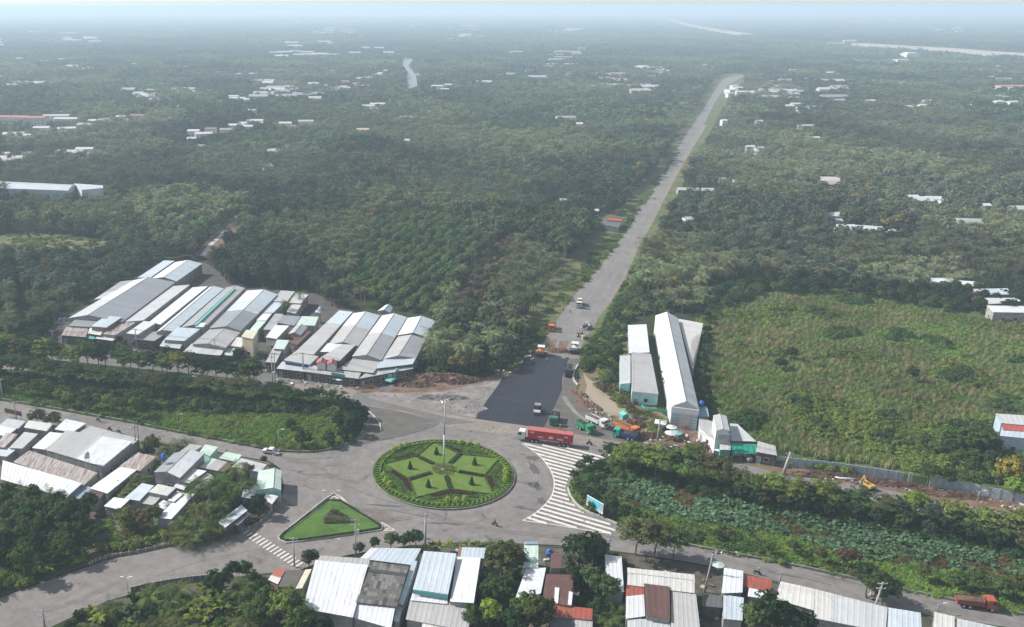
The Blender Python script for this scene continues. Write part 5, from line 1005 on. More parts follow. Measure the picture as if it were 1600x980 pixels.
# details of particular buildings
def on(root, mb, name, m, parent=None): return mb.build(name, m, parent or root)
# patched tiles of the dark roof
a, b, c, d = (at(p[0], p[1], 5.4) for p in [(556, 942), (620, 949), (639, 886), (578, 878)]); tm = {k: plain('fibre_tile_' + k, v, .9, var=.25, scale=2.0) for k, v in {'dark': (.055, .052, .05), 'mid': (.10, .097, .092), 'light': (.15, .145, .14)}.items()}
for i in range(11):
    for j in range(11):
        if (j == 8): continue
        u0, u1, v0, v1 = i / 11, (i + .96) / 11, j / 11, (j + .97) / 11
        P4 = [a.lerp(b, u).lerp(d.lerp(c, u), v) for u, v in ((u0, v0), (u1, v0), (u1, v1), (u0, v1))]; z = .10 + random.uniform(0, .05); k_ = random.choices(['dark', 'mid', 'light'], [.22 if j < 6 else .1, .5, .28])[0]
        mb = MB(); mb.prism([(p.x - dk.location.x, p.y - dk.location.y) for p in P4], 5.4 + z - .05, [5.4 + z, 5.4 + z, 5.4 + z + .05, 5.4 + z + .05]); mb.build('roof_tile', tm[k_], dk)
mb = MB(); p0, p1 = a.lerp(d, 8.5 / 11), b.lerp(c, 8.4 / 11); ribbon(mb, [p0 - dk.location, p1 - dk.location], 1.0, 5.42, 5.62); mb.build('roof_step', tm['dark'], dk)
# teal fascia
a, b = at(645, 922, 6.1), at(700, 930, 6.1); mb = MB(); ribbon(mb, [a - tf.location, b - tf.location], .12, 5.3, 6.08); mb.build('teal_fascia', RM['teal'], tf)
# skylights of the red-brown roof
for (q) in ([(866, 941), (872, 943), (874, 919), (867, 918)], [(887, 945), (893, 946), (895, 926), (889, 924)]):
    P4 = [at(x, y, 4.95) for x, y in q]; mb = MB(); mb.prism([(p.x - dr.location.x, p.y - dr.location.y) for p in P4], 4.75, 5.02); mb.build('skylight', RM['white'], dr)
# panes at the top of the green roof
for i in range(4):
    P4 = [at(820 + i * 5.2, 850.5, 5.7), at(824.4 + i * 5.2, 850.5, 5.7), at(824.4 + i * 5.2, 846.5, 5.7), at(820 + i * 5.2, 846.5, 5.7)]; mb = MB(); mb.prism([(p.x - gh.location.x, p.y - gh.location.y) for p in P4], 5.3, 5.75); mb.build('roof_pane', RM['bluegrey'], gh)
# warehouse front: portal, roller door with slats, pale lintel
a, b = at(1050, 634, 7), at(1092, 639, 7); a0, b0 = Vector((a.x, a.y, 0)), Vector((b.x, b.y, 0)); d = (b0 - a0).normalized(); nn_ = Vector((d.y, -d.x, 0)); L = (b0 - a0).length; base = a0 - Vector((ws.location.x, ws.location.y, 0)); ang = math.atan2(d.y, d.x)
def wfront(name, x0, x1, y0, y1, z0, z1, m, parent=None):
    mb = MB(); mb.box(x0, y0, z0, x1, y1, z1); o = link_mesh(name, mb.mesh(m), ws if parent is None else parent)
    if parent is None: o.matrix_local = Matrix.Translation(base) @ Matrix.Rotation(ang, 4, 'Z')
    return o
wfront('lintel', -.1, L + .1, -.55, .05, 5.1, 6.8, WALLM['white']); wfront('front_wall', .1, L * .26, -.35, .1, 0, 5.08, WALLM['blue']); wfront('front_wall', L * .76, L - .1, -.35, .1, 0, 5.08, WALLM['blue'])
dr_ = wfront('roller_door', L * .26 + .01, L * .76 - .01, -.12, .1, 0.9, 5.08, RM['offwhite'])
for i in range(9): wfront('slat', L * .26 + .02, L * .76 - .02, -.17, -.12, 1.0 + i * .45, 1.36 + i * .45, RM['offwhite'], dr_)
for k_, (s0, s1) in enumerate(((.1, L * .26), (L * .76, L - .1))):
    for i in range(5): wfront('slat', s0 + .05, s1 - .05, -.40, -.36, .3 + i * .95, .5 + i * .95, M_SHUT)
gv = MB(); g0 = a.lerp(b, .5) + Vector((0, 0, 1.85)); q = Vector((ws.location.x, ws.location.y, 0)); off = nn_ * .08
gv.add([a + off - q, b + off - q, g0 + off - q, a + off * 3 - q, b + off * 3 - q, g0 + off * 3 - q], [(0, 1, 2), (5, 4, 3), (0, 3, 4, 1), (1, 4, 5, 2), (2, 5, 3, 0)]); gv.build('gable', RM['pale'], ws)
# blue shop sign, green shade cloth, teal awning, signs with lettering
M_TXT = plain('sign_lettering', (.75, .75, .74), .6, var=.05); M_SIGNB = plain('sign_blue', (.03, .06, .22), .5); M_SIGNG = plain('sign_green', (.05, .20, .17), .5); M_SHADE = plain('green_shade_cloth', (.015, .30, .20), .8, var=.2, scale=1.2); M_DTXT = plain('dark_lettering', (.05, .09, .14), .6)
def signboard(name, label, p, q, h_, m, txt=None, tm_=None, z=0.0, cat='sign', thick=.12, post=False, rows=1, size=.5):
    """a board from p to q (world, bottom edge) of height h_, facing the camera side"""
    d = (q - p); L = d.length; d.normalize(); ang = math.atan2(d.y, d.x); root = empty(name, p, ang, label, cat); mb = MB(); mb.box(0, -thick / 2, 0, L, thick / 2, h_); mb.build('board', m, root)
    for r_, line in enumerate(txt or []):
        cu = bpy.data.curves.new('lettering', 'FONT'); cu.body = line; cu.size = size; cu.extrude = .015; cu.align_x = 'CENTER'; cu.align_y = 'CENTER'; o = bpy.data.objects.new('lettering', cu); C.objects.link(o); o.parent = root; o.rotation_euler = (R(90), 0, 0); o.location = (L / 2, -thick / 2 - .03, h_ * (1 - (r_ + .5) / len(txt))); cu.materials.append(tm_ or M_TXT)
    return root
signboard('shop_sign', 'dark blue shop sign above the street canopy near the poles', at(446, 569.5, 3.7), at(482, 575, 3.7), .9, M_SIGNB)
signboard('shop_sign', 'small green shop sign above the canopy by the blue awnings', at(518, 586, 3.9), at(539, 590, 3.9), 1.0, M_SIGNG)
a = at(1142, 693, 4.5); b = at(1181, 694, 4.5)
sc_r = empty('shade_cloth', (a + b) / 2, 0, 'bright green shade cloth hung below the grey shop roof', 'shade cloth'); V = []; F = []
for i in range(13):
    for j in range(4):
        p = a.lerp(b, i / 12) + Vector((0, -j * .75, -j * .62 - .06 * math.sin(i * 2.4) * (j > 0))) - (a + b) / 2; V.append(p)
for i in range(12):
    for j in range(3): k_ = i * 4 + j; F.append((k_, k_ + 1, k_ + 5, k_ + 4))
link_mesh('cloth', mesh_from(V, F, M_SHADE), sc_r); mb = MB(); [mb.tube(a.lerp(b, t_) - (a + b) / 2 + Vector((0, -2.3, -2.0)), a.lerp(b, t_) - (a + b) / 2 + Vector((0, -2.3, -4.5)), .05, n=5) for t_ in (0, .33, .66, 1)]; mb.build('post', M_STEEL, sc_r)
signboard('shop_sign', 'pale sign with a row of dark letters on the two-storey shop block', at(1119.5, 684, 6.2) + Vector((0, -.6, 0)), at(1139, 684, 6.2) + Vector((0, -.6, 0)), 1.4, RM['pale'])
for i in range(5):
    p = at(1122 + i * 3.6, 683.4, 6.7) + Vector((0, -.75, 0)); mb = MB(); mb.box(-.17, -.03, 0, .17, .03, .5); 
signboard('shop_sign', 'round-cornered white sign in the dark shopfront', at(1144, 712, .9), at(1156, 712, .9), 1.3, RM['pale'])
mb = MB(); mb.tube((0, 0, 0), (0, 0, 1.7), .75, .72, 14); t_ = at(94, 506, 0)
def tank(x, y, z, label, m=None):
    root = empty('water_tank', at(x, y, z), 0, label, 'water tank'); MB().tube((0, 0, 0), (0, 0, 1.3), .7, .7, 14).tube((0, 0, 1.3), (0, 0, 1.6), .7, .3, 14).build('drum', m or M_TANK, root, True); MB().tube((0, 0, 1.55), (0, 0, 1.72), .25, .22, 10).build('lid', m or M_TANK, root)
    mb = MB(); [mb.tube((sx * .45, sy * .45, -z + .0), (sx * .45, sy * .45, .02), .05, n=5) for sx in (-1, 1) for sy in (-1, 1)]; mb.build('stand', M_STEEL, root)
tank(95, 503, 3.5, 'blue water tank at the forest end of the market'); tank(256, 718, 6.5, 'blue and white water tank beside the tall house', M_TANK); tank(136, 715, 6.9, 'steel water tank on the big grey and white shed', M_STEEL)
tank(858, 868, 4.0, 'blue tank between the trees at the road below the roundabout'); tank(1096, 634, 5.2, 'blue tank behind the long white warehouse')
tank(500, 486, 5.8, 'pale tank by the orchard palms', RM['paleblue'])
# far houses
FARLAB = {}
for i, (X_, Y_, W_, D2, H_, col, rot) in enumerate(FARH_W):
    root = empty('house', (X_, Y_, 0), rot, None, 'house'); tall = H_ > 5.5; hx = W_ / 2; hy = D2 / 2; rs = min(2.2, hx * .4) if not tall else 1.2
    reg = ('in the far left village' if X_ < -150 and Y_ < 1400 else 'on the hazy plain to the left' if X_ < 0 else 'in the right-hand forest' if Y_ < 1000 else 'near the far highway' if X_ > 300 else 'beyond the end of the new road')
    tag(root, '%s roofed %s %s among the trees@%d' % (dict(redtile='red tile', pinkish='pinkish', bluegrey='blue-grey', pale='pale grey').get(col, col), 'building' if tall else 'house', reg, i), None, 'far houses %s' % reg)
    wm = WALLM['white' if tall or i % 2 else 'conc']; mb = MB(); mb.box(-hx + .3, -hy + .3, 0, hx - .3, hy - .3, H_); mb.build('wall', wm, root)
    for s_ in (-1, 1):
        mb = MB(); V = [(-hx, s_ * hy, H_), (hx, s_ * hy, H_), (hx, 0, H_ + rs), (-hx, 0, H_ + rs)]; V2 = [(x, y, z - .15) for x, y, z in V]; mb.add(V + V2, [(0, 1, 2, 3), (7, 6, 5, 4), (0, 4, 5, 1), (1, 5, 6, 2), (2, 6, 7, 3), (3, 7, 4, 0)]); mb.build('roof_slope', RM[{'white': 'offwhite', 'offwhite': 'pale', 'paleblue': 'pale', 'pale': 'lgrey'}.get(col, col)] if Y_ > 600 else RM[col], root)
    if tall or Y_ < 700:
        nfl = max(1, int(H_ / 3.2)); nn2 = max(2, int(W_ / 3.2))
        for f in range(nfl):
            for k in range(nn2): x = -hx + W_ * (k + .5) / nn2; MB().box(x - .6, -hy + .2, f * 3.1 + 1.0, x + .6, -hy + .34, f * 3.1 + 2.2).build('window', M_DARK, root)
_g = {}
for o in [o for o in bpy.data.objects if '@' in str(o.get('label', ''))]: _g.setdefault(o['label'].split('@')[0], []).append(o)
ORD = 'first second third fourth fifth sixth seventh eighth ninth tenth eleventh twelfth thirteenth fourteenth fifteenth sixteenth seventeenth eighteenth nineteenth twentieth'.split()
def ordw(i):
    tens = {20: 'twenty', 30: 'thirty', 40: 'forty', 50: 'fifty', 60: 'sixty', 70: 'seventy', 80: 'eighty', 90: 'ninety'}
    return ORD[i] if i < 20 else (tens[(i + 1) // 10 * 10] + '-' + ORD[(i + 1) % 10 - 1] if (i + 1) % 10 else tens[(i + 1) // 10 * 10][:-1] + 'ieth')
for lab, L in _g.items():
    L.sort(key=lambda o: topx(o.location.x, o.location.y)[0])
    for i, o in enumerate(L): o['label'] = lab.replace(' among the trees', '') + ('' if len(L) == 1 else ', %s from the left' % ordw(i))
# ------------------------------------------------------------ planting near the roads
NZ = {k: [] for k in KIND}
def T_(c, n=1): return np.array(c) * RNG.uniform(.78, 1.25, (n, 1)) * (1 + RNG.normal(0, .05, (n, 3)))
GRN = dict(dark=(.022, .044, .018), mid=(.045, .080, .026), yel=(.100, .140, .034), lime=(.12, .19, .03), olive=(.068, .080, .030), brown=(.085, .070, .035), palm=(.075, .102, .042), gold=(.20, .15, .035), blue=(.030, .055, .032), reed=(.142, .190, .064), reedb=(.190, .195, .085), lotus=(.062, .115, .060), grass=(.100, .170, .036))
FIELDS = []
def fill(poly, step, mixk, noise_s=8.0, keep=1.0, seed=1, avoid=(), z=.05):
    """mixk: list of (kind, scale, tint, lo, hi): the kind grows where the patch noise is between lo and hi"""
    P = [at(*p) for p in poly]; xs = [p.x for p in P]; ys = [p.y for p in P]; X, Y = grid_points(min(xs), max(xs), min(ys), max(ys), step); px, py = proj(X, Y); k = inpoly(px, py, poly) & (RNG.random(len(X)) < keep) & (px > -220) & (px < 1820)
    for a in avoid: k &= ~inpoly(px, py, a)
    X, Y = X[k], Y[k]; N = vnoise(X, Y, noise_s, seed) * .65 + vnoise(X, Y, noise_s * .35, seed + 1) * .35
    for kind, s, tint, lo, hi in mixk:
        j = (N >= lo) & (N < hi) & (RNG.random(len(X)) < .9); n = int(j.sum())
        if n:
            t0 = T_(GRN[tint], n) * (0.85 + .4 * vnoise(X[j], Y[j], 14, seed + 3))[:, None]; NZ[kind].append(rows(X[j], Y[j], s, t0, z))
SPECS = []
def tree(kind, px, py, h, tint, base_label, group, jit=0.0):
    p = at(px, py); cr, tr, uh = random.choice(KIND[kind]); s = h / uh; t = T_(GRN[tint])[0] if isinstance(tint, str) else np.array(tint); nm = {'palm': 'coconut_palm', 'low_palm': 'coconut_palm', 'banana': 'banana_plant', 'bush': 'bush', 'reed': 'reed_clump'}.get(kind, 'tree')
    SPECS.append((nm, p.x, p.y, s, s * random.uniform(.92, 1.1), t, cr, tr, base_label, group, px))
def row(kind, pts, h, tints_, label, group, n=None, jx=4, jy=2, hv=.12):
    P = smooth_line([Vector((x, y, 0)) for x, y in pts], 12); L = sum((P[i + 1] - P[i]).length for i in range(len(P) - 1))
    for i in range(n):
        t = (i + .5) / n * (len(P) - 1); q = P[int(t)].lerp(P[min(int(t) + 1, len(P) - 1)], t % 1); tree(kind, q.x + random.uniform(-jx, jx), q.y + random.uniform(-jy, jy), h * random.uniform(1 - hv, 1 + hv), random.choice(tints_), label, group)
GRASSY = [(270, 655), (400, 646), (535, 655), (545, 686), (490, 704), (440, 702), (290, 674)]
# left median: two rows of trees, scrub and creepers
row('spreading', [(-30, 560), (40, 568), (100, 576), (200, 583), (300, 594), (405, 606)], 9.2, ['mid', 'mid', 'yel', 'olive', 'dark'], 'layered roadside tree in the row before the market shops', 'trees in the row before the market shops', 32, 5, 2)
row('spreading', [(-30, 585), (60, 592), (150, 603), (270, 614), (400, 624)], 7.0, ['mid', 'dark', 'olive'], 'smaller tree behind the row before the market shops', 'smaller trees of the left median', 22, 6, 4)
row('broadleaf', [(-20, 612), (60, 622), (140, 637), (230, 650)], 5.2, ['mid', 'dark', 'olive', 'yel'], 'rounded shrub-like tree along the left upper road', 'rounded trees along the left upper road', 15, 8, 6)
for x, y, h in [(430, 626, 6), (448, 631, 6.2), (468, 634, 5.8), (486, 632, 5.5), (500, 627, 5), (517, 631, 4.8)]: tree('spreading', x, y, h, 'dark' if x < 500 else 'mid', 'tree by the old road end before the second market block', 'trees by the old road end')
for x, y, h in [(533, 640, 5), (541, 650, 5.8), (556, 655, 5.6), (563, 668, 5.6), (548, 680, 6), (552, 668, 5.5), (536, 690, 4.6), (514, 697, 5.0), (474, 699, 5.4), (530, 672, 5.2), (455, 672, 4), (567, 655, 4.6)]: tree('dark_round', x, y, h, 'dark', 'dense dark round tree at the rounded end of the left median', 'dark round trees at the median end')
fill(MED_L, 1.3, [('herb', 1.1, 'grass', 0, .50), ('herb', 1.2, 'mid', .50, .60), ('herb', 1.1, 'yel', .60, .68), ('bush', .6, 'mid', .68, .76), ('bush', .8, 'olive', .76, 1)], 11, .9, 21, (GRASSY,))
fill(GRASSY, 1.15, [('herb', 1.1, 'grass', 0, .62), ('herb', 1.1, 'yel', .62, .74), ('bush', .6, 'yel', .74, 1)], 11, .95, 22)
fill([(-80, 600), (60, 612), (220, 640), (430, 650), (520, 640), (420, 622), (200, 604), (-80, 580)], 2.4, [('bush', 1.2, 'dark', 0, .5), ('bush', 1.3, 'mid', .5, 1)], 9, .7, 25, (GRASSY,))
# right median: tall layered trees, taro pond, grass
for x, y, h, c in [(955, 728, 6.5, 'dark'), (978, 738, 9, 'yel'), (1000, 742, 8.5, 'yel'), (1022, 748, 9.6, 'yel'), (1046, 748, 8.8, 'mid'), (1072, 750, 9.8, 'mid'), (1098, 757, 8.6, 'olive'), (1122, 763, 8.8, 'olive'), (1150, 772, 8.2, 'olive'), (1178, 782, 8.0, 'mid'), (1205, 785, 8.2, 'yel'), (1240, 795, 8.8, 'yel'), (1262, 796, 6.5, 'dark'), (1284, 797, 9, 'yel'), (1312, 803, 6.8, 'blue'), (1340, 803, 7.6, 'mid'), (1380, 815, 7.0, 'olive'), (1402, 820, 6.6, 'blue'), (1428, 815, 8.2, 'lime'), (1455, 830, 7.2, 'blue'), (1482, 832, 8.6, 'yel'), (1506, 842, 7.2, 'mid'), (1528, 843, 8.6, 'yel'), (1555, 848, 7.6, 'mid'), (1578, 850, 8.6, 'yel'), (1604, 856, 8.6, 'olive'), (1636, 860, 8.6, 'mid')]:
    tree('spreading', x, y, h, c, 'tall layered tree in the row above the taro pond' if c != 'lime' else 'bright lime green layered tree above the taro pond', 'layered trees above the taro pond')
row('broadleaf', [(1130, 776), (1180, 790), (1250, 802), (1330, 815), (1450, 838), (1540, 855), (1640, 870)], 4.6, ['dark', 'olive', 'blue'], 'small dark tree under the layered row above the taro pond', 'small dark trees above the taro pond', 17, 8, 3)
for x, y, h in [(905, 740, 3.6), (896, 752, 3.4), (918, 733, 4.2), (903, 775, 4.2), (918, 765, 4.6), (915, 790, 4.5), (932, 785, 5), (925, 802, 3.4), (945, 805, 3.5), (936, 738, 3.6), (950, 795, 4.6), (975, 818, 4.5), (990, 822, 5), (918, 750, 4)]: tree('broadleaf', x, y, h, random.choice(['mid', 'olive', 'dark']), 'low tree at the rounded nose of the right median', 'low trees at the right median nose')
TARO = [(915, 745), (930, 733), (960, 742), (1050, 762), (1150, 783), (1250, 804), (1400, 832), (1640, 884), (1640, 915), (1500, 893), (1400, 884), (1300, 866), (1250, 842), (1150, 826), (1080, 816), (1000, 796), (945, 775)]
fill(TARO, 1.25, [('lotus', .9, 'lotus', .36, .62), ('lotus', 1.0, 'lotus', .62, 1), ('herb', .9, 'brown', .22, .36)], 7, .85, 31)
fill(MED_R, 1.25, [('herb', 1.1, 'grass', 0, .46), ('herb', 1.2, 'mid', .46, .54), ('herb', 1.0, 'grass', .54, .68), ('bush', .6, 'mid', .68, .76), ('bush', .8, 'olive', .76, 1)], 9, .9, 33, (TARO,))
fill([(945, 745), (1150, 790), (1250, 810), (1640, 885), (1640, 872), (1400, 812), (1150, 762), (960, 725)], 2.2, [('bush', 1.1, 'dark', 0, .6), ('bush', 1.1, 'mid', .6, 1)], 8, .55, 35)
for x, y, h, c in [(1120, 845, 3, 'mid'), (1200, 866, 3.2, 'mid'), (1240, 868, 3.4, 'olive'), (1280, 880, 3.6, 'olive'), (1315, 888, 4.5, 'brown'), (1330, 885, 4.6, 'brown'), (1440, 910, 4, 'olive'), (1490, 920, 4.2, 'mid'), (1520, 925, 4.6, 'mid'), (1560, 935, 4.6, 'mid'), (1585, 938, 5.4, 'olive'), (1610, 942, 6, 'mid'), (1220, 884, 1.8, 'lime'), (1010, 832, 4.6, 'mid')]: tree('broadleaf', x, y, h, c, 'shrubby tree on the grass beside the lower right road', 'shrubby trees beside the lower right road')
# big trees along the lower road
for x, y, h, c, l in [(992, 868, 9.2, 'olive', 'big spreading olive tree at the median tip by the lower road'), (1022, 872, 9.4, 'olive', 'big spreading tree, middle of three by the lower road'), (1052, 876, 8.6, 'mid', 'big spreading tree standing right where the lower road narrows'),
                      (905, 897, 9.6, 'dark', 'huge dark dense tree overhanging the road below the striped wedge'), (925, 885, 8, 'dark', 'dark tree joined to the huge one below the striped wedge'), (897, 925, 6, 'dark', 'dark tree behind the red-brown roof'), (925, 930, 6.6, 'mid', 'green tree between the brown roof and narrow white roof'), (945, 945, 6.4, 'mid', 'green tree above the palm near the white gabled roof'), (935, 970, 5, 'dark', 'low dark tree by the palm near the bottom edge'),
                      (782, 912, 8.6, 'olive', 'tall olive tree right of the tall white roof'), (800, 905, 7.6, 'olive', 'olive tree leaning to the green roofed house'), (770, 945, 6.6, 'mid', 'green tree beside the wide weathered roof'), (752, 950, 5.6, 'mid', 'small green tree at the corner of the weathered roof'), (765, 985, 6.4, 'lime', 'bright green tree at the bottom edge'), (740, 990, 6, 'mid', 'tree at the bottom edge beside the weathered roof'), (820, 985, 8, 'mid', 'tall tree in front of the skylight roof'), (838, 990, 8.2, 'olive', 'tall tree beside the red-brown roof at the bottom'), (805, 1000, 7, 'dark', 'dark tree at the bottom between white and red roofs'),
                      (1198, 1000, 9.5, 'dark', 'big dark tree rising over the roofs at the lower road'), (1222, 1005, 8, 'dark', 'second dark tree behind the big one at the lower road'), (1180, 1000, 8.5, 'mid', 'green tree beside the big dark one at the lower road'), (1252, 1000, 6, 'dark', 'small dark tree in front of the long off-white roof'),
                      (1378, 945, 6.4, 'dark', 'dark tree overhanging the lower right road'), (1352, 930, 6.4, 'dark', 'dark tree beside the lower right road, nearer the junction'), (1366, 938, 7, 'mid', 'green middle tree overhanging the lower right road'),
                      (484, 887, 4.6, 'dark', 'small round tree at the corner of the biggest white roof'), (586, 861, 3.4, 'dark', 'small dark conical tree on the pavement, alone'), (611, 857, 4, 'mid', 'small tree on the pavement between its two neighbours'), (630, 858, 3.6, 'dark', 'small tree at the left of the pavement clump by the tall pole'), (640, 857, 4, 'mid', 'middle tree of the pavement clump by the tall pole'), (650, 855, 4.4, 'dark', 'taller tree of the pavement clump by the tall pole'), (561, 868, 3.2, 'dark', 'thin tree behind the pole at the white roof'),
                      (447, 985, 8.8, 'yel', 'big yellow-green tree left of the biggest white roof'), (470, 1005, 8, 'mid', 'tree before the biggest white roof at the bottom edge'), (425, 975, 8, 'mid', 'green tree left of the big yellow-green one'), (405, 985, 7, 'mid', 'tree at the bottom edge near the bananas'), (410, 945, 5.4, 'dark', 'dark tree under the small striped roof'), (500, 1012, 6, 'dark', 'dark low tree in the yard of the biggest white roof'), (398, 918, 3.8, 'dark', 'small dark tree near the road bend wall'),
                      (364, 905, 4.4, 'dark', 'first of two round trees on the roadside wall'), (385, 905, 4.2, 'dark', 'second of two round trees on the roadside wall'), (338, 932, 6, 'blue', 'blue-green round tree at the end of the roadside wall'), (350, 925, 5, 'blue', 'second blue-green tree at the roadside wall')]:
    tree('spreading' if 'spreading' in l else 'broadleaf', x, y, h, c, l, None)
for x, y, h, c, l in [(60, 667, 6, 'olive', 'brownish tree of the pair by the upper road'), (84, 672, 6, 'olive', 'greener tree of the pair by the upper road'), (238, 716, 6.6, 'olive', 'big tree with palms beside the tall house'), (232, 722, 4.5, 'dark', 'low dark tree under the big one beside the tall house'), (203, 828, 6.2, 'olive', 'olive tree in front of the off-white roof'), (224, 830, 5.8, 'brown', 'brownish tree beside the village lawn'), (240, 824, 5.4, 'olive', 'third olive tree beside the village lawn'), (190, 820, 4, 'mid', 'small tree left of the olive ones'), (404, 806, 5.4, 'dark', 'tree between the junction awning and the tilted canopy'), (388, 748, 4.2, 'brown', 'thin bare tree near the mint green house'), (413, 727, 2.6, 'mid', 'little tree behind the mint green house'), (1312, 0, 1, 'mid', None)]:
    if l: tree('broadleaf', x, y, h, c, l, None)
for x, y, h in [(262, 712, 4.6), (278, 706, 4.4), (292, 702, 4.2), (255, 728, 4.6), (268, 722, 4), (243, 735, 3.6)]: tree('low_palm', x, y, h, 'palm', 'low palm beside the tall house by the upper road', 'palms beside the tall house')
for x, y, h in [(185, 784, 4.6), (195, 776, 4.8), (207, 770, 4.8), (218, 764, 4.4), (228, 758, 4), (200, 786, 4), (178, 790, 3.6)]: tree('low_palm', x, y, h, 'palm', 'low palm in the clump between white roofs', 'palms in the clump between white roofs')
for x, y, h in [(300, 800, 7.2), (316, 792, 7.8), (332, 800, 7.6), (348, 788, 7.8), (326, 822, 6.6), (306, 826, 6.2), (288, 834, 5.8), (348, 818, 6.4), (362, 806, 7.2), (378, 792, 7.6), (372, 776, 9.2), (390, 784, 6.6), (308, 846, 5.6), (284, 848, 5), (328, 842, 5.4), (296, 856, 4.6), (344, 838, 5), (312, 775, 6), (340, 772, 6.4), (270, 846, 4.6), (355, 830, 5)]: tree('palm' if h > 6 else 'low_palm', x, y, h * .95, random.choice(['palm', 'mid', 'olive']), 'coconut palm in the roadside grove of the left village', 'coconut palms of the roadside grove')
for x, y, h in [(676, 866, 3.2), (688, 864, 3.4), (702, 863, 3.2), (716, 863, 3), (730, 862, 3.2), (745, 861, 2.8)]: tree('banana', x, y, h, 'yel', 'banana plant in the row below the roundabout', 'banana plants below the roundabout')
for x, y, h in [(768, 862, 4), (952, 985, 5.2), (940, 990, 4.6), (780, 866, 3.4), (410, 980, 4.4), (855, 905, 2)]: tree('low_palm', x, y, h, 'palm', 'palm among the roadside roofs below the roundabout', 'palms among the roadside roofs')
for x, y, h in [(418, 476, 0), (449, 498, 7.2), (470, 482, 7.6), (508, 470, 7), (530, 478, 7), (493, 455, 7)]:
    if h: tree('palm', x, y, h, 'palm', 'coconut palm behind the market sheds', 'coconut palms behind the market sheds')
for x, y, h, c, l in [(372, 565, 5.4, 'dark', 'dark tree beside the pale green awning of the market'), (454, 545, 4.4, 'dark', 'dark tree in the gap between the market blocks'), (186, 542, 4, 'dark', 'small dark tree at the shopfronts'), (260, 560, 4.5, 'dark', 'dark tree before the light awning of the shops'), (1573, 762, 8.4, 'gold', 'yellow flowering tree beside the compound wall'), (1582, 784, 6.4, 'lime', 'bright green tree below the yellow flowering one'), (1448, 758, 5.8, 'mid', 'wide green tree over the gap in the compound wall'), (1470, 760, 5.4, 'mid', 'green tree over the compound wall, middle one'), (1500, 764, 5.6, 'mid', 'green tree over the compound wall near the lamp'), (1526, 768, 5.6, 'mid', 'green tree over the compound wall next to the yellow one'), (1530, 712, 8, 'mid', 'tall green tree left of the blue-walled house'), (1512, 705, 7, 'mid', 'second tall tree left of the blue-walled house'), (1546, 735, 6, 'dark', 'dark tree below the blue-walled house'), (1423, 600, 5.5, 'dark', 'dark round tree standing in the reed field'), (1235, 565, 5.6, 'dark', 'broad dark tree near the middle of the reed field'), (1218, 580, 5.2, 'dark', 'dark tree left of the broad one in the reed field'), (1352, 488, 0, 'dark', None)]:
    if l: tree('spreading' if 'wide' in l or 'over the' in l else 'broadleaf', x, y, h, c, l, None)
for x, y, h in [(1538, 652, 7), (1590, 655, 6.4)]: tree('palm', x, y, h, 'palm', 'coconut palm by the blue-walled house, %s' % ('left one' if x < 1560 else 'right one'), None)
row('bush', [(1205, 722), (1250, 728), (1300, 738), (1330, 742)], 2.4, ['lime', 'yel', 'mid'], 'bright green creeper bush hanging over the compound wall', 'creeper bushes over the compound wall', 12, 5, 1)
row('broadleaf', [(1030, 520), (1036, 560), (1042, 600), (1046, 618)], 3.6, ['dark'], 'dark tree in the hedge between beige shed and warehouse', 'hedge trees between shed and warehouse', 11, 2, 2)
row('broadleaf', [(975, 498), (976, 530), (966, 560), (962, 590)], 3.4, ['dark', 'mid'], 'tree along the road side of the bright white flat roof', 'trees beside the white flat roof', 8, 3, 2)
row('broadleaf', [(1100, 500), (1104, 540), (1096, 590), (1104, 640)], 4.4, ['dark', 'mid'], 'dark tree on the field side of the warehouse', 'trees on the field side of the warehouse', 12, 4, 3)
# groves and thickets
fill([(-80, 778), (0, 780), (100, 788), (150, 800), (160, 830), (150, 862), (120, 880), (20, 915), (-80, 950)], 3.3, [('banana', 1.1, 'yel', 0, .32), ('broadleaf', .72, 'dark', .32, .46), ('low_palm', 1.0, 'palm', .46, .58), ('broadleaf', .8, 'mid', .58, .72), ('low_palm', .9, 'olive', .72, 1)], 12, .95, 41)
fill([(-80, 880), (20, 880), (110, 865), (160, 855), (268, 838), (268, 850), (165, 870), (140, 880), (110, 888), (60, 908), (0, 930), (-80, 950)], 1.8, [('bush', .9, 'mid', 0, .45), ('banana', .8, 'lime', .45, .58), ('bush', 1.0, 'yel', .58, 1)], 8, .8, 43)
fill([(80, 1000), (150, 965), (230, 935), (300, 925), (345, 930), (400, 925), (400, 1030), (80, 1030)], 3.0, [('banana', 1.1, 'yel', 0, .42), ('bush', 1.2, 'mid', .42, .5), ('low_palm', 1.0, 'palm', .5, .64), ('banana', 1.2, 'mid', .64, 1)], 9, .95, 45)
fill([(100, 975), (230, 930), (330, 915), (400, 912), (470, 925), (480, 1040), (60, 1040)], 2.0, [('bush', 1.0, 'dark', 0, .5), ('bush', 1.0, 'mid', .5, 1)], 9, .6, 47)
fill([(165, 795), (250, 800), (275, 838), (165, 866)], 1.3, [('herb', 1.0, 'olive', 0, .55), ('herb', 1.0, 'grass', .55, 1)], 6, .75, 49)
fill([(735, 860), (815, 855), (815, 1010), (735, 1010)], 2.6, [('bush', 1.1, 'dark', 0, .5), ('bush', 1.1, 'mid', .5, 1)], 7, .6, 51)
fill([(885, 870), (978, 870), (978, 1010), (895, 1010)], 2.6, [('bush', 1.1, 'dark', 0, .6), ('bush', 1.1, 'mid', .6, 1)], 7, .6, 53)
REED = [(1100, 500), (1130, 480), (1180, 462), (1300, 458), (1400, 472), (1450, 486), (1530, 500), (1820, 520), (1820, 790), (1600, 762), (1440, 738), (1240, 712), (1135, 678), (1105, 600)]
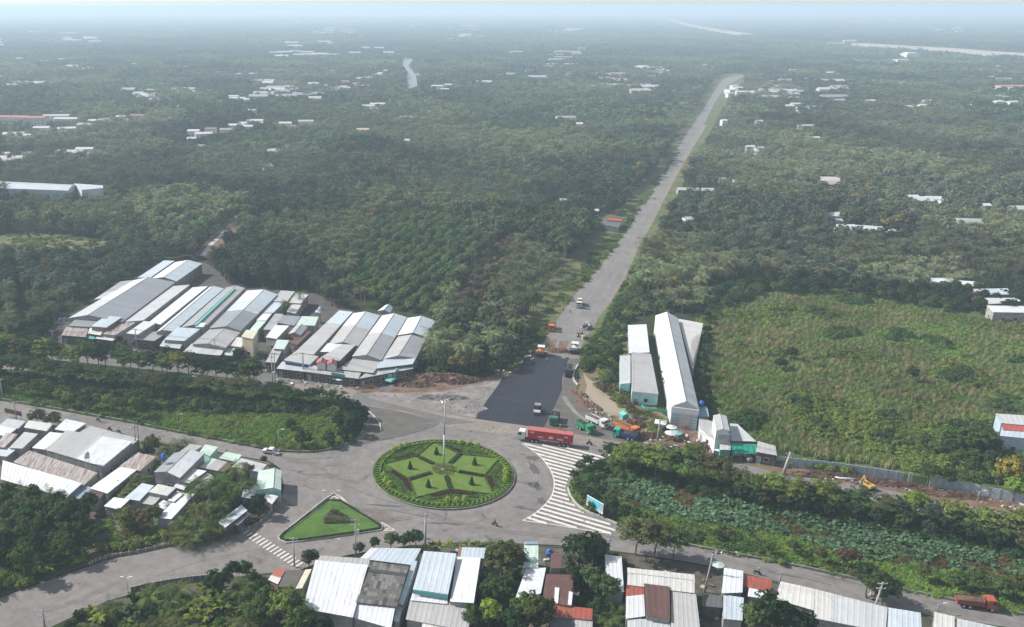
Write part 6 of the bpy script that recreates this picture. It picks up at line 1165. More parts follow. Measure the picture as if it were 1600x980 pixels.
fill([(270, 770), (400, 730), (410, 790), (395, 822), (350, 838), (270, 856), (255, 850)], 2.2, [('bush', 1.0, 'dark', 0, .6), ('low_palm', .7, 'palm', .6, .68), ('bush', 1.1, 'mid', .68, 1)], 7, .7, 59)
fill(REED, 1.45, [('reed', .8, 'reed', .30, .48), ('reed', .9, 'reedb', .48, .54), ('reed', .8, 'reed', .54, .62), ('herb', 1.9, 'yel', .62, .65), ('bush', .9, 'yel', .65, .68), ('bush', 1.3, 'mid', .0, .20), ('herb', 1.6, 'grass', .20, .30), ('bush', 1.2, 'yel', .68, .76), ('bush', 1.4, 'mid', .76, 1)], 22, .95, 61)
fill([(1100, 440), (1300, 440), (1450, 455), (1620, 455), (1620, 500), (1450, 486), (1300, 462), (1180, 466), (1110, 500)], 3.6, [('broadleaf', .62, 'mid', 0, .5), ('broadleaf', .72, 'dark', .5, .75), ('broadleaf', .6, 'olive', .75, 1)], 14, .9, 63)
fill([(1440, 700), (1560, 700), (1580, 760), (1440, 742)], 3.0, [('broadleaf', .6, 'mid', 0, .6), ('bush', 1.4, 'yel', .6, 1)], 9, .8, 65)
fill([(672, 502), (700, 506), (760, 505), (830, 515), (822, 548), (790, 572), (740, 586), (690, 588), (655, 585), (672, 560)], 2.2, [('bush', 1.5, 'mid', 0, .42), ('reed', .9, 'yel', .42, .5), ('broadleaf', .5, 'mid', .5, .7), ('bush', 1.6, 'yel', .7, 1)], 10, .95, 67)
fill([(934, 540), (960, 492), (985, 450), (1000, 425), (1030, 440), (1090, 450), (1100, 488), (1040, 490), (985, 495), (965, 540), (962, 600), (945, 600), (925, 575)], 2.4, [('bush', 1.3, 'mid', 0, .45), ('bush', 1.4, 'yel', .45, .58), ('broadleaf', .5, 'mid', .58, 1)], 8, .9, 69)
fill([(903, 560), (930, 530), (960, 480), (985, 430), (1010, 380), (1022, 382), (1000, 430), (975, 490), (940, 560), (915, 585)], 1.8, [('bush', 1.0, 'mid', .3, .7), ('bush', 1.0, 'olive', .7, 1)], 8, .9, 71)
fill([(930, 590), (962, 585), (985, 620), (1000, 640), (1040, 655), (1060, 670), (1040, 690), (1000, 665), (960, 628), (930, 605)], 1.6, [('herb', 1.2, 'olive', 0, .45), ('herb', 1.3, 'yel', .45, .6), ('bush', .8, 'brown', .6, 1)], 6, .8, 73)
fill([(795, 560), (835, 510), (880, 450), (935, 385), (965, 360), (985, 335), (1002, 308), (1035, 268), (1060, 235), (1050, 255), (1020, 298), (997, 333), (968, 376), (932, 424), (894, 465), (862, 510), (840, 545), (812, 566)], 2.2, [('herb', 1.6, 'yel', .35, .62), ('bush', .8, 'mid', .62, 1)], 9, .75, 75)
fill([(70, 545), (80, 508), (105, 490), (70, 505), (30, 520), (0, 530), (-80, 535), (-80, 556), (0, 550)], 2.8, [('broadleaf', .7, 'dark', 0, .6), ('bush', 1.5, 'mid', .6, 1)], 9, .9, 77)
fill([(-60, 366), (60, 364), (170, 374), (168, 396), (60, 394), (-60, 388)], 3.2, [('herb', 2.0, 'yel', 0, .5), ('bush', .8, 'mid', .62, 1)], 12, .6, 79)
fill([(390, 600), (430, 596), (500, 606), (560, 616), (530, 622), (420, 614)], 2.0, [('herb', 1.0, 'mid', .5, 1)], 6, .5, 81)
# bare earth in the forest clearings
ZS[0] = .05
gsheet('field_ground', [(-60, 366), (60, 364), (170, 374), (168, 396), (60, 394), (-60, 388)], M_VERGE)
gsheet('red_earth', [(300, 402), (330, 368), (368, 345), (388, 348), (350, 380), (326, 402)], M_BROWN)
for (x0, y0, x1, y1) in [(-40, 376, 60, 381), (60, 372, 165, 378), (60, 383, 150, 388)]: stroke('irrigation_water', [(x0, y0), ((x0 + x1) / 2, (y0 + y1) / 2 + 1), (x1, y1)], 2.0, mw)
stroke('irrigation_water', [(316, 400), (328, 384), (345, 368), (352, 360)], 2.5, RM['pale'])
stroke('canal_water', [(1290, 0 + 62), (1292, 62.5)], 1, mw)
rvr = ground('canal_water_sky_glint', [(.3, (.16, .19, .20)), (.7, (.26, .29, .29))], .02)  # sky glint put into the matte water colour
# ------------------------------------------------------------ vehicles and machines
PM = {}
def paint(c, rough=.4):
    if c not in PM:
        v = dict(white=(.55, .56, .57), red=(.34, .022, .028), redroof=(.38, .10, .09), green=(.02, .22, .10), dgreen=(.03, .13, .08), orange=(.52, .15, .03), yellow=(.42, .27, .07), black=(.02, .02, .022), load=(.035, .033, .032), soil=(.10, .07, .05), blue=(.04, .07, .17), teal=(.03, .32, .25), tealx=(.16, .40, .36), grey=(.25, .25, .25), dred=(.22, .06, .045), glass=(.02, .03, .035), silver=(.42, .43, .44), tyre=(.018, .018, .018), brown=(.20, .13, .09), cream=(.5, .42, .28), rcab=(.30, .08, .045), maroon=(.10, .04, .04), skin=(.35, .22, .15), vest=(.6, .6, .62))[c]
        PM[c] = plain('paint_' + c, v, .9 if c in ('tyre', 'load', 'soil', 'brown') else rough, var=.22 if c in ('load', 'soil') else .10, scale=1.5, bump=.8 if c in ('load', 'soil') else 0)
    return PM[c]
def wheel(root, x, y, r, w_=.28):
    o = MB().tube((0, -w_ / 2, 0), (0, w_ / 2, 0), r, n=14).build('wheel', paint('tyre'), root, loc=(x, y, r)); s = 1 if y > 0 else -1
    MB().tube((0, s * w_ / 2, 0), (0, s * (w_ / 2 + .03), 0), r * .55, r * .5, n=10).build('rim', paint('silver'), o); return o
def box(root, name, x0, y0, z0, x1, y1, z1, c, bev=.06):
    mb = MB(); mb.box(x0, y0, z0, x1, y1, z1); me = mb.mesh(paint(c), name=name)
    bm = bmesh.new(); bm.from_mesh(me); bmesh.ops.bevel(bm, geom=list(bm.edges), offset=min(bev, (z1 - z0) * .3, (y1 - y0) * .3, (x1 - x0) * .3), segments=1, affect='EDGES'); bm.to_mesh(me); bm.free(); return link_mesh(name, me, root)
def cab(root, x0, L, W_, z0, H_, c):
    """forward-control cab, its face at x0+L"""
    x1 = x0 + L; P = [(x0, z0), (x1 - .05, z0), (x1, z0 + .5), (x1 - .06, z0 + H_ * .55), (x1 - .34, z0 + H_ - .12), (x1 - .6, z0 + H_), (x0, z0 + H_ - .05)]
    o = MB().prof(P, -W_ / 2, W_ / 2).build('cab', paint(c), root)
    a, b = (x1 - .075, z0 + H_ * .60), (x1 - .31, z0 + H_ - .2); MB().prof([(a[0] + .05, a[1]), (b[0] + .05, b[1]), (b[0] - .03, b[1]), (a[0] - .03, a[1])], -W_ / 2 + .12, W_ / 2 - .12).build('windscreen', paint('glass', .1), o)
    for s in (-1, 1):
        y0, y1 = sorted((s * (W_ / 2 - .02), s * (W_ / 2 + .02))); MB().box(x1 - L * .55, y0, z0 + H_ * .52, x1 - .42, y1, z0 + H_ - .25).build('side_window', paint('glass', .1), o)
        MB().box(x1 - .25, s * (W_ / 2 + .05), z0 + H_ * .5, x1 - .15, s * (W_ / 2 + .25), z0 + H_ * .8).build('mirror', paint('black'), o)
        MB().box(x1 - .02, s * W_ * .36 - .14, z0 + .18, x1 + .03, s * W_ * .36 + .14, z0 + .36).build('headlight', paint('silver', .2), o)
    MB().box(x1 - .03, -W_ * .25, z0 + .3, x1 + .02, W_ * .25, z0 + .75).build('grille', paint('black'), o); return o
def place(name, label, cat, tail, head, group=None, z=0.0):
    a = at(*tail); b = at(*head); c = (a + b) / 2; return empty(name, (c.x, c.y, .07 + z), math.atan2(b.y - a.y, b.x - a.x), label, cat, group)
def dump_truck(label, tail, head, cc, bc, load=None, L=7.6, tarp=None, tilt=0.0):
    t = place('dump_truck', label, 'dump truck', tail, head, 'dump trucks on the site'); h = L / 2; cab(t, h - 2.0, 2.0, 2.35, .75, 2.0, cc); box(t, 'chassis', -h, -.45, .55, h - .3, .45, .85, 'black')
    MB().box(h - .08, -1.15, .45, h + .06, 1.15, .75).build('bumper', paint(cc), t)
    bl = L - 2.3; x0 = -h - .1; x1 = x0 + bl; z0, z1 = 1.0, 2.15; mb = MB(); mb.box(x0, -1.2, z0, x1, 1.2, z0 + .12).box(x0, -1.2, z0 + .12, x1, -1.12, z1).box(x0, 1.12, z0 + .12, x1, 1.2, z1).box(x1 - .1, -1.12, z0 + .12, x1, 1.12, z1 + .35).box(x0, -1.12, z0 + .12, x0 + .08, 1.12, z1 - .1); b = mb.build('tipper_body', paint(bc), t)
    for i in range(6):
        for s in (-1, 1): x = x0 + .3 + i * (bl - .6) / 5; MB().box(x - .05, s * 1.2 - .05 * (s < 0), z0 + .05, x + .05, s * 1.2 + .05 * (s > 0), z1 - .04).build('rib', paint(bc), b)
    if load:
        n = 7; V = []; F = []; r = random.Random(int(tail[0]))
        for i in range(n + 1):
            for j in range(5): u, v = i / n, j / 4; V.append((x0 + .1 + u * (bl - .22), -1.1 + 2.2 * v, z1 - .25 + .45 * math.sin(math.pi * u) * math.sin(math.pi * v) + r.uniform(-.05, .05)))
        for i in range(n):
            for j in range(4): k = i * 5 + j; F.append((k, k + 5, k + 6, k + 1))
        link_mesh('load', mesh_from(V, F, paint(load)), b)
    if tilt: b.rotation_euler = (0, -tilt, 0); 
    for y in (-1.02, 1.02):
        wheel(t, h - 1.0, y, .5); wheel(t, -h + 1.1, y, .5, .45); wheel(t, -h + 2.3, y, .5, .45)
    return t
def roller(label, tail, head, c, L=4.6, canopy=True, rear_wheels=True, cc=None):
    t = place('road_roller', label, 'road roller', tail, head, 'road rollers and pavers on the new road'); h = L / 2
    MB().tube((h - .8, -1.05, .75), (h - .8, 1.05, .75), .75, n=18).build('drum', paint('silver'), t)
    mb = MB(); mb.box(h - 1.7, -1.2, .6, h + .05, -1.08, .95).box(h - 1.7, 1.08, .6, h + .05, 1.2, .95).box(h + .02, -1.08, .6, h + .12, 1.08, .95); mb.build('drum_frame', paint(c), t)
    if rear_wheels:
        for y in (-.85, .85): wheel(t, -h + .8, y, .72, .5)
    else: MB().tube((-h + .8, -1.05, .75), (-h + .8, 1.05, .75), .75, n=18).build('drum', paint('silver'), t)
    MB().prof([(-h, .8), (h - 1.7, .8), (h - 1.7, 1.3), (-h + 1.9, 1.4), (-h + 1.7, 1.75), (-h + .1, 1.65)], -.75, .75).build('engine_body', paint(c), t); box(t, 'seat', -.3, -.3, 1.4, .2, .3, 1.9, 'black')
    if canopy:
        k = box(t, 'canopy', -.9, -.95, 2.75, .9, .95, 2.9, cc or c); mb = MB(); [mb.tube((x, y, 1.2), (x, y, 2.75), .05, n=5) for x in (-.75, .75) for y in (-.8, .8)]; mb.build('canopy_post', paint('black'), t)
    return t
def paver(label, tail, head, c, L=6.0):
    t = place('asphalt_paver', label, 'paver', tail, head, 'road rollers and pavers on the new road'); h = L / 2
    for s in (-1, 1): MB().prof([(-1.8, .05), (1.3, .05), (1.6, .4), (1.3, .75), (-1.8, .75), (-2.1, .4)], s * 1.1 - .25, s * 1.1 + .25).build('track', paint('tyre'), t)
    box(t, 'engine_body', -1.5, -1.15, .8, 1.2, 1.15, 1.9, c); MB().prof([(1.2, .5), (h, .4), (h + .1, 1.4), (1.2, 1.1)], -1.5, 1.5).build('hopper', paint('black'), t); box(t, 'screed', -h, -2.1, .1, -h + .9, 2.1, .6, 'grey'); k = box(t, 'canopy', -1.9, -1.3, 3.1, .6, 1.3, 3.25, 'white')
    mb = MB(); [mb.tube((x, y, 1.8), (x, y, 3.1), .05, n=5) for x in (-1.4, .5) for y in (-1, 1)]; mb.build('canopy_post', paint('black'), t); box(t, 'operator_seat', -1.7, -.3, 1.9, -1.2, .3, 2.5, 'black'); return t
def excavator(label, tail, head, c, s=1.0, reach=(3.2, 5.0), up=3.6):
    t = place('excavator', label, 'excavator', tail, head, None)
    for y in (-1.0, 1.0): MB().prof([(-1.6, .02), (1.6, .02), (1.95, .42), (1.6, .85), (-1.6, .85), (-1.95, .42)], y - .28, y + .28).build('track', paint('tyre'), t)
    MB().prof([(-2.1, 1.05), (1.3, 1.05), (1.3, 1.7), (-1.0, 1.9), (-2.0, 1.9), (-2.3, 1.5)], -1.25, 1.25).build('house_body', paint(c), t); k = MB().prof([(-.1, 1.72), (1.3, 1.72), (1.3, 2.2), (.95, 2.85), (-.1, 2.85)], .25, 1.2).build('cab', paint(c), t)
    MB().prof([(.15, 2.1), (1.1, 2.1), (.85, 2.7), (.15, 2.7)], 1.19, 1.23).build('side_window', paint('glass', .1), k); MB().prof([(1.0, 2.2), (1.32, 2.2), (1.0, 2.78), (.97, 2.78)], .35, 1.1).build('windscreen', paint('glass', .1), k)
    MB().prof([(1.0, 1.4), (1.4, 1.4), (reach[0], up - .1), (reach[0] + .3, up + .25), (reach[0] - .3, up + .3)], -.45, -.1).build('boom', paint(c), t)
    MB().prof([(reach[0] - .35, up + .2), (reach[0] + .15, up + .3), (reach[1] + .15, 1.1), (reach[1] - .1, 1.0)], -.42, -.14).build('dipper_arm', paint(c), t)
    MB().prof([(reach[1] - .1, 1.2), (reach[1] + .35, 1.1), (reach[1] + .2, .2), (reach[1] - .7, .3), (reach[1] - .75, .6)], -.75, .2).build('bucket', paint('grey'), t); mb = MB(); mb.tube((1.3, -.28, 1.5), (reach[0] * .75, -.28, up - .2), .07, n=6); mb.build('hydraulic_ram', paint('silver'), t); return t
# red container lorry
t = place('container_lorry', 'long red container lorry with a white cab passing the striped wedge', 'lorry', (893.5, 697.5), (810, 686.5)); L = 15.9; h = L / 2
cab(t, h - 2.2, 2.2, 2.45, .8, 2.35, 'white'); box(t, 'tractor_frame', h - 6.2, -.45, .6, h - .4, .45, .9, 'black'); box(t, 'fuel_tank', h - 3.9, -1.15, .5, h - 2.8, -.6, 1.0, 'silver'); box(t, 'trailer_frame', -h, -.5, .95, h - 3.2, .5, 1.28, 'red')
ct = box(t, 'container', -h, -1.22, 1.3, h - 3.0, 1.22, 3.95, 'red', .03)
xl = L - 3.0 
for i in range(34):
    x = -h + .2 + (xl - .4) * i / 33
    for s in (-1, 1): MB().box(x - .07, s * 1.25 - .03, 1.45, x + .07, s * 1.25 + .03, 3.8).build('side_rib', paint('red'), ct)
MB().box(-h + .05, -1.18, 3.955, h - 3.05, 1.18, 3.985).build('container_roof', paint('redroof'), ct)
for (x, w_, z, hh) in [(3.1, 1.3, 3.15, .42), (-6.5, 1.0, 2.9, .42), (.5, 1.5, 2.0, .4), (-2.3, 1.2, 2.0, .75), (-5.2, 1.7, 1.95, .4)]:
    for s in (1,):
        k_ = max(3, int(w_ / .3))
        for j in range(k_): xx = x + w_ * j / k_; MB().box(xx, 1.285 * s - .012, z, xx + w_ / k_ * .72, 1.285 * s + .012, z + hh).build('lettering', paint('white'), ct)
for y in (-1.02, 1.02):
    for x in (h - 1.2, h - 4.4, h - 5.6, -h + 1.2, -h + 2.4, -h + 3.6): wheel(t, x, y, .5, .32 if x > h - 2 else .5)
dump_truck('green dump truck with empty black bed, cab towards the road', (903, 666), (926, 680), 'green', 'green', 'load', 6.6); dump_truck('white dump truck beside the green one in the yard', (920, 658), (946, 670), 'white', 'white', 'soil', 7.4)
dump_truck('orange dump truck loaded with earth, cab towards the pole', (964, 668), (994, 682), 'orange', 'orange', 'soil', 8.4); dump_truck('dark blue bedded truck with teal cab in front of the orange one', (990, 688), (962, 682), 'teal', 'blue', 'load', 7.0)
dump_truck('dark green truck with black load standing beside the fresh asphalt', (869, 652), (864, 668), 'dgreen', 'black', 'load', 6.6); dump_truck('black dump truck with pale bed edge facing the asphalt', (888.5, 573), (887, 596), 'black', 'black', 'load', 7.6)
dump_truck('small orange truck at the left edge of the new road', (865, 508), (859.5, 523), 'orange', 'orange', 'soil', 6.4)
dump_truck('red dump truck with tilted dark bed driving along the lower right road', (1504, 946), (1544, 952), 'rcab', 'dred', 'soil', 7.4, tilt=.06)
t = place('flatbed_truck', 'white-cabbed truck loaded with a yellow machine on the new road', 'truck', (907, 468), (903.5, 489)); cab(t, 2.2, 2.0, 2.3, .8, 2.0, 'white'); box(t, 'flatbed', -4.4, -1.2, .95, 2.0, 1.2, 1.2, 'grey'); box(t, 'machine_body', -3.6, -.9, 1.2, -.6, .9, 2.6, 'yellow'); box(t, 'machine_cab', -.6, -.8, 1.2, .8, .8, 3.1, 'yellow'); box(t, 'machine_roof', -.7, -.9, 3.1, .9, .9, 3.25, 'white')
for y in (-1.02, 1.02): wheel(t, 3.1, y, .5); wheel(t, -2.6, y, .5, .45); wheel(t, -3.8, y, .5, .45)
roller('dark and white road roller on the fresh asphalt near the red lorry', (841, 638), (838, 652), 'black', 4.6, True, True, 'grey')
paver('orange paving machine with canopy at the start of the fresh asphalt', (846.5, 548), (843.5, 562), 'orange', 5.4); paver('white paving machine at the corner of the fresh asphalt', (899.5, 543), (896, 556), 'white', 6.2)
roller('brown road roller beside the shrubs of the new road', (904, 525), (914, 530), 'brown', 4.6, True, True, 'brown'); roller('dark roller standing farther up at the shrubs', (912, 516), (922, 512), 'black', 4.4, True, False, 'grey')
excavator('teal excavator digging at the corner of the second market block', (604, 604), (618, 594), 'tealx', reach=(3.4, 5.0), up=4.0); excavator('yellow excavator working beside the compound wall', (1365, 769), (1347, 758), 'yellow', reach=(2.6, 3.6), up=3.4).scale = (.75, .75, .75)
# white pickup on the upper road
t = place('pickup_car', 'white pickup driving on the upper road past the median', 'car', (433, 710), (413, 707)); MB().prof([(-2.3, .5), (2.25, .5), (2.3, .9), (1.2, 1.05), (.45, 1.6), (-.9, 1.65), (-1.05, 1.1), (-2.3, 1.05)], -.88, .88).build('body', paint('white'), t)
for s in (-1, 1): MB().prof([(1.0, 1.08), (.42, 1.5), (-.8, 1.55), (-.9, 1.1)], s * .89 - .02, s * .89 + .02).build('side_window', paint('glass', .1), t)
MB().prof([(1.26, 1.06), (.52, 1.58), (.44, 1.52), (1.1, 1.02)], -.75, .75).build('windscreen', paint('glass', .1), t); MB().box(-2.2, -.75, 1.02, -1.1, .75, 1.09).build('load_bed', paint('black'), t)
for x in (-1.45, 1.5):
    for y in (-.8, .8): wheel(t, x, y, .36, .22)
for s in (-1, 1): MB().box(2.24, s * .6 - .15, .72, 2.32, s * .6 + .15, .88).build('headlight', paint('silver', .2), t)
t = place('white_van', 'white van half hidden by trees on the right-hand old road', 'van', (1303, 747), (1318, 750)); 
# rider figures: one continuous body
def body_mesh(joints, edges, name):
    me = bpy.data.meshes.new(name); me.from_pydata([j[0] for j in joints], edges, []); o = bpy.data.objects.new(name, me); C.objects.link(o); sk = o.modifiers.new('skin', 'SKIN'); me.skin_vertices.new() if not me.skin_vertices else None
    for v, j in zip(me.skin_vertices[0].data, joints): v.radius = (j[1], j[1])
    me.skin_vertices[0].data[0].use_root = True; o.modifiers.new('sub', 'SUBSURF').levels = 1
    dg = bpy.context.evaluated_depsgraph_get(); out = bpy.data.meshes.new_from_object(o.evaluated_get(dg)); bpy.data.objects.remove(o); out.name = name; return out
SIT = body_mesh([((-.15, 0, .85), .16), ((-.08, 0, 1.15), .15), ((0, 0, 1.38), .17), ((.03, 0, 1.5), .06), ((.06, 0, 1.66), .11), ((.02, .2, 1.38), .07), ((.22, .26, 1.18), .05), ((.45, .25, 1.08), .04), ((.02, -.2, 1.38), .07), ((.22, -.26, 1.18), .05), ((.45, -.25, 1.08), .04), ((-.12, .12, .85), .11), ((.22, .17, .78), .09), ((.18, .17, .35), .06), ((.3, .17, .28), .05), ((-.12, -.12, .85), .11), ((.22, -.17, .78), .09), ((.18, -.17, .35), .06), ((.3, -.17, .28), .05)],
                [(0, 1), (1, 2), (2, 3), (3, 4), (2, 5), (5, 6), (6, 7), (2, 8), (8, 9), (9, 10), (0, 11), (11, 12), (12, 13), (13, 14), (0, 15), (15, 16), (16, 17), (17, 18)], 'rider')
STAND = body_mesh([((0, 0, .95), .15), ((0, 0, 1.2), .14), ((0, 0, 1.42), .16), ((0, 0, 1.53), .06), ((.02, 0, 1.68), .10), ((0, .2, 1.42), .06), ((.03, .26, 1.15), .05), ((.1, .27, .9), .04), ((0, -.2, 1.42), .06), ((.05, -.26, 1.15), .05), ((.16, -.25, .93), .04), ((0, .1, .92), .1), ((.03, .12, .5), .07), ((0, .12, .08), .05), ((.12, .12, .05), .045), ((0, -.1, .92), .1), ((-.03, -.12, .5), .07), ((-.05, -.12, .08), .05), ((.08, -.12, .05), .045)],
                  [(0, 1), (1, 2), (2, 3), (3, 4), (2, 5), (5, 6), (6, 7), (2, 8), (8, 9), (9, 10), (0, 11), (11, 12), (12, 13), (13, 14), (0, 15), (15, 16), (16, 17), (17, 18)], 'person')
def person(label, loc, rz, me, c, z=0, helmet=None, trousers=None):
    o = link_mesh('person', me.copy(), None, (loc.x, loc.y, .06 + z)); o.data.materials.clear(); [o.data.materials.append(paint(k)) for k in (c, 'black', 'skin')]; o.rotation_euler = (0, 0, rz); tag(o, label, 'person')
    top = 1.42 if me is STAND else 1.42
    for p in o.data.polygons:
        z_ = p.center.z; p.material_index = 1 if z_ < (.98 if me is STAND else .88) else (2 if z_ > 1.55 else 0)
    if helmet: MB().ball((.05 if me is SIT else .02, 0, 1.70), .15, .14, .14, 8, 6).build('helmet', paint(helmet), o, True)
    return o
def motorbike(label, tail, head, c, rider, rl, helmet='white'):
    t = place('motorbike', label, 'motorbike', tail, head, 'motorbikes on the roads')
    for x in (-.65, .62): wheel(t, x, 0, .3, .1)
    MB().prof([(-.75, .62), (-.2, .55), (.15, .35), (.45, .5), (.5, .95), (.4, 1.0), (.15, .62), (-.15, .78), (-.8, .82)], -.13, .13).build('frame_body', paint(c), t); MB().prof([(-.7, .8), (.05, .78), (.05, .86), (-.7, .9)], -.14, .14).build('saddle', paint('black'), t)
    mb = MB(); mb.tube((.62, 0, .3), (.45, 0, 1.02), .03, n=5).tube((.42, -.3, 1.05), (.42, .3, 1.05), .025, n=5); mb.build('handlebar', paint('silver'), t); person(rl, t.location, t.rotation_euler.z, SIT, rider, 0, helmet)
bike = [('red motorbike on the road right below the round island', (776, 823), (770, 820.5), 'red', 'maroon', 'person in dark red shirt riding below the round island', 'black'), ('dark motorbike behind the tail of the red lorry', (924, 696), (917, 694.5), 'black', 'black', 'person in dark clothes riding behind the red lorry', 'black'), ('motorbike on the upper road, one farthest from the roundabout', (150, 658), (158, 660), 'black', 'grey', 'person in grey riding on the upper road farthest out', 'white'), ('motorbike on the upper road beyond the double poles', (221, 664), (215, 662), 'black', 'black', 'person in black riding beyond the double poles', 'black'), ('motorbike close to the long low grey roof', (169, 673), (175, 674), 'red', 'blue', 'person in blue riding close to the long low roof', 'white'), ('motorbike beside the low grey roof, nearer the double poles', (183, 676), (189, 677.5), 'blue', 'white', 'person in a white shirt riding near the double poles', 'black'), ('motorbike at the foot of the tall thick pole', (663, 841), (657, 841), 'black', 'blue', 'person riding past the pavement trees by the tall pole', 'black'), ('motorbike on the lower road before the rusty red roof', (1180, 897), (1187, 899), 'black', 'grey', 'person in grey riding before the rusty red roof', 'white'), ('scooter near the overhanging tree of the lower road', (1362, 938), (1356, 936), 'white', 'white', 'person in white riding under the overhanging tree', 'white'), ('motorbike at the corner by the pale teal roofs', (357, 712), (352, 711), 'black', 'black', 'person in black beside the pale teal roofs', 'black'), ('small motorbike far up the new road', (1022, 313), (1023, 311), 'red', 'blue', 'person riding far up the new road', 'white')]
for b in bike: motorbike(b[0], b[1], b[2], b[3], b[4], b[5], b[6])
person('worker in a white shirt standing beside the orange paving machine', at(854.5, 566), 2, STAND, 'vest'); person('worker standing on the new road by the white-cabbed truck', at(891, 490), 1, STAND, 'blue', helmet='yellow'); person('worker standing near the left edge of the new road', at(880, 488), 1, STAND, 'black', helmet='orange')
person('worker standing beside the dark green truck', at(875, 672), 3, STAND, 'orange', helmet='white'); person('worker beside the white paving machine', at(889, 553), 3, STAND, 'orange', helmet='yellow'); person('person standing in the earth yard before the warehouse', at(1072, 672), 4, STAND, 'red')
# white van body
MB().prof([(-2.3, .45), (2.2, .45), (2.35, .9), (1.6, 1.2), (1.1, 1.9), (-2.2, 1.95), (-2.35, 1.0)], -.9, .9).build('body', paint('white'), t if t.name.startswith('white_van') else None) if False else None
bpy.data.objects.remove([o for o in bpy.data.objects if o.name.startswith('white_van')][0])
# ------------------------------------------------------------ poles, lamps, cables
M_CPOLE = plain('concrete_pole', (.34, .33, .31), .85, var=.2, scale=1); M_WIRE = plain('cable', (.06, .06, .06), .6)
def hto(px, py, ty):
    a, b_ = 0.0, 60.0; p = at(px, py)
    for _ in range(40):
        m_ = (a + b_) / 2
        if topx(p.x, p.y, m_)[1] > ty: a = m_
        else: b_ = m_
    return a
def upole(label, px, py, ty, lean=(0, 0), r=.19, arms=1, rz=0.0, tr=False):
    h = hto(px, py, ty); o = empty('utility_pole', at(px, py), rz, label, 'utility pole', 'utility poles along the roads'); T = Vector((lean[0], lean[1], h)); MB().tube((0, 0, -.2), T, r * 1.15, r * .7, 8).build('shaft', M_CPOLE, o, True)
    for i in range(arms):
        z = h - .35 - i * 1.1; k = z / h; a = MB().box(lean[0] * k - 1.0, lean[1] * k - .06, z - .06, lean[0] * k + 1.0, lean[1] * k + .06, z + .06).build('crossarm', M_STEEL, o)
        for x in (-.85, -.3, .3, .85): MB().tube((lean[0] * k + x, lean[1] * k, z + .06), (lean[0] * k + x, lean[1] * k, z + .3), .06, .04, 6).build('insulator', M_PAINT, a)
    if tr: MB().tube((.5, 0, h * .62), (.5, 0, h * .62 + 1.1), .35, n=10).build('transformer', M_STEEL, o)
    return o.location + Vector((lean[0], lean[1], h - .1))
def lamp(label, px, py, ty, arm=(1.2, 0), twin=False, r=.09):
    h = hto(px, py, ty); o = empty('street_lamp', at(px, py), 0, label, 'street lamp', 'street lamps'); MB().tube((0, 0, 0), (0, 0, h), r, r * .6, 7).build('post', M_STEEL, o, True); MB().tube((0, 0, 0), (0, 0, .3), r * 2, r * 2, 8).build('base', M_CPOLE, o)
    for s in ((1, -1) if twin else (1,)):
        e = Vector((arm[0] * s, arm[1] * s, h + .25)); a = MB().tube((0, 0, h - .1), e, r * .5, r * .4, 5).build('arm', M_STEEL, o); d = Vector((arm[0], arm[1], 0)).normalized() * s; MB().boxm(Matrix.Translation(e + d * .25) @ Matrix.Rotation(math.atan2(d.y, d.x), 4, 'Z'), .75, .28, .12).build('lamp_head', M_PAINT, a)
# the tall mast on the round island
q = at(693, 736); mh = hto(693, 736, 625); o = empty('light_mast', (q.x, q.y, .36), 0, 'very tall grey light mast standing in the middle of the star garden', 'light mast'); MB().tube((0, 0, 0), (0, 0, mh * .5), .30, .22, 10).tube((0, 0, mh * .5), (0, 0, mh - .36), .22, .14, 10).build('post', M_STEEL, o, True); MB().tube((0, 0, 0), (0, 0, .35), .55, .5, 12).build('base', M_CPOLE, o)
rg = MB(); [rg.tube((.95 * math.cos(a), .95 * math.sin(a), mh - .5), (.95 * math.cos(a + .786), .95 * math.sin(a + .786), mh - .5), .05, n=5) for a in [i * .785 for i in range(8)]]; [rg.tube((0, 0, mh - .5), (.95 * math.cos(a), .95 * math.sin(a), mh - .5), .04, n=5) for a in [i * 1.57 for i in range(4)]]; rgo = rg.build('lamp_ring', M_STEEL, o)
for i in range(8): a = i * .785; MB().boxm(Matrix.Translation((1.15 * math.cos(a), 1.15 * math.sin(a), mh - .75)) @ Matrix.Rotation(a, 4, 'Z') @ Matrix.Rotation(.6, 4, 'Y'), .5, .45, .22).build('floodlight', M_STEEL, rgo)
PT = {}
PT['a'] = upole('utility pole with crossarms before the pale blue roof', 556, 872, 811, arms=2, tr=True); PT['b'] = upole('thick tall pole standing between white roof and road below the island', 664, 862, 803, r=.27); PT['c'] = upole('pole at the zebra crossing beside the striped roof', 460, 886, 840); PT['d'] = upole('pole between the huge dark tree and the spreading trees', 945.5, 880, 836, (.7, 0), arms=2)
PT['e'] = upole('thin pole beside the umbrella on the lower road', 1100, 926, 866, (.8, 0)); PT['f'] = upole('leaning pole among the off-white roofs of the lower road', 1358, 973, 910, (1.2, 0), r=.22, arms=2); PT['g'] = upole('left one of two poles close together at the big shed', 213, 704, 663); PT['h'] = upole('right one of two poles close together at the big shed', 218, 704, 664, arms=2)
PT['i'] = upole('thick leaning bare pole at the end of the shop row', 1224, 741, 707, (1.0, 0), r=.45, arms=1); PT['j'] = upole('pole rising from the earth yard between parasols and trucks', 1026, 693, 655, (.3, 0), r=.24); PT['k'] = upole('pole of the pair in front of the second market block, left one', 426.5, 612, 552, arms=2); PT['l'] = upole('pole of the pair in front of the second market block, right one', 430.5, 611, 551, arms=1)
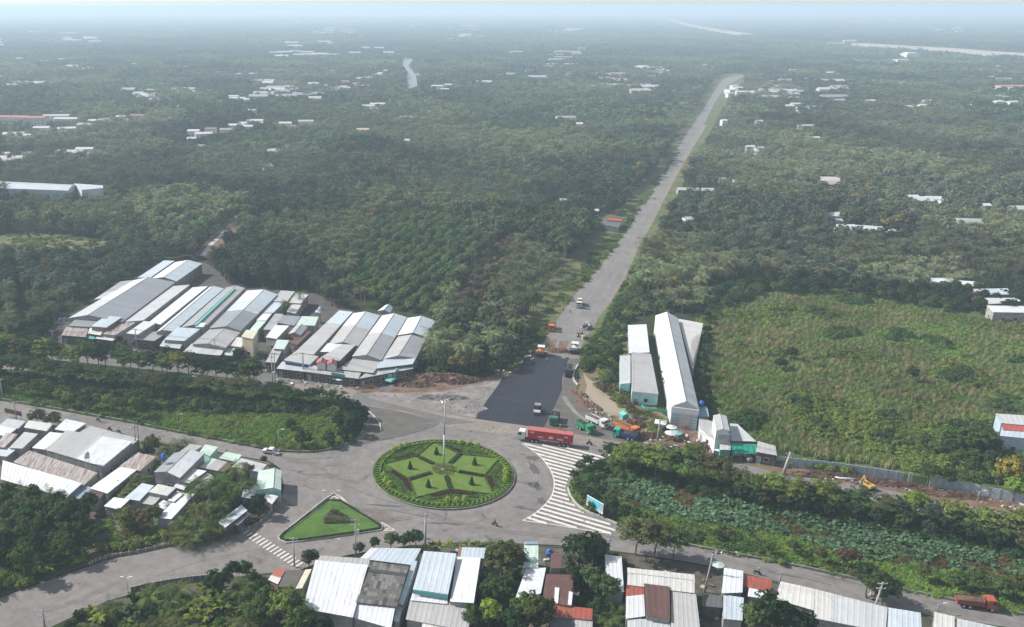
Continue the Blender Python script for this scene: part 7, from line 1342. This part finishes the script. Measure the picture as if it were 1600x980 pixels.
PT['m'] = upole('pole before the shop canopy with the blue sign', 474, 591, 551, r=.3); PT['n'] = upole('pole at the wide grey-blue street canopy', 337, 560, 530); PT['o'] = upole('pole before the flat grey shop roof', 214, 545, 514); PT['p'] = upole('pole at the forest end of the shopfronts', 83, 533, 516); PT['q'] = upole('pole beside the blue tank at the forest edge', 66, 512, 490); PT['r'] = upole('pole with wires behind the maroon board', 26, 657, 627); PT['s'] = upole('pole at the picture edge of the left median', 4, 622, 592)
PT['t'] = upole('pole rising from the bananas at the bottom-left road', 70, 980, 953, arms=3); PT['u'] = upole('short pole by the rusty red roof of the lower road', 1218, 912, 894)
lamp('thin lamp in the left median, farthest from the island', 132, 641, 620); lamp('thin lamp in the left median, middle one', 278, 669, 648); lamp('thin lamp in the left median, nearest the island', 435, 698, 672); lamp('lamp at the mint green house corner', 427, 731, 710); lamp('thin lamp beside the roadside wall at the bottom left', 200, 926, 903, (.7, 0), twin=True); lamp('lamp beside the red dump truck on the lower road', 1463, 958, 944); lamp('lamp in the dirt strip before the compound wall', 1527, 783, 768); lamp('twin-headed lamp at the nose of the triangular island', 518, 791, 768, (1.6, 0), True); lamp('lamp on the median by the big spreading trees', 990, 835, 812)
def cable(label, a, b, sag=1.0, offs=(-.6, 0, .6), grp='overhead cables'):
    o = MB(); d = (b - a).normalized(); sd_ = Vector((d.y, -d.x, 0)) if abs(d.z) < .99 else Vector((1, 0, 0))
    for k in offs:
        prev = None
        for i in range(9):
            t_ = i / 8; p = a.lerp(b, t_) + sd_ * k - Vector((0, 0, sag * 4 * t_ * (1 - t_)))
            if prev is not None: o.tube(prev - a, p - a, .028, n=4, caps=False)
            prev = p
    x = o.build('overhead_cable', M_WIRE, None, loc=a); tag(x, label, 'cable', grp)
cable('cables from the crossarm pole across the triangular island to the mint house', PT['a'], at(440, 772, 5), 1.6, (-.8, -.3, .3, .8)); cable('cables between the crossarm pole and the thick tall pole', PT['a'], PT['b'], .8); cable('cables between the crossing pole and the crossarm pole', PT['c'], PT['a'], .8); cable('cables from the thick tall pole to the pole by the huge dark tree', PT['b'], PT['d'], 2.2); cable('cables from the pole by the huge dark tree to the umbrella pole', PT['d'], PT['e'], 1.2); cable('cables along the off-white roofs of the lower road', PT['e'], PT['f'], 1.8); cable('cables leaving the leaning pole towards the red dump truck', PT['f'], at(1640, 985, 7), 1.5)
cable('cables over the gap between the market blocks', PT['k'], PT['m'], .6); cable('cables along the first market block', PT['n'], PT['k'], .9); cable('cables along the shopfronts, middle span', PT['o'], PT['n'], .9); cable('cables along the shopfronts, far span', PT['p'], PT['o'], .9); cable('cables along the upper left road', PT['r'], PT['g'], 1.4); cable('cables from the double poles to the mint house', PT['h'], at(432, 735, 6), 1.6); cable('cables crossing the fresh asphalt to the yard pole', PT['m'] + Vector((4, 0, 0)), PT['j'], 3.0, (-.8, 0, .8)); cable('cables from the yard pole to the bare leaning pole', PT['j'], PT['i'], 1.2); cable('cables rising from the bananas over the bottom-left road', PT['t'], at(196, 903, 8), 1.0)
# ------------------------------------------------------------ billboard at the median nose
a, b = at(916, 797), at(941, 812); d = (b - a); Lb = d.length; hb = empty('billboard', a, math.atan2(d.y, d.x), 'pale blue advertising billboard on two posts beside the striped wedge', 'billboard')
M_BLUEB = plain('billboard_print_blue', (.10, .42, .58), .5, var=.25, scale=.35); M_BWH = plain('billboard_print_white', (.62, .66, .70), .5, var=.05)
MB().box(0, -.1, 1.5, Lb, .1, 4.3).build('board', M_BWH, hb); MB().box(.1, -.125, 2.1, Lb - .1, -.102, 4.2).build('printed_panel', M_BLUEB, hb)
mb = MB(); [mb.box(x, -.14, z, x + w_, -.127, z + h_) for x, z, w_, h_ in ((Lb * .3, 2.55, Lb * .4, .9),)]; mb.build('printed_band', plain('billboard_print_teal', (.05, .50, .55), .5), hb)
MB().ball((.55, -.13, 3.0), .38, .02, .7, 8, 6).ball((Lb - .7, -.13, 2.9), .35, .02, .6, 8, 6).build('printed_spot', plain('billboard_print_orange', (.60, .26, .16), .5), hb)
for i in range(7): MB().box(.4 + i * Lb / 8, -.135, 1.68, .4 + i * Lb / 8 + Lb / 14, -.102, 1.92).build('printed_mark', plain('billboard_print_dark', (.10, .20, .32), .5) if i == 0 else bpy.data.materials['billboard_print_dark'], hb)
for x in (Lb * .2, Lb * .8): MB().tube((x, .1, -.1), (x, .1, 3.6), .09, n=6).build('post', M_STEEL, hb)
a, b = at(9, 651), at(35, 657); d = b - a; mb_ = empty('signboard', a, math.atan2(d.y, d.x), 'dark maroon signboard on posts by the upper road', 'signboard'); MB().box(0, -.08, 1.4, d.length, .08, 2.9).build('board', paint('maroon'), mb_); [MB().tube((x, .1, 0), (x, .1, 2.6), .07, n=5).build('post', M_STEEL, mb_) for x in (.5, d.length / 2, d.length - .5)]
# ------------------------------------------------------------ compound wall of panels
def panel_wall(label, pts, hgt, m, pl=3.0, name='compound_wall', panel='wall_panel', th=.14):
    P = smooth_line([at(*p) for p in pts], 4); g = P[0].copy(); root = empty(name, g, 0, label, 'wall'); pos = 0.0; segs = []
    for i in range(len(P) - 1):
        n = max(1, int(round((P[i + 1] - P[i]).length / pl)))
        for j in range(n): segs.append((P[i].lerp(P[i + 1], j / n), P[i].lerp(P[i + 1], (j + 1) / n)))
    for k, (a, b) in enumerate(segs):
        d = b - a; L = d.length; ang = math.atan2(d.y, d.x); o = MB().box(.12, -th / 2, 0, L - .12, th / 2, hgt * random.uniform(.98, 1.02)).build(panel, m, root); o.location = a - g; o.rotation_euler = (0, 0, ang)
        p = MB().box(-.11, -th, 0, .11, th, hgt + .12).build('pillar', M_KERB, root); p.location = a - g; p.rotation_euler = (0, 0, ang)
M_CW = plain('painted_compound_wall', (.33, .38, .43), .8, var=.2, scale=.5)
panel_wall('long pale blue-grey compound wall along the dirt strip', [(1212, 727), (1245, 731), (1300, 737), (1350, 744), (1411, 753)], 2.8, M_CW); panel_wall('pale blue-grey compound wall below the yellow flowering tree', [(1452, 760), (1500, 768), (1560, 780), (1640, 794)], 2.8, M_CW); panel_wall('single white wall pier in the gap of the compound wall', [(1418, 755), (1424, 756)], 3.0, WALLM['white'], 1.2)
panel_wall('low roadside parapet wall before the banana grove', [(140, 883), (165, 873), (215, 864), (265, 853), (290, 849)], .8, M_KERBD, 2.5, 'parapet_wall'); panel_wall('low parapet wall at the bottom-left road bend', [(205, 925), (240, 917), (290, 909), (330, 905)], 1.2, M_KERBD, 2.5, 'parapet_wall'); panel_wall('low wall between the village palms and the road', [(290, 850), (350, 838), (400, 822), (425, 800), (440, 780)], .7, M_KERBD, 2.5, 'parapet_wall')
# ------------------------------------------------------------ heaps, rubble and odds and ends
def heap(name, label, cx, cy, rx, ry, h_, m, rot=0.0, rough=.25, seed=0, n=22):
    c = at(cx, cy); r = np.random.default_rng(seed + int(cx)); V = []; F = []
    for i in range(n + 1):
        for j in range(n + 1):
            u, v = 2 * i / n - 1, 2 * j / n - 1; d2 = math.hypot(u, v); z = h_ * max(0, 1 - d2 ** 2) ** 1.0; z += h_ * rough * (r.random() - .5) * 1.6 * (1 if d2 < .95 else 0); z = max(z, -.05) if d2 < 1 else -.05
            x, y = u * rx, v * ry; V.append((x * math.cos(rot) - y * math.sin(rot), x * math.sin(rot) + y * math.cos(rot), z))
    for i in range(n):
        for j in range(n): k = i * (n + 1) + j; F.append((k, k + n + 1, k + n + 2, k + 1))
    o = link_mesh(name, mesh_from(V, F, m), None, (c.x, c.y, .12)); return tag(o, label, 'heap')
heap('earth_heap', 'long ridge of brown earth along the shops behind the excavator', 690, 593, 14, 3.4, 1.8, M_BROWN, -.1, .5); heap('earth_heap', 'dark brown earth heap near the fresh asphalt', 722, 597, 6, 2.2, 1.5, M_BROWN, .25, .5); heap('earth_heap', 'brown earth heap close to the teal excavator', 650, 603, 7, 2.0, 1.0, M_BROWN, 0, .6); heap('earth_heap', 'orange-brown sand heap beside the excavator tracks', 571, 604, 3.6, 1.6, .8, plain('orange_sand', (.34, .18, .08), .95, var=.2), 0, .4)
heap('earth_heap', 'earth heap at the start of the fresh asphalt', 872, 549, 4.5, 2.4, .8, M_BROWN, 0, .5); heap('rubble_heap', 'rubble heap at the pond edge', 920, 634, 5.5, 1.8, 1.0, M_BROWN, -.9, .9); heap('rubble_heap', 'brown rubble ridge between yard and pond', 905, 617, 4.5, 1.4, .9, M_BROWN, -1.0, .9); heap('earth_heap', 'earth heap behind the orange truck', 985, 666, 5, 2.6, 1.6, M_BROWN, 0, .6)
heap('rubble_heap', 'rubble heap left of the yard pole', 1012, 684, 4.5, 2, 1.0, M_BROWN, 0, .9); heap('rubble_heap', 'rubble heap beneath the white shop wing', 1092, 700, 4.5, 2, 1.1, M_BROWN, 0, .9); heap('earth_heap', 'long earth ridge in front of the compound wall, left part', 1310, 746, 11, 1.6, 1.0, M_BROWN, -.23, .7); heap('earth_heap', 'long earth ridge in front of the compound wall, middle part', 1400, 759, 10, 1.6, 1.0, M_BROWN, -.25, .7); heap('earth_heap', 'long earth ridge in front of the compound wall, right part', 1480, 774, 10, 1.8, 1.0, M_BROWN, -.27, .7)
heap('mud_ridge', 'ridge of pale mud left by machines beside the asphalt', 735, 640, 5, 3, .15, M_MUD, .6, .9); heap('mud_ridge', 'low ridge of pale mud before the shops', 690, 622, 9, 2.4, .4, M_MUD, 0, .9)
# scattered blocks: one mass of litter and rubble
V = []; F = []
def litter(poly, n, s0, s1, zz=.1):
    P = [at(*p) for p in poly]; xs = [p.x for p in P]; ys = [p.y for p in P]; W2 = [(p.x, p.y) for p in P]; k = 0
    while k < n:
        x, y = random.uniform(min(xs), max(xs)), random.uniform(min(ys), max(ys))
        if not inpoly(np.array([x]), np.array([y]), W2)[0]: k += .05; continue
        k += 1; s = random.uniform(s0, s1); M4 = Matrix.Translation((x, y, zz + s * .2)) @ Matrix.Rotation(random.uniform(0, 6), 4, 'Z') @ Matrix.Rotation(random.uniform(-.4, .4), 4, 'X'); m_ = MB().boxm(M4, s * random.uniform(.5, 1.5), s * random.uniform(.4, 1), s * random.uniform(.2, .6)); o_ = len(V); V.extend(m_.v); F.extend([tuple(i + o_ for i in f) for f in m_.f])
m_l, t, b, o_ = nodes('litter_mixed'); r = ramp(t, [(0, (.10, .07, .05)), (.45, (.22, .18, .15)), (.7, (.35, .33, .30)), (1, (.60, .60, .58))]); t.links.new(t.nodes.new('ShaderNodeNewGeometry').outputs['Random Per Island'], r.inputs[0]); t.links.new(r.outputs[0], b.inputs['Base Color']); b.inputs['Roughness'].default_value = .9
litter([(1000, 670), (1040, 672), (1100, 690), (1120, 712), (1060, 706), (1000, 698)], 110, .3, 1.1); litter([(900, 605), (915, 615), (940, 645), (965, 652), (960, 660), (925, 645), (902, 625)], 90, .3, .9); litter([(430, 592), (560, 600), (620, 600), (610, 610), (540, 608), (430, 602)], 80, .3, .9); litter([(1250, 738), (1400, 756), (1600, 790), (1600, 800), (1400, 764), (1250, 745)], 120, .3, .9); litter([(785, 545), (835, 552), (835, 560), (790, 590), (770, 590)], 60, .3, 1.2)
litter([(60, 528), (430, 578), (430, 586), (60, 540)], 120, .4, 1.2); litter([(1120, 858), (1160, 866), (1160, 872), (1110, 864)], 30, .3, .8); litter([(0, 690), (100, 700), (300, 760), (400, 790), (300, 800), (100, 780)], 120, .3, 1.0); litter([(480, 880), (700, 860), (1000, 880), (1300, 960), (1000, 980), (500, 980)], 160, .3, 1.0); litter([(690, 655), (850, 670), (960, 690), (880, 692), (700, 672)], 50, .15, .4)
x = link_mesh('rubble', mesh_from(V, F, m_l)); tag(x, 'scattered rubble, litter and broken slabs along the roadworks', 'rubble', kind='stuff')
# planks and slabs in the left median, white slabs by the new road, pipe
sheet('bare_soil', [(292, 618), (330, 612), (400, 624), (410, 636), (360, 638), (300, 632)], .25, M_BROWN)
def slab(name, label, cx, cy, L, W_, h_, rot, m, cat, z=.12):
    p = at(cx, cy); o = MB().boxm(Matrix.Translation((0, 0, h_ / 2)), L, W_, h_).build(name, m, None, loc=(p.x, p.y, z)); o.rotation_euler = (0, 0, rot); tag(o, ' '.join(label.split()[:16]), cat); return o
for i, (x, y, L, W_, r_) in enumerate([(352, 631, 7, 2.2, .3), (375, 634, 5, .5, .9), (381, 634, 5, .5, .9), (300, 611, 5, .9, -.4), (318, 618, 3.6, .6, -.3)]): slab('plank_stack', 'weathered plank pile on bare soil of the left median, %s' % ['largest', 'narrow, farther one', 'narrow, nearer one', 'pale one under the trees', 'short one beside the pale'][i], x, y, L, W_, .35, r_, paint('brown') if i < 3 else WALLM['conc'], 'planks', .3)
for i, (x, y, L) in enumerate([(815, 535, 3), (800, 547, 2.2), (797, 546, 2), (824, 558, 3), (828, 551, 2), (811, 543, 2.6)]): slab('concrete_slab', 'pale concrete slab dumped left of the new road, %s' % ['longest', 'leaning end piece', 'small end piece', 'one nearest the asphalt', 'short one nearest the paving machine', 'middle one'][i], x, y, L, .8, .4, .5 + i, RM['offwhite'], 'slab')
o = empty('white_pipe', at(1322, 750) + Vector((0, 0, .4)), -.2, 'long white pipe lying beside the right-hand old road', 'pipe'); MB().tube((-2.8, 0, 0), (2.8, 0, 0), .35, n=12).build('pipe_body', RM['white'], o, True)
# teal booth, parasols, tarps
o = empty('teal_booth', at(975, 657), .25, 'teal sheet-clad booth leaning at the pond edge', 'booth'); MB().box(-1.1, -1.0, 0, 1.1, 1.0, 2.2).build('wall', RM['teal'], o); MB().prof([(-1.25, 2.2), (1.25, 2.2), (0, 2.75)], -1.15, 1.15).build('roof', plain('mint_sheet', (.12, .45, .38), .6), o); MB().box(-.4, -1.03, .05, .4, -1.005, 1.8).build('door', paint('teal'), o)
def parasol(label, x, y, r_, h_, m, sq=False, z=0):
    p = at(x, y); o = empty('parasol', (p.x, p.y, z), .4, label, 'parasol', 'parasols'); MB().tube((0, 0, 0), (0, 0, h_), .04, n=5).build('pole', M_STEEL, o); n = 4 if sq else 8
    V = [(0, 0, h_ + .15)] + [(r_ * math.cos(6.2832 * i / n), r_ * math.sin(6.2832 * i / n), h_ - .35) for i in range(n)] + [(0, 0, h_ + .10)] + [(r_ * .99 * math.cos(6.2832 * i / n), r_ * .99 * math.sin(6.2832 * i / n), h_ - .40) for i in range(n)]
    F = [(0, 1 + i, 1 + (i + 1) % n) for i in range(n)] + [(n + 1, n + 2 + (i + 1) % n, n + 2 + i) for i in range(n)]; link_mesh('canopy', mesh_from(V, F, m), o)
parasol('square white parasol beside the yard pole', 1031, 672, 2.4, 3.0, RM['white'], True); parasol('white parasol among carts in the earth yard, upper one', 1048, 678, 1.7, 2.6, RM['white']); parasol('white parasol among carts in the earth yard, lower one', 1047, 687, 1.8, 2.5, RM['white']); parasol('green parasol among carts in the earth yard', 1056, 686, 1.7, 2.4, paint('tealx')); parasol('blue parasol before the street canopy', 524, 599, 1.5, 2.4, paint('tealx')); parasol('white parasol before the street canopy', 531, 601, 1.5, 2.4, RM['white']); parasol('green and white parasol by the lower road houses', 1120, 895, 1.5, 2.5, RM['palegreen']); parasol('white parasol beside the rusty-edged shop canopy', 1121, 712, 1.5, 2.4, RM['white'])
for i, (x, y, c) in enumerate([(544, 598, 'blue'), (551, 598, 'blue')]): slab('awning', 'blue awning before the street canopy, %s' % ['left one', 'right one'][i], x, y, 2.6, 2.0, .12, 0, RM['blue'], 'awning', 2.3)
for i, (x, y, c, l) in enumerate([(1176, 718, 'red', 'red drinks stall box at the end of the green shade cloth'), (1184, 720, 'orange', 'orange cart beside the red drinks box'), (1170, 722, 'silver', 'grey cart before the dark shopfront'), (1165, 715, 'white', 'white counter before the green shade cloth')]):
    o = empty('cart', at(x, y), .2 * i, l, 'cart', 'carts before the shops'); box(o, 'body', -.8, -.5, .5, .8, .5, 1.4, c); [wheel(o, xx, yy, .28, .08) for xx in (-.5, .5) for yy in (-.5, .5)]
net = MB(); P = smooth_line([at(x, y, 1.0) for x, y in [(1002, 628), (1006, 634), (1020, 638), (1040, 640), (1052, 640)]], 5); 
ribbon(net, [p - P[0] for p in P], .05, -1.0, -.1); x = net.build('net_fence', paint('teal'), None, loc=P[0]); tag(x, 'green net fence before the mint-walled shed', 'fence')
# ------------------------------------------------------------ far highway, canal, specks of far roofs
M_HW = ground('pale_concrete_highway', [(.3, (.29, .265, .23)), (.7, (.37, .34, .30))], .02)
def embank(name, pts, wdt, z, m):
    P = smooth_line([at(x, y, z) for x, y in pts], 6); mb = MB(); ribbon(mb, P, wdt, 0, z); o = mb.build(name, m); o['kind'] = 'structure'
embank('far_highway', [(1340, 67.5), (1400, 71), (1480, 75.5), (1540, 80), (1600, 84), (1700, 92)], 42, 15, M_HW); embank('far_highway', [(1035, 28), (1070, 37), (1110, 45), (1168, 53.5)], 60, 14, M_HW)
CAN = [(636, 85), (645, 86), (644, 95), (638, 103), (646, 112), (651, 124), (652, 134), (637, 140), (635, 126), (637, 112), (629, 102), (631, 92)]
sheet('canal_water', CAN, .3, rvr)
V = []; F = []; r = random.Random(5)
cl = [(r.uniform(-60, 1660), 24 + 130 * r.random() ** 1.5) for _ in range(60)]
for (cx, cy) in cl:
    for k in range(r.randint(2, 9)):
        x, y = cx + r.gauss(0, 22), cy + r.gauss(0, 1.6 + cy * .02)
        if inpoly(np.array([x]), np.array([y]), LOWER)[0] or y < 20 or y > 175 or (y > 95 and 1060 < x < 1190) or (x > 1330 and 62 < y < 106): continue
        p = at(x, y, 12 if y < 97 else 8); s = (1.0 + p.y / 2500); w_, d_ = r.uniform(5, 14) * s ** .7, r.uniform(4, 9) * s ** .7; m_ = MB(); m_.box(p.x - w_, p.y - d_, 0, p.x + w_, p.y + d_, p.z).prof([(-d_, 0), (d_, 0), (0, 2)], 0, .1); o_ = len(V); m_.v = m_.v[:8]; m_.f = m_.f[:6]
        V.extend(m_.v + [Vector((p.x - w_, p.y, p.z + 2.5)), Vector((p.x + w_, p.y, p.z + 2.5))]); F.extend([tuple(i + o_ for i in f) for f in m_.f] + [(o_ + 4, o_ + 5, o_ + 9, o_ + 8), (o_ + 7, o_ + 6, o_ + 8, o_ + 9), (o_ + 5, o_ + 7, o_ + 9), (o_ + 6, o_ + 4, o_ + 8)])
m_f, t, b, o_ = nodes('far_roof_mix'); rr_ = ramp(t, [(0, (.20, .21, .22)), (.4, (.30, .31, .33)), (.8, (.44, .45, .46)), (.9, (.30, .15, .11)), (1, (.4, .4, .4))]); t.links.new(t.nodes.new('ShaderNodeNewGeometry').outputs['Random Per Island'], rr_.inputs[0]); t.links.new(rr_.outputs[0], b.inputs['Base Color'])
x = link_mesh('distant_houses', mesh_from(V, F, m_f)); tag(x, 'tiny pale roofs scattered over the hazy distant plain', 'distant houses', kind='stuff')
def tower(px, py, h_, w_, label): p = at(px, py); o = empty('tower', p, 0, label, 'tower', 'far towers'); MB().box(-w_, -w_, 0, w_, w_, h_).build('shaft', WALLM['white'], o); MB().box(-w_ * .7, -w_ * .7, h_, w_ * .7, w_ * .7, h_ * 1.12).build('top', WALLM['white'], o)
tower(1432, 33, 60, 9, 'thin white tower on the hazy horizon at the right'); tower(1515, 33, 30, 12, 'small pale tower nearer the right corner of the horizon'); tower(1420, 96, 18, 15, 'large pale block beside the far highway')
# ------------------------------------------------------------ hand-set trees become things, each with crown and trunk
from collections import defaultdict
bylab = defaultdict(list)
for s in SPECS: bylab[s[8]].append(s)
for lab, L in bylab.items():
    L.sort(key=lambda s: s[10])
    for i, (nm, x, y, s, sz, t, cr, tr, _, grp, _) in enumerate(L):
        l = lab if len(L) == 1 else '%s, %s from left' % (lab, ordw(i))
        if tr is None:
            o = link_mesh(nm, cr, None, (x, y, 0)); tag(o, l, 'plant' if nm == 'banana_plant' else 'bush', grp, None, t)
        else:
            o = empty(nm, (x, y, 0), 0, l, 'palm' if 'palm' in nm else 'tree', grp); c = link_mesh('crown', cr, o); tag(c, tint=t); link_mesh('trunk', tr, o)
        o.rotation_euler = (0, 0, random.uniform(0, 6.28)); o.scale = (s, s, sz)
def single(nm, a, cr, tr, lab, cat, grp):
    if tr is None:
        o = link_mesh(nm, cr, None, tuple(a[:3])); tag(o, lab, cat, grp, None, a[6:9])
    else:
        o = empty(nm, tuple(a[:3]), 0, lab, cat, grp); tag(link_mesh('crown', cr, o), tint=a[6:9]); link_mesh('trunk', tr, o)
    o.rotation_euler = (0, 0, a[3]); o.scale = (a[4], a[4], a[5])
N_ = {k: (np.concatenate(v) if v else np.zeros((0, 9))) for k, v in NZ.items()}
MARKS = [((x, y), n) for x, y, n in [(150, 470, 'the first market block'), (430, 480, 'the palms behind the market'), (600, 480, 'the second market block'), (720, 540, 'the earth ridge by the fresh asphalt'), (850, 500, 'the small orange truck'), (960, 420, 'the upper part of the new road'), (940, 560, 'the white paving machine'), (940, 610, 'the muddy pond'), (1000, 500, 'the bright white flat roof'), (1060, 480, 'the far end of the warehouse'), (1150, 600, 'the field side of the warehouse'), (1180, 700, 'the shop row'), (1400, 470, 'the top of the reed field'), (1560, 470, 'the three field sheds'), (1330, 600, 'the middle of the reed field'), (1330, 735, 'the compound wall'), (1540, 700, 'the blue-walled house'), (905, 760, 'the median nose at the striped wedge'), (960, 800, 'the billboard'), (1070, 830, 'the big spreading trees'), (1200, 860, 'the lower road before the rusty roof'), (1200, 790, 'the taro pond'), (1400, 900, 'the overhanging roadside tree'), (1550, 930, 'the red dump truck'), (1500, 860, 'the far end of the taro pond'), (1020, 730, 'the near end of the layered trees'), (60, 620, 'the outer end of the left median'), (250, 640, 'the middle lamp of the left median'), (450, 650, 'the plank piles of the left median'), (530, 660, 'the dark round trees of the left median'), (60, 830, 'the long white village roof'), (140, 850, 'the parapet by the banana grove'), (220, 830, 'the village lawn'), (330, 800, 'the roadside palm grove'), (20, 900, 'the outer bend of the bottom-left road'), (200, 960, 'the banana thicket below the road'), (350, 930, 'the roadside parapet at the bend'), (440, 950, 'the biggest white roof'), (770, 940, 'the tall white roof'), (920, 930, 'the huge dark tree')]]
MW = np.array([tuple(at(*m[0])[:2]) for m in MARKS])
AUTO = defaultdict(list)
def autosingles(k, arr, nm, cat, word):
    G = defaultdict(list)
    for r_ in arr:
        r_ = np.array(r_); mk_ = MARKS[int(np.argmin(((MW - r_[:2]) ** 2).sum(1)))][1]; lum = r_[7]; sat = r_[6] / r_[7]; ad = 'yellowish' if sat > .78 and lum > .07 else 'dark' if lum < .052 else 'light green' if lum > .10 else 'mid green'
        G[(ad, mk_)].append(r_)
    for (ad, mk_), L in G.items():
        L.sort(key=lambda r_: topx(r_[0], r_[1])[0])
        for i, r_ in enumerate(L):
            cr, tr, _ = random.choice(KIND[k]); lab = '%s %s beside %s' % (ad, word, mk_.replace(' the ', ' ').replace('the ', '', 1)) + ('' if len(L) == 1 else ', %s from left' % ordw(i))
            single(nm, r_, cr, tr, lab, cat, word + 's')
for k, nm, cat, lab, mx in (('broadleaf', 'tree', 'tree', 'thicket tree', 25), ('low_palm', 'coconut_palm', 'palm', 'thicket palm', 60), ('banana', 'banana_plant', 'plant', 'banana plant', 110), ('bush', 'bush', 'bush', 'wild bush', 250)):
    a = N_[k]; px, py = proj(a[:, 0], a[:, 1]); vis = (px > -15) & (px < 1615) & (py < 1000); score = np.where(vis, a[:, 1] / a[:, 4] ** .5, 1e9); o = np.argsort(score); autosingles(k, a[o[:mx]], nm, cat, lab); N_[k] = a[o[mx:]]
scatter('undergrowth', {k: v for k, v in N_.items() if k in ('bush', 'herb', 'broadleaf', 'low_palm', 'banana')}, 'green undergrowth, grass tufts and creepers between roads and buildings', 'undergrowth')
scatter('reeds', {k: v for k, v in N_.items() if k == 'reed'}, 'field of tall olive green reeds and grass', 'reeds'); scatter('taro_leaves', {k: v for k, v in N_.items() if k == 'lotus'}, 'broad pale green taro leaves covering the pond of the right median', 'taro leaves')
# ------------------------------------------------------------ the nearest trees of the forest edge stand as trees of their own; the rest is the mass
F = {k: (np.concatenate(v) if v else np.zeros((0, 9))) for k, v in forest.items()}
SINGLES = {}
for k in ('broadleaf', 'palm'):
    a = F[k]; o = np.argsort(a[:, 0] ** 2 * .3 + a[:, 1] ** 2); nk = {'broadleaf': 24, 'palm': 120}[k]; SINGLES[k] = a[o[:nk]]; F[k] = a[o[nk:]]
autosingles('broadleaf', SINGLES['broadleaf'], 'tree', 'tree', 'forest edge tree'); autosingles('palm', SINGLES['palm'], 'coconut_palm', 'palm', 'forest edge coconut palm')
scatter('forest', F, 'unbroken green forest of trees and palms stretching to the hazy horizon', 'forest')
# ------------------------------------------------------------ haze
mb = MB(); mb.box(-15500, -390, -1.0, 19500, 25500, CAM_H + 18)
hz = bpy.data.materials.new('haze_air'); hz.use_nodes = True; t = hz.node_tree; t.nodes.remove(t.nodes['Principled BSDF'])
pv = t.nodes.new('ShaderNodeVolumePrincipled'); pv.inputs['Color'].default_value = (.67, .84, 1, 1); pv.inputs['Density'].default_value = HAZE_DENSITY; pv.inputs['Anisotropy'].default_value = 0.12
t.links.new(pv.outputs[0], t.nodes['Material Output'].inputs['Volume'])
h = mb.build('haze', hz); h['kind'] = 'stuff'; h['label'] = 'pale blue haze hanging over the whole plain'; h['category'] = 'haze'
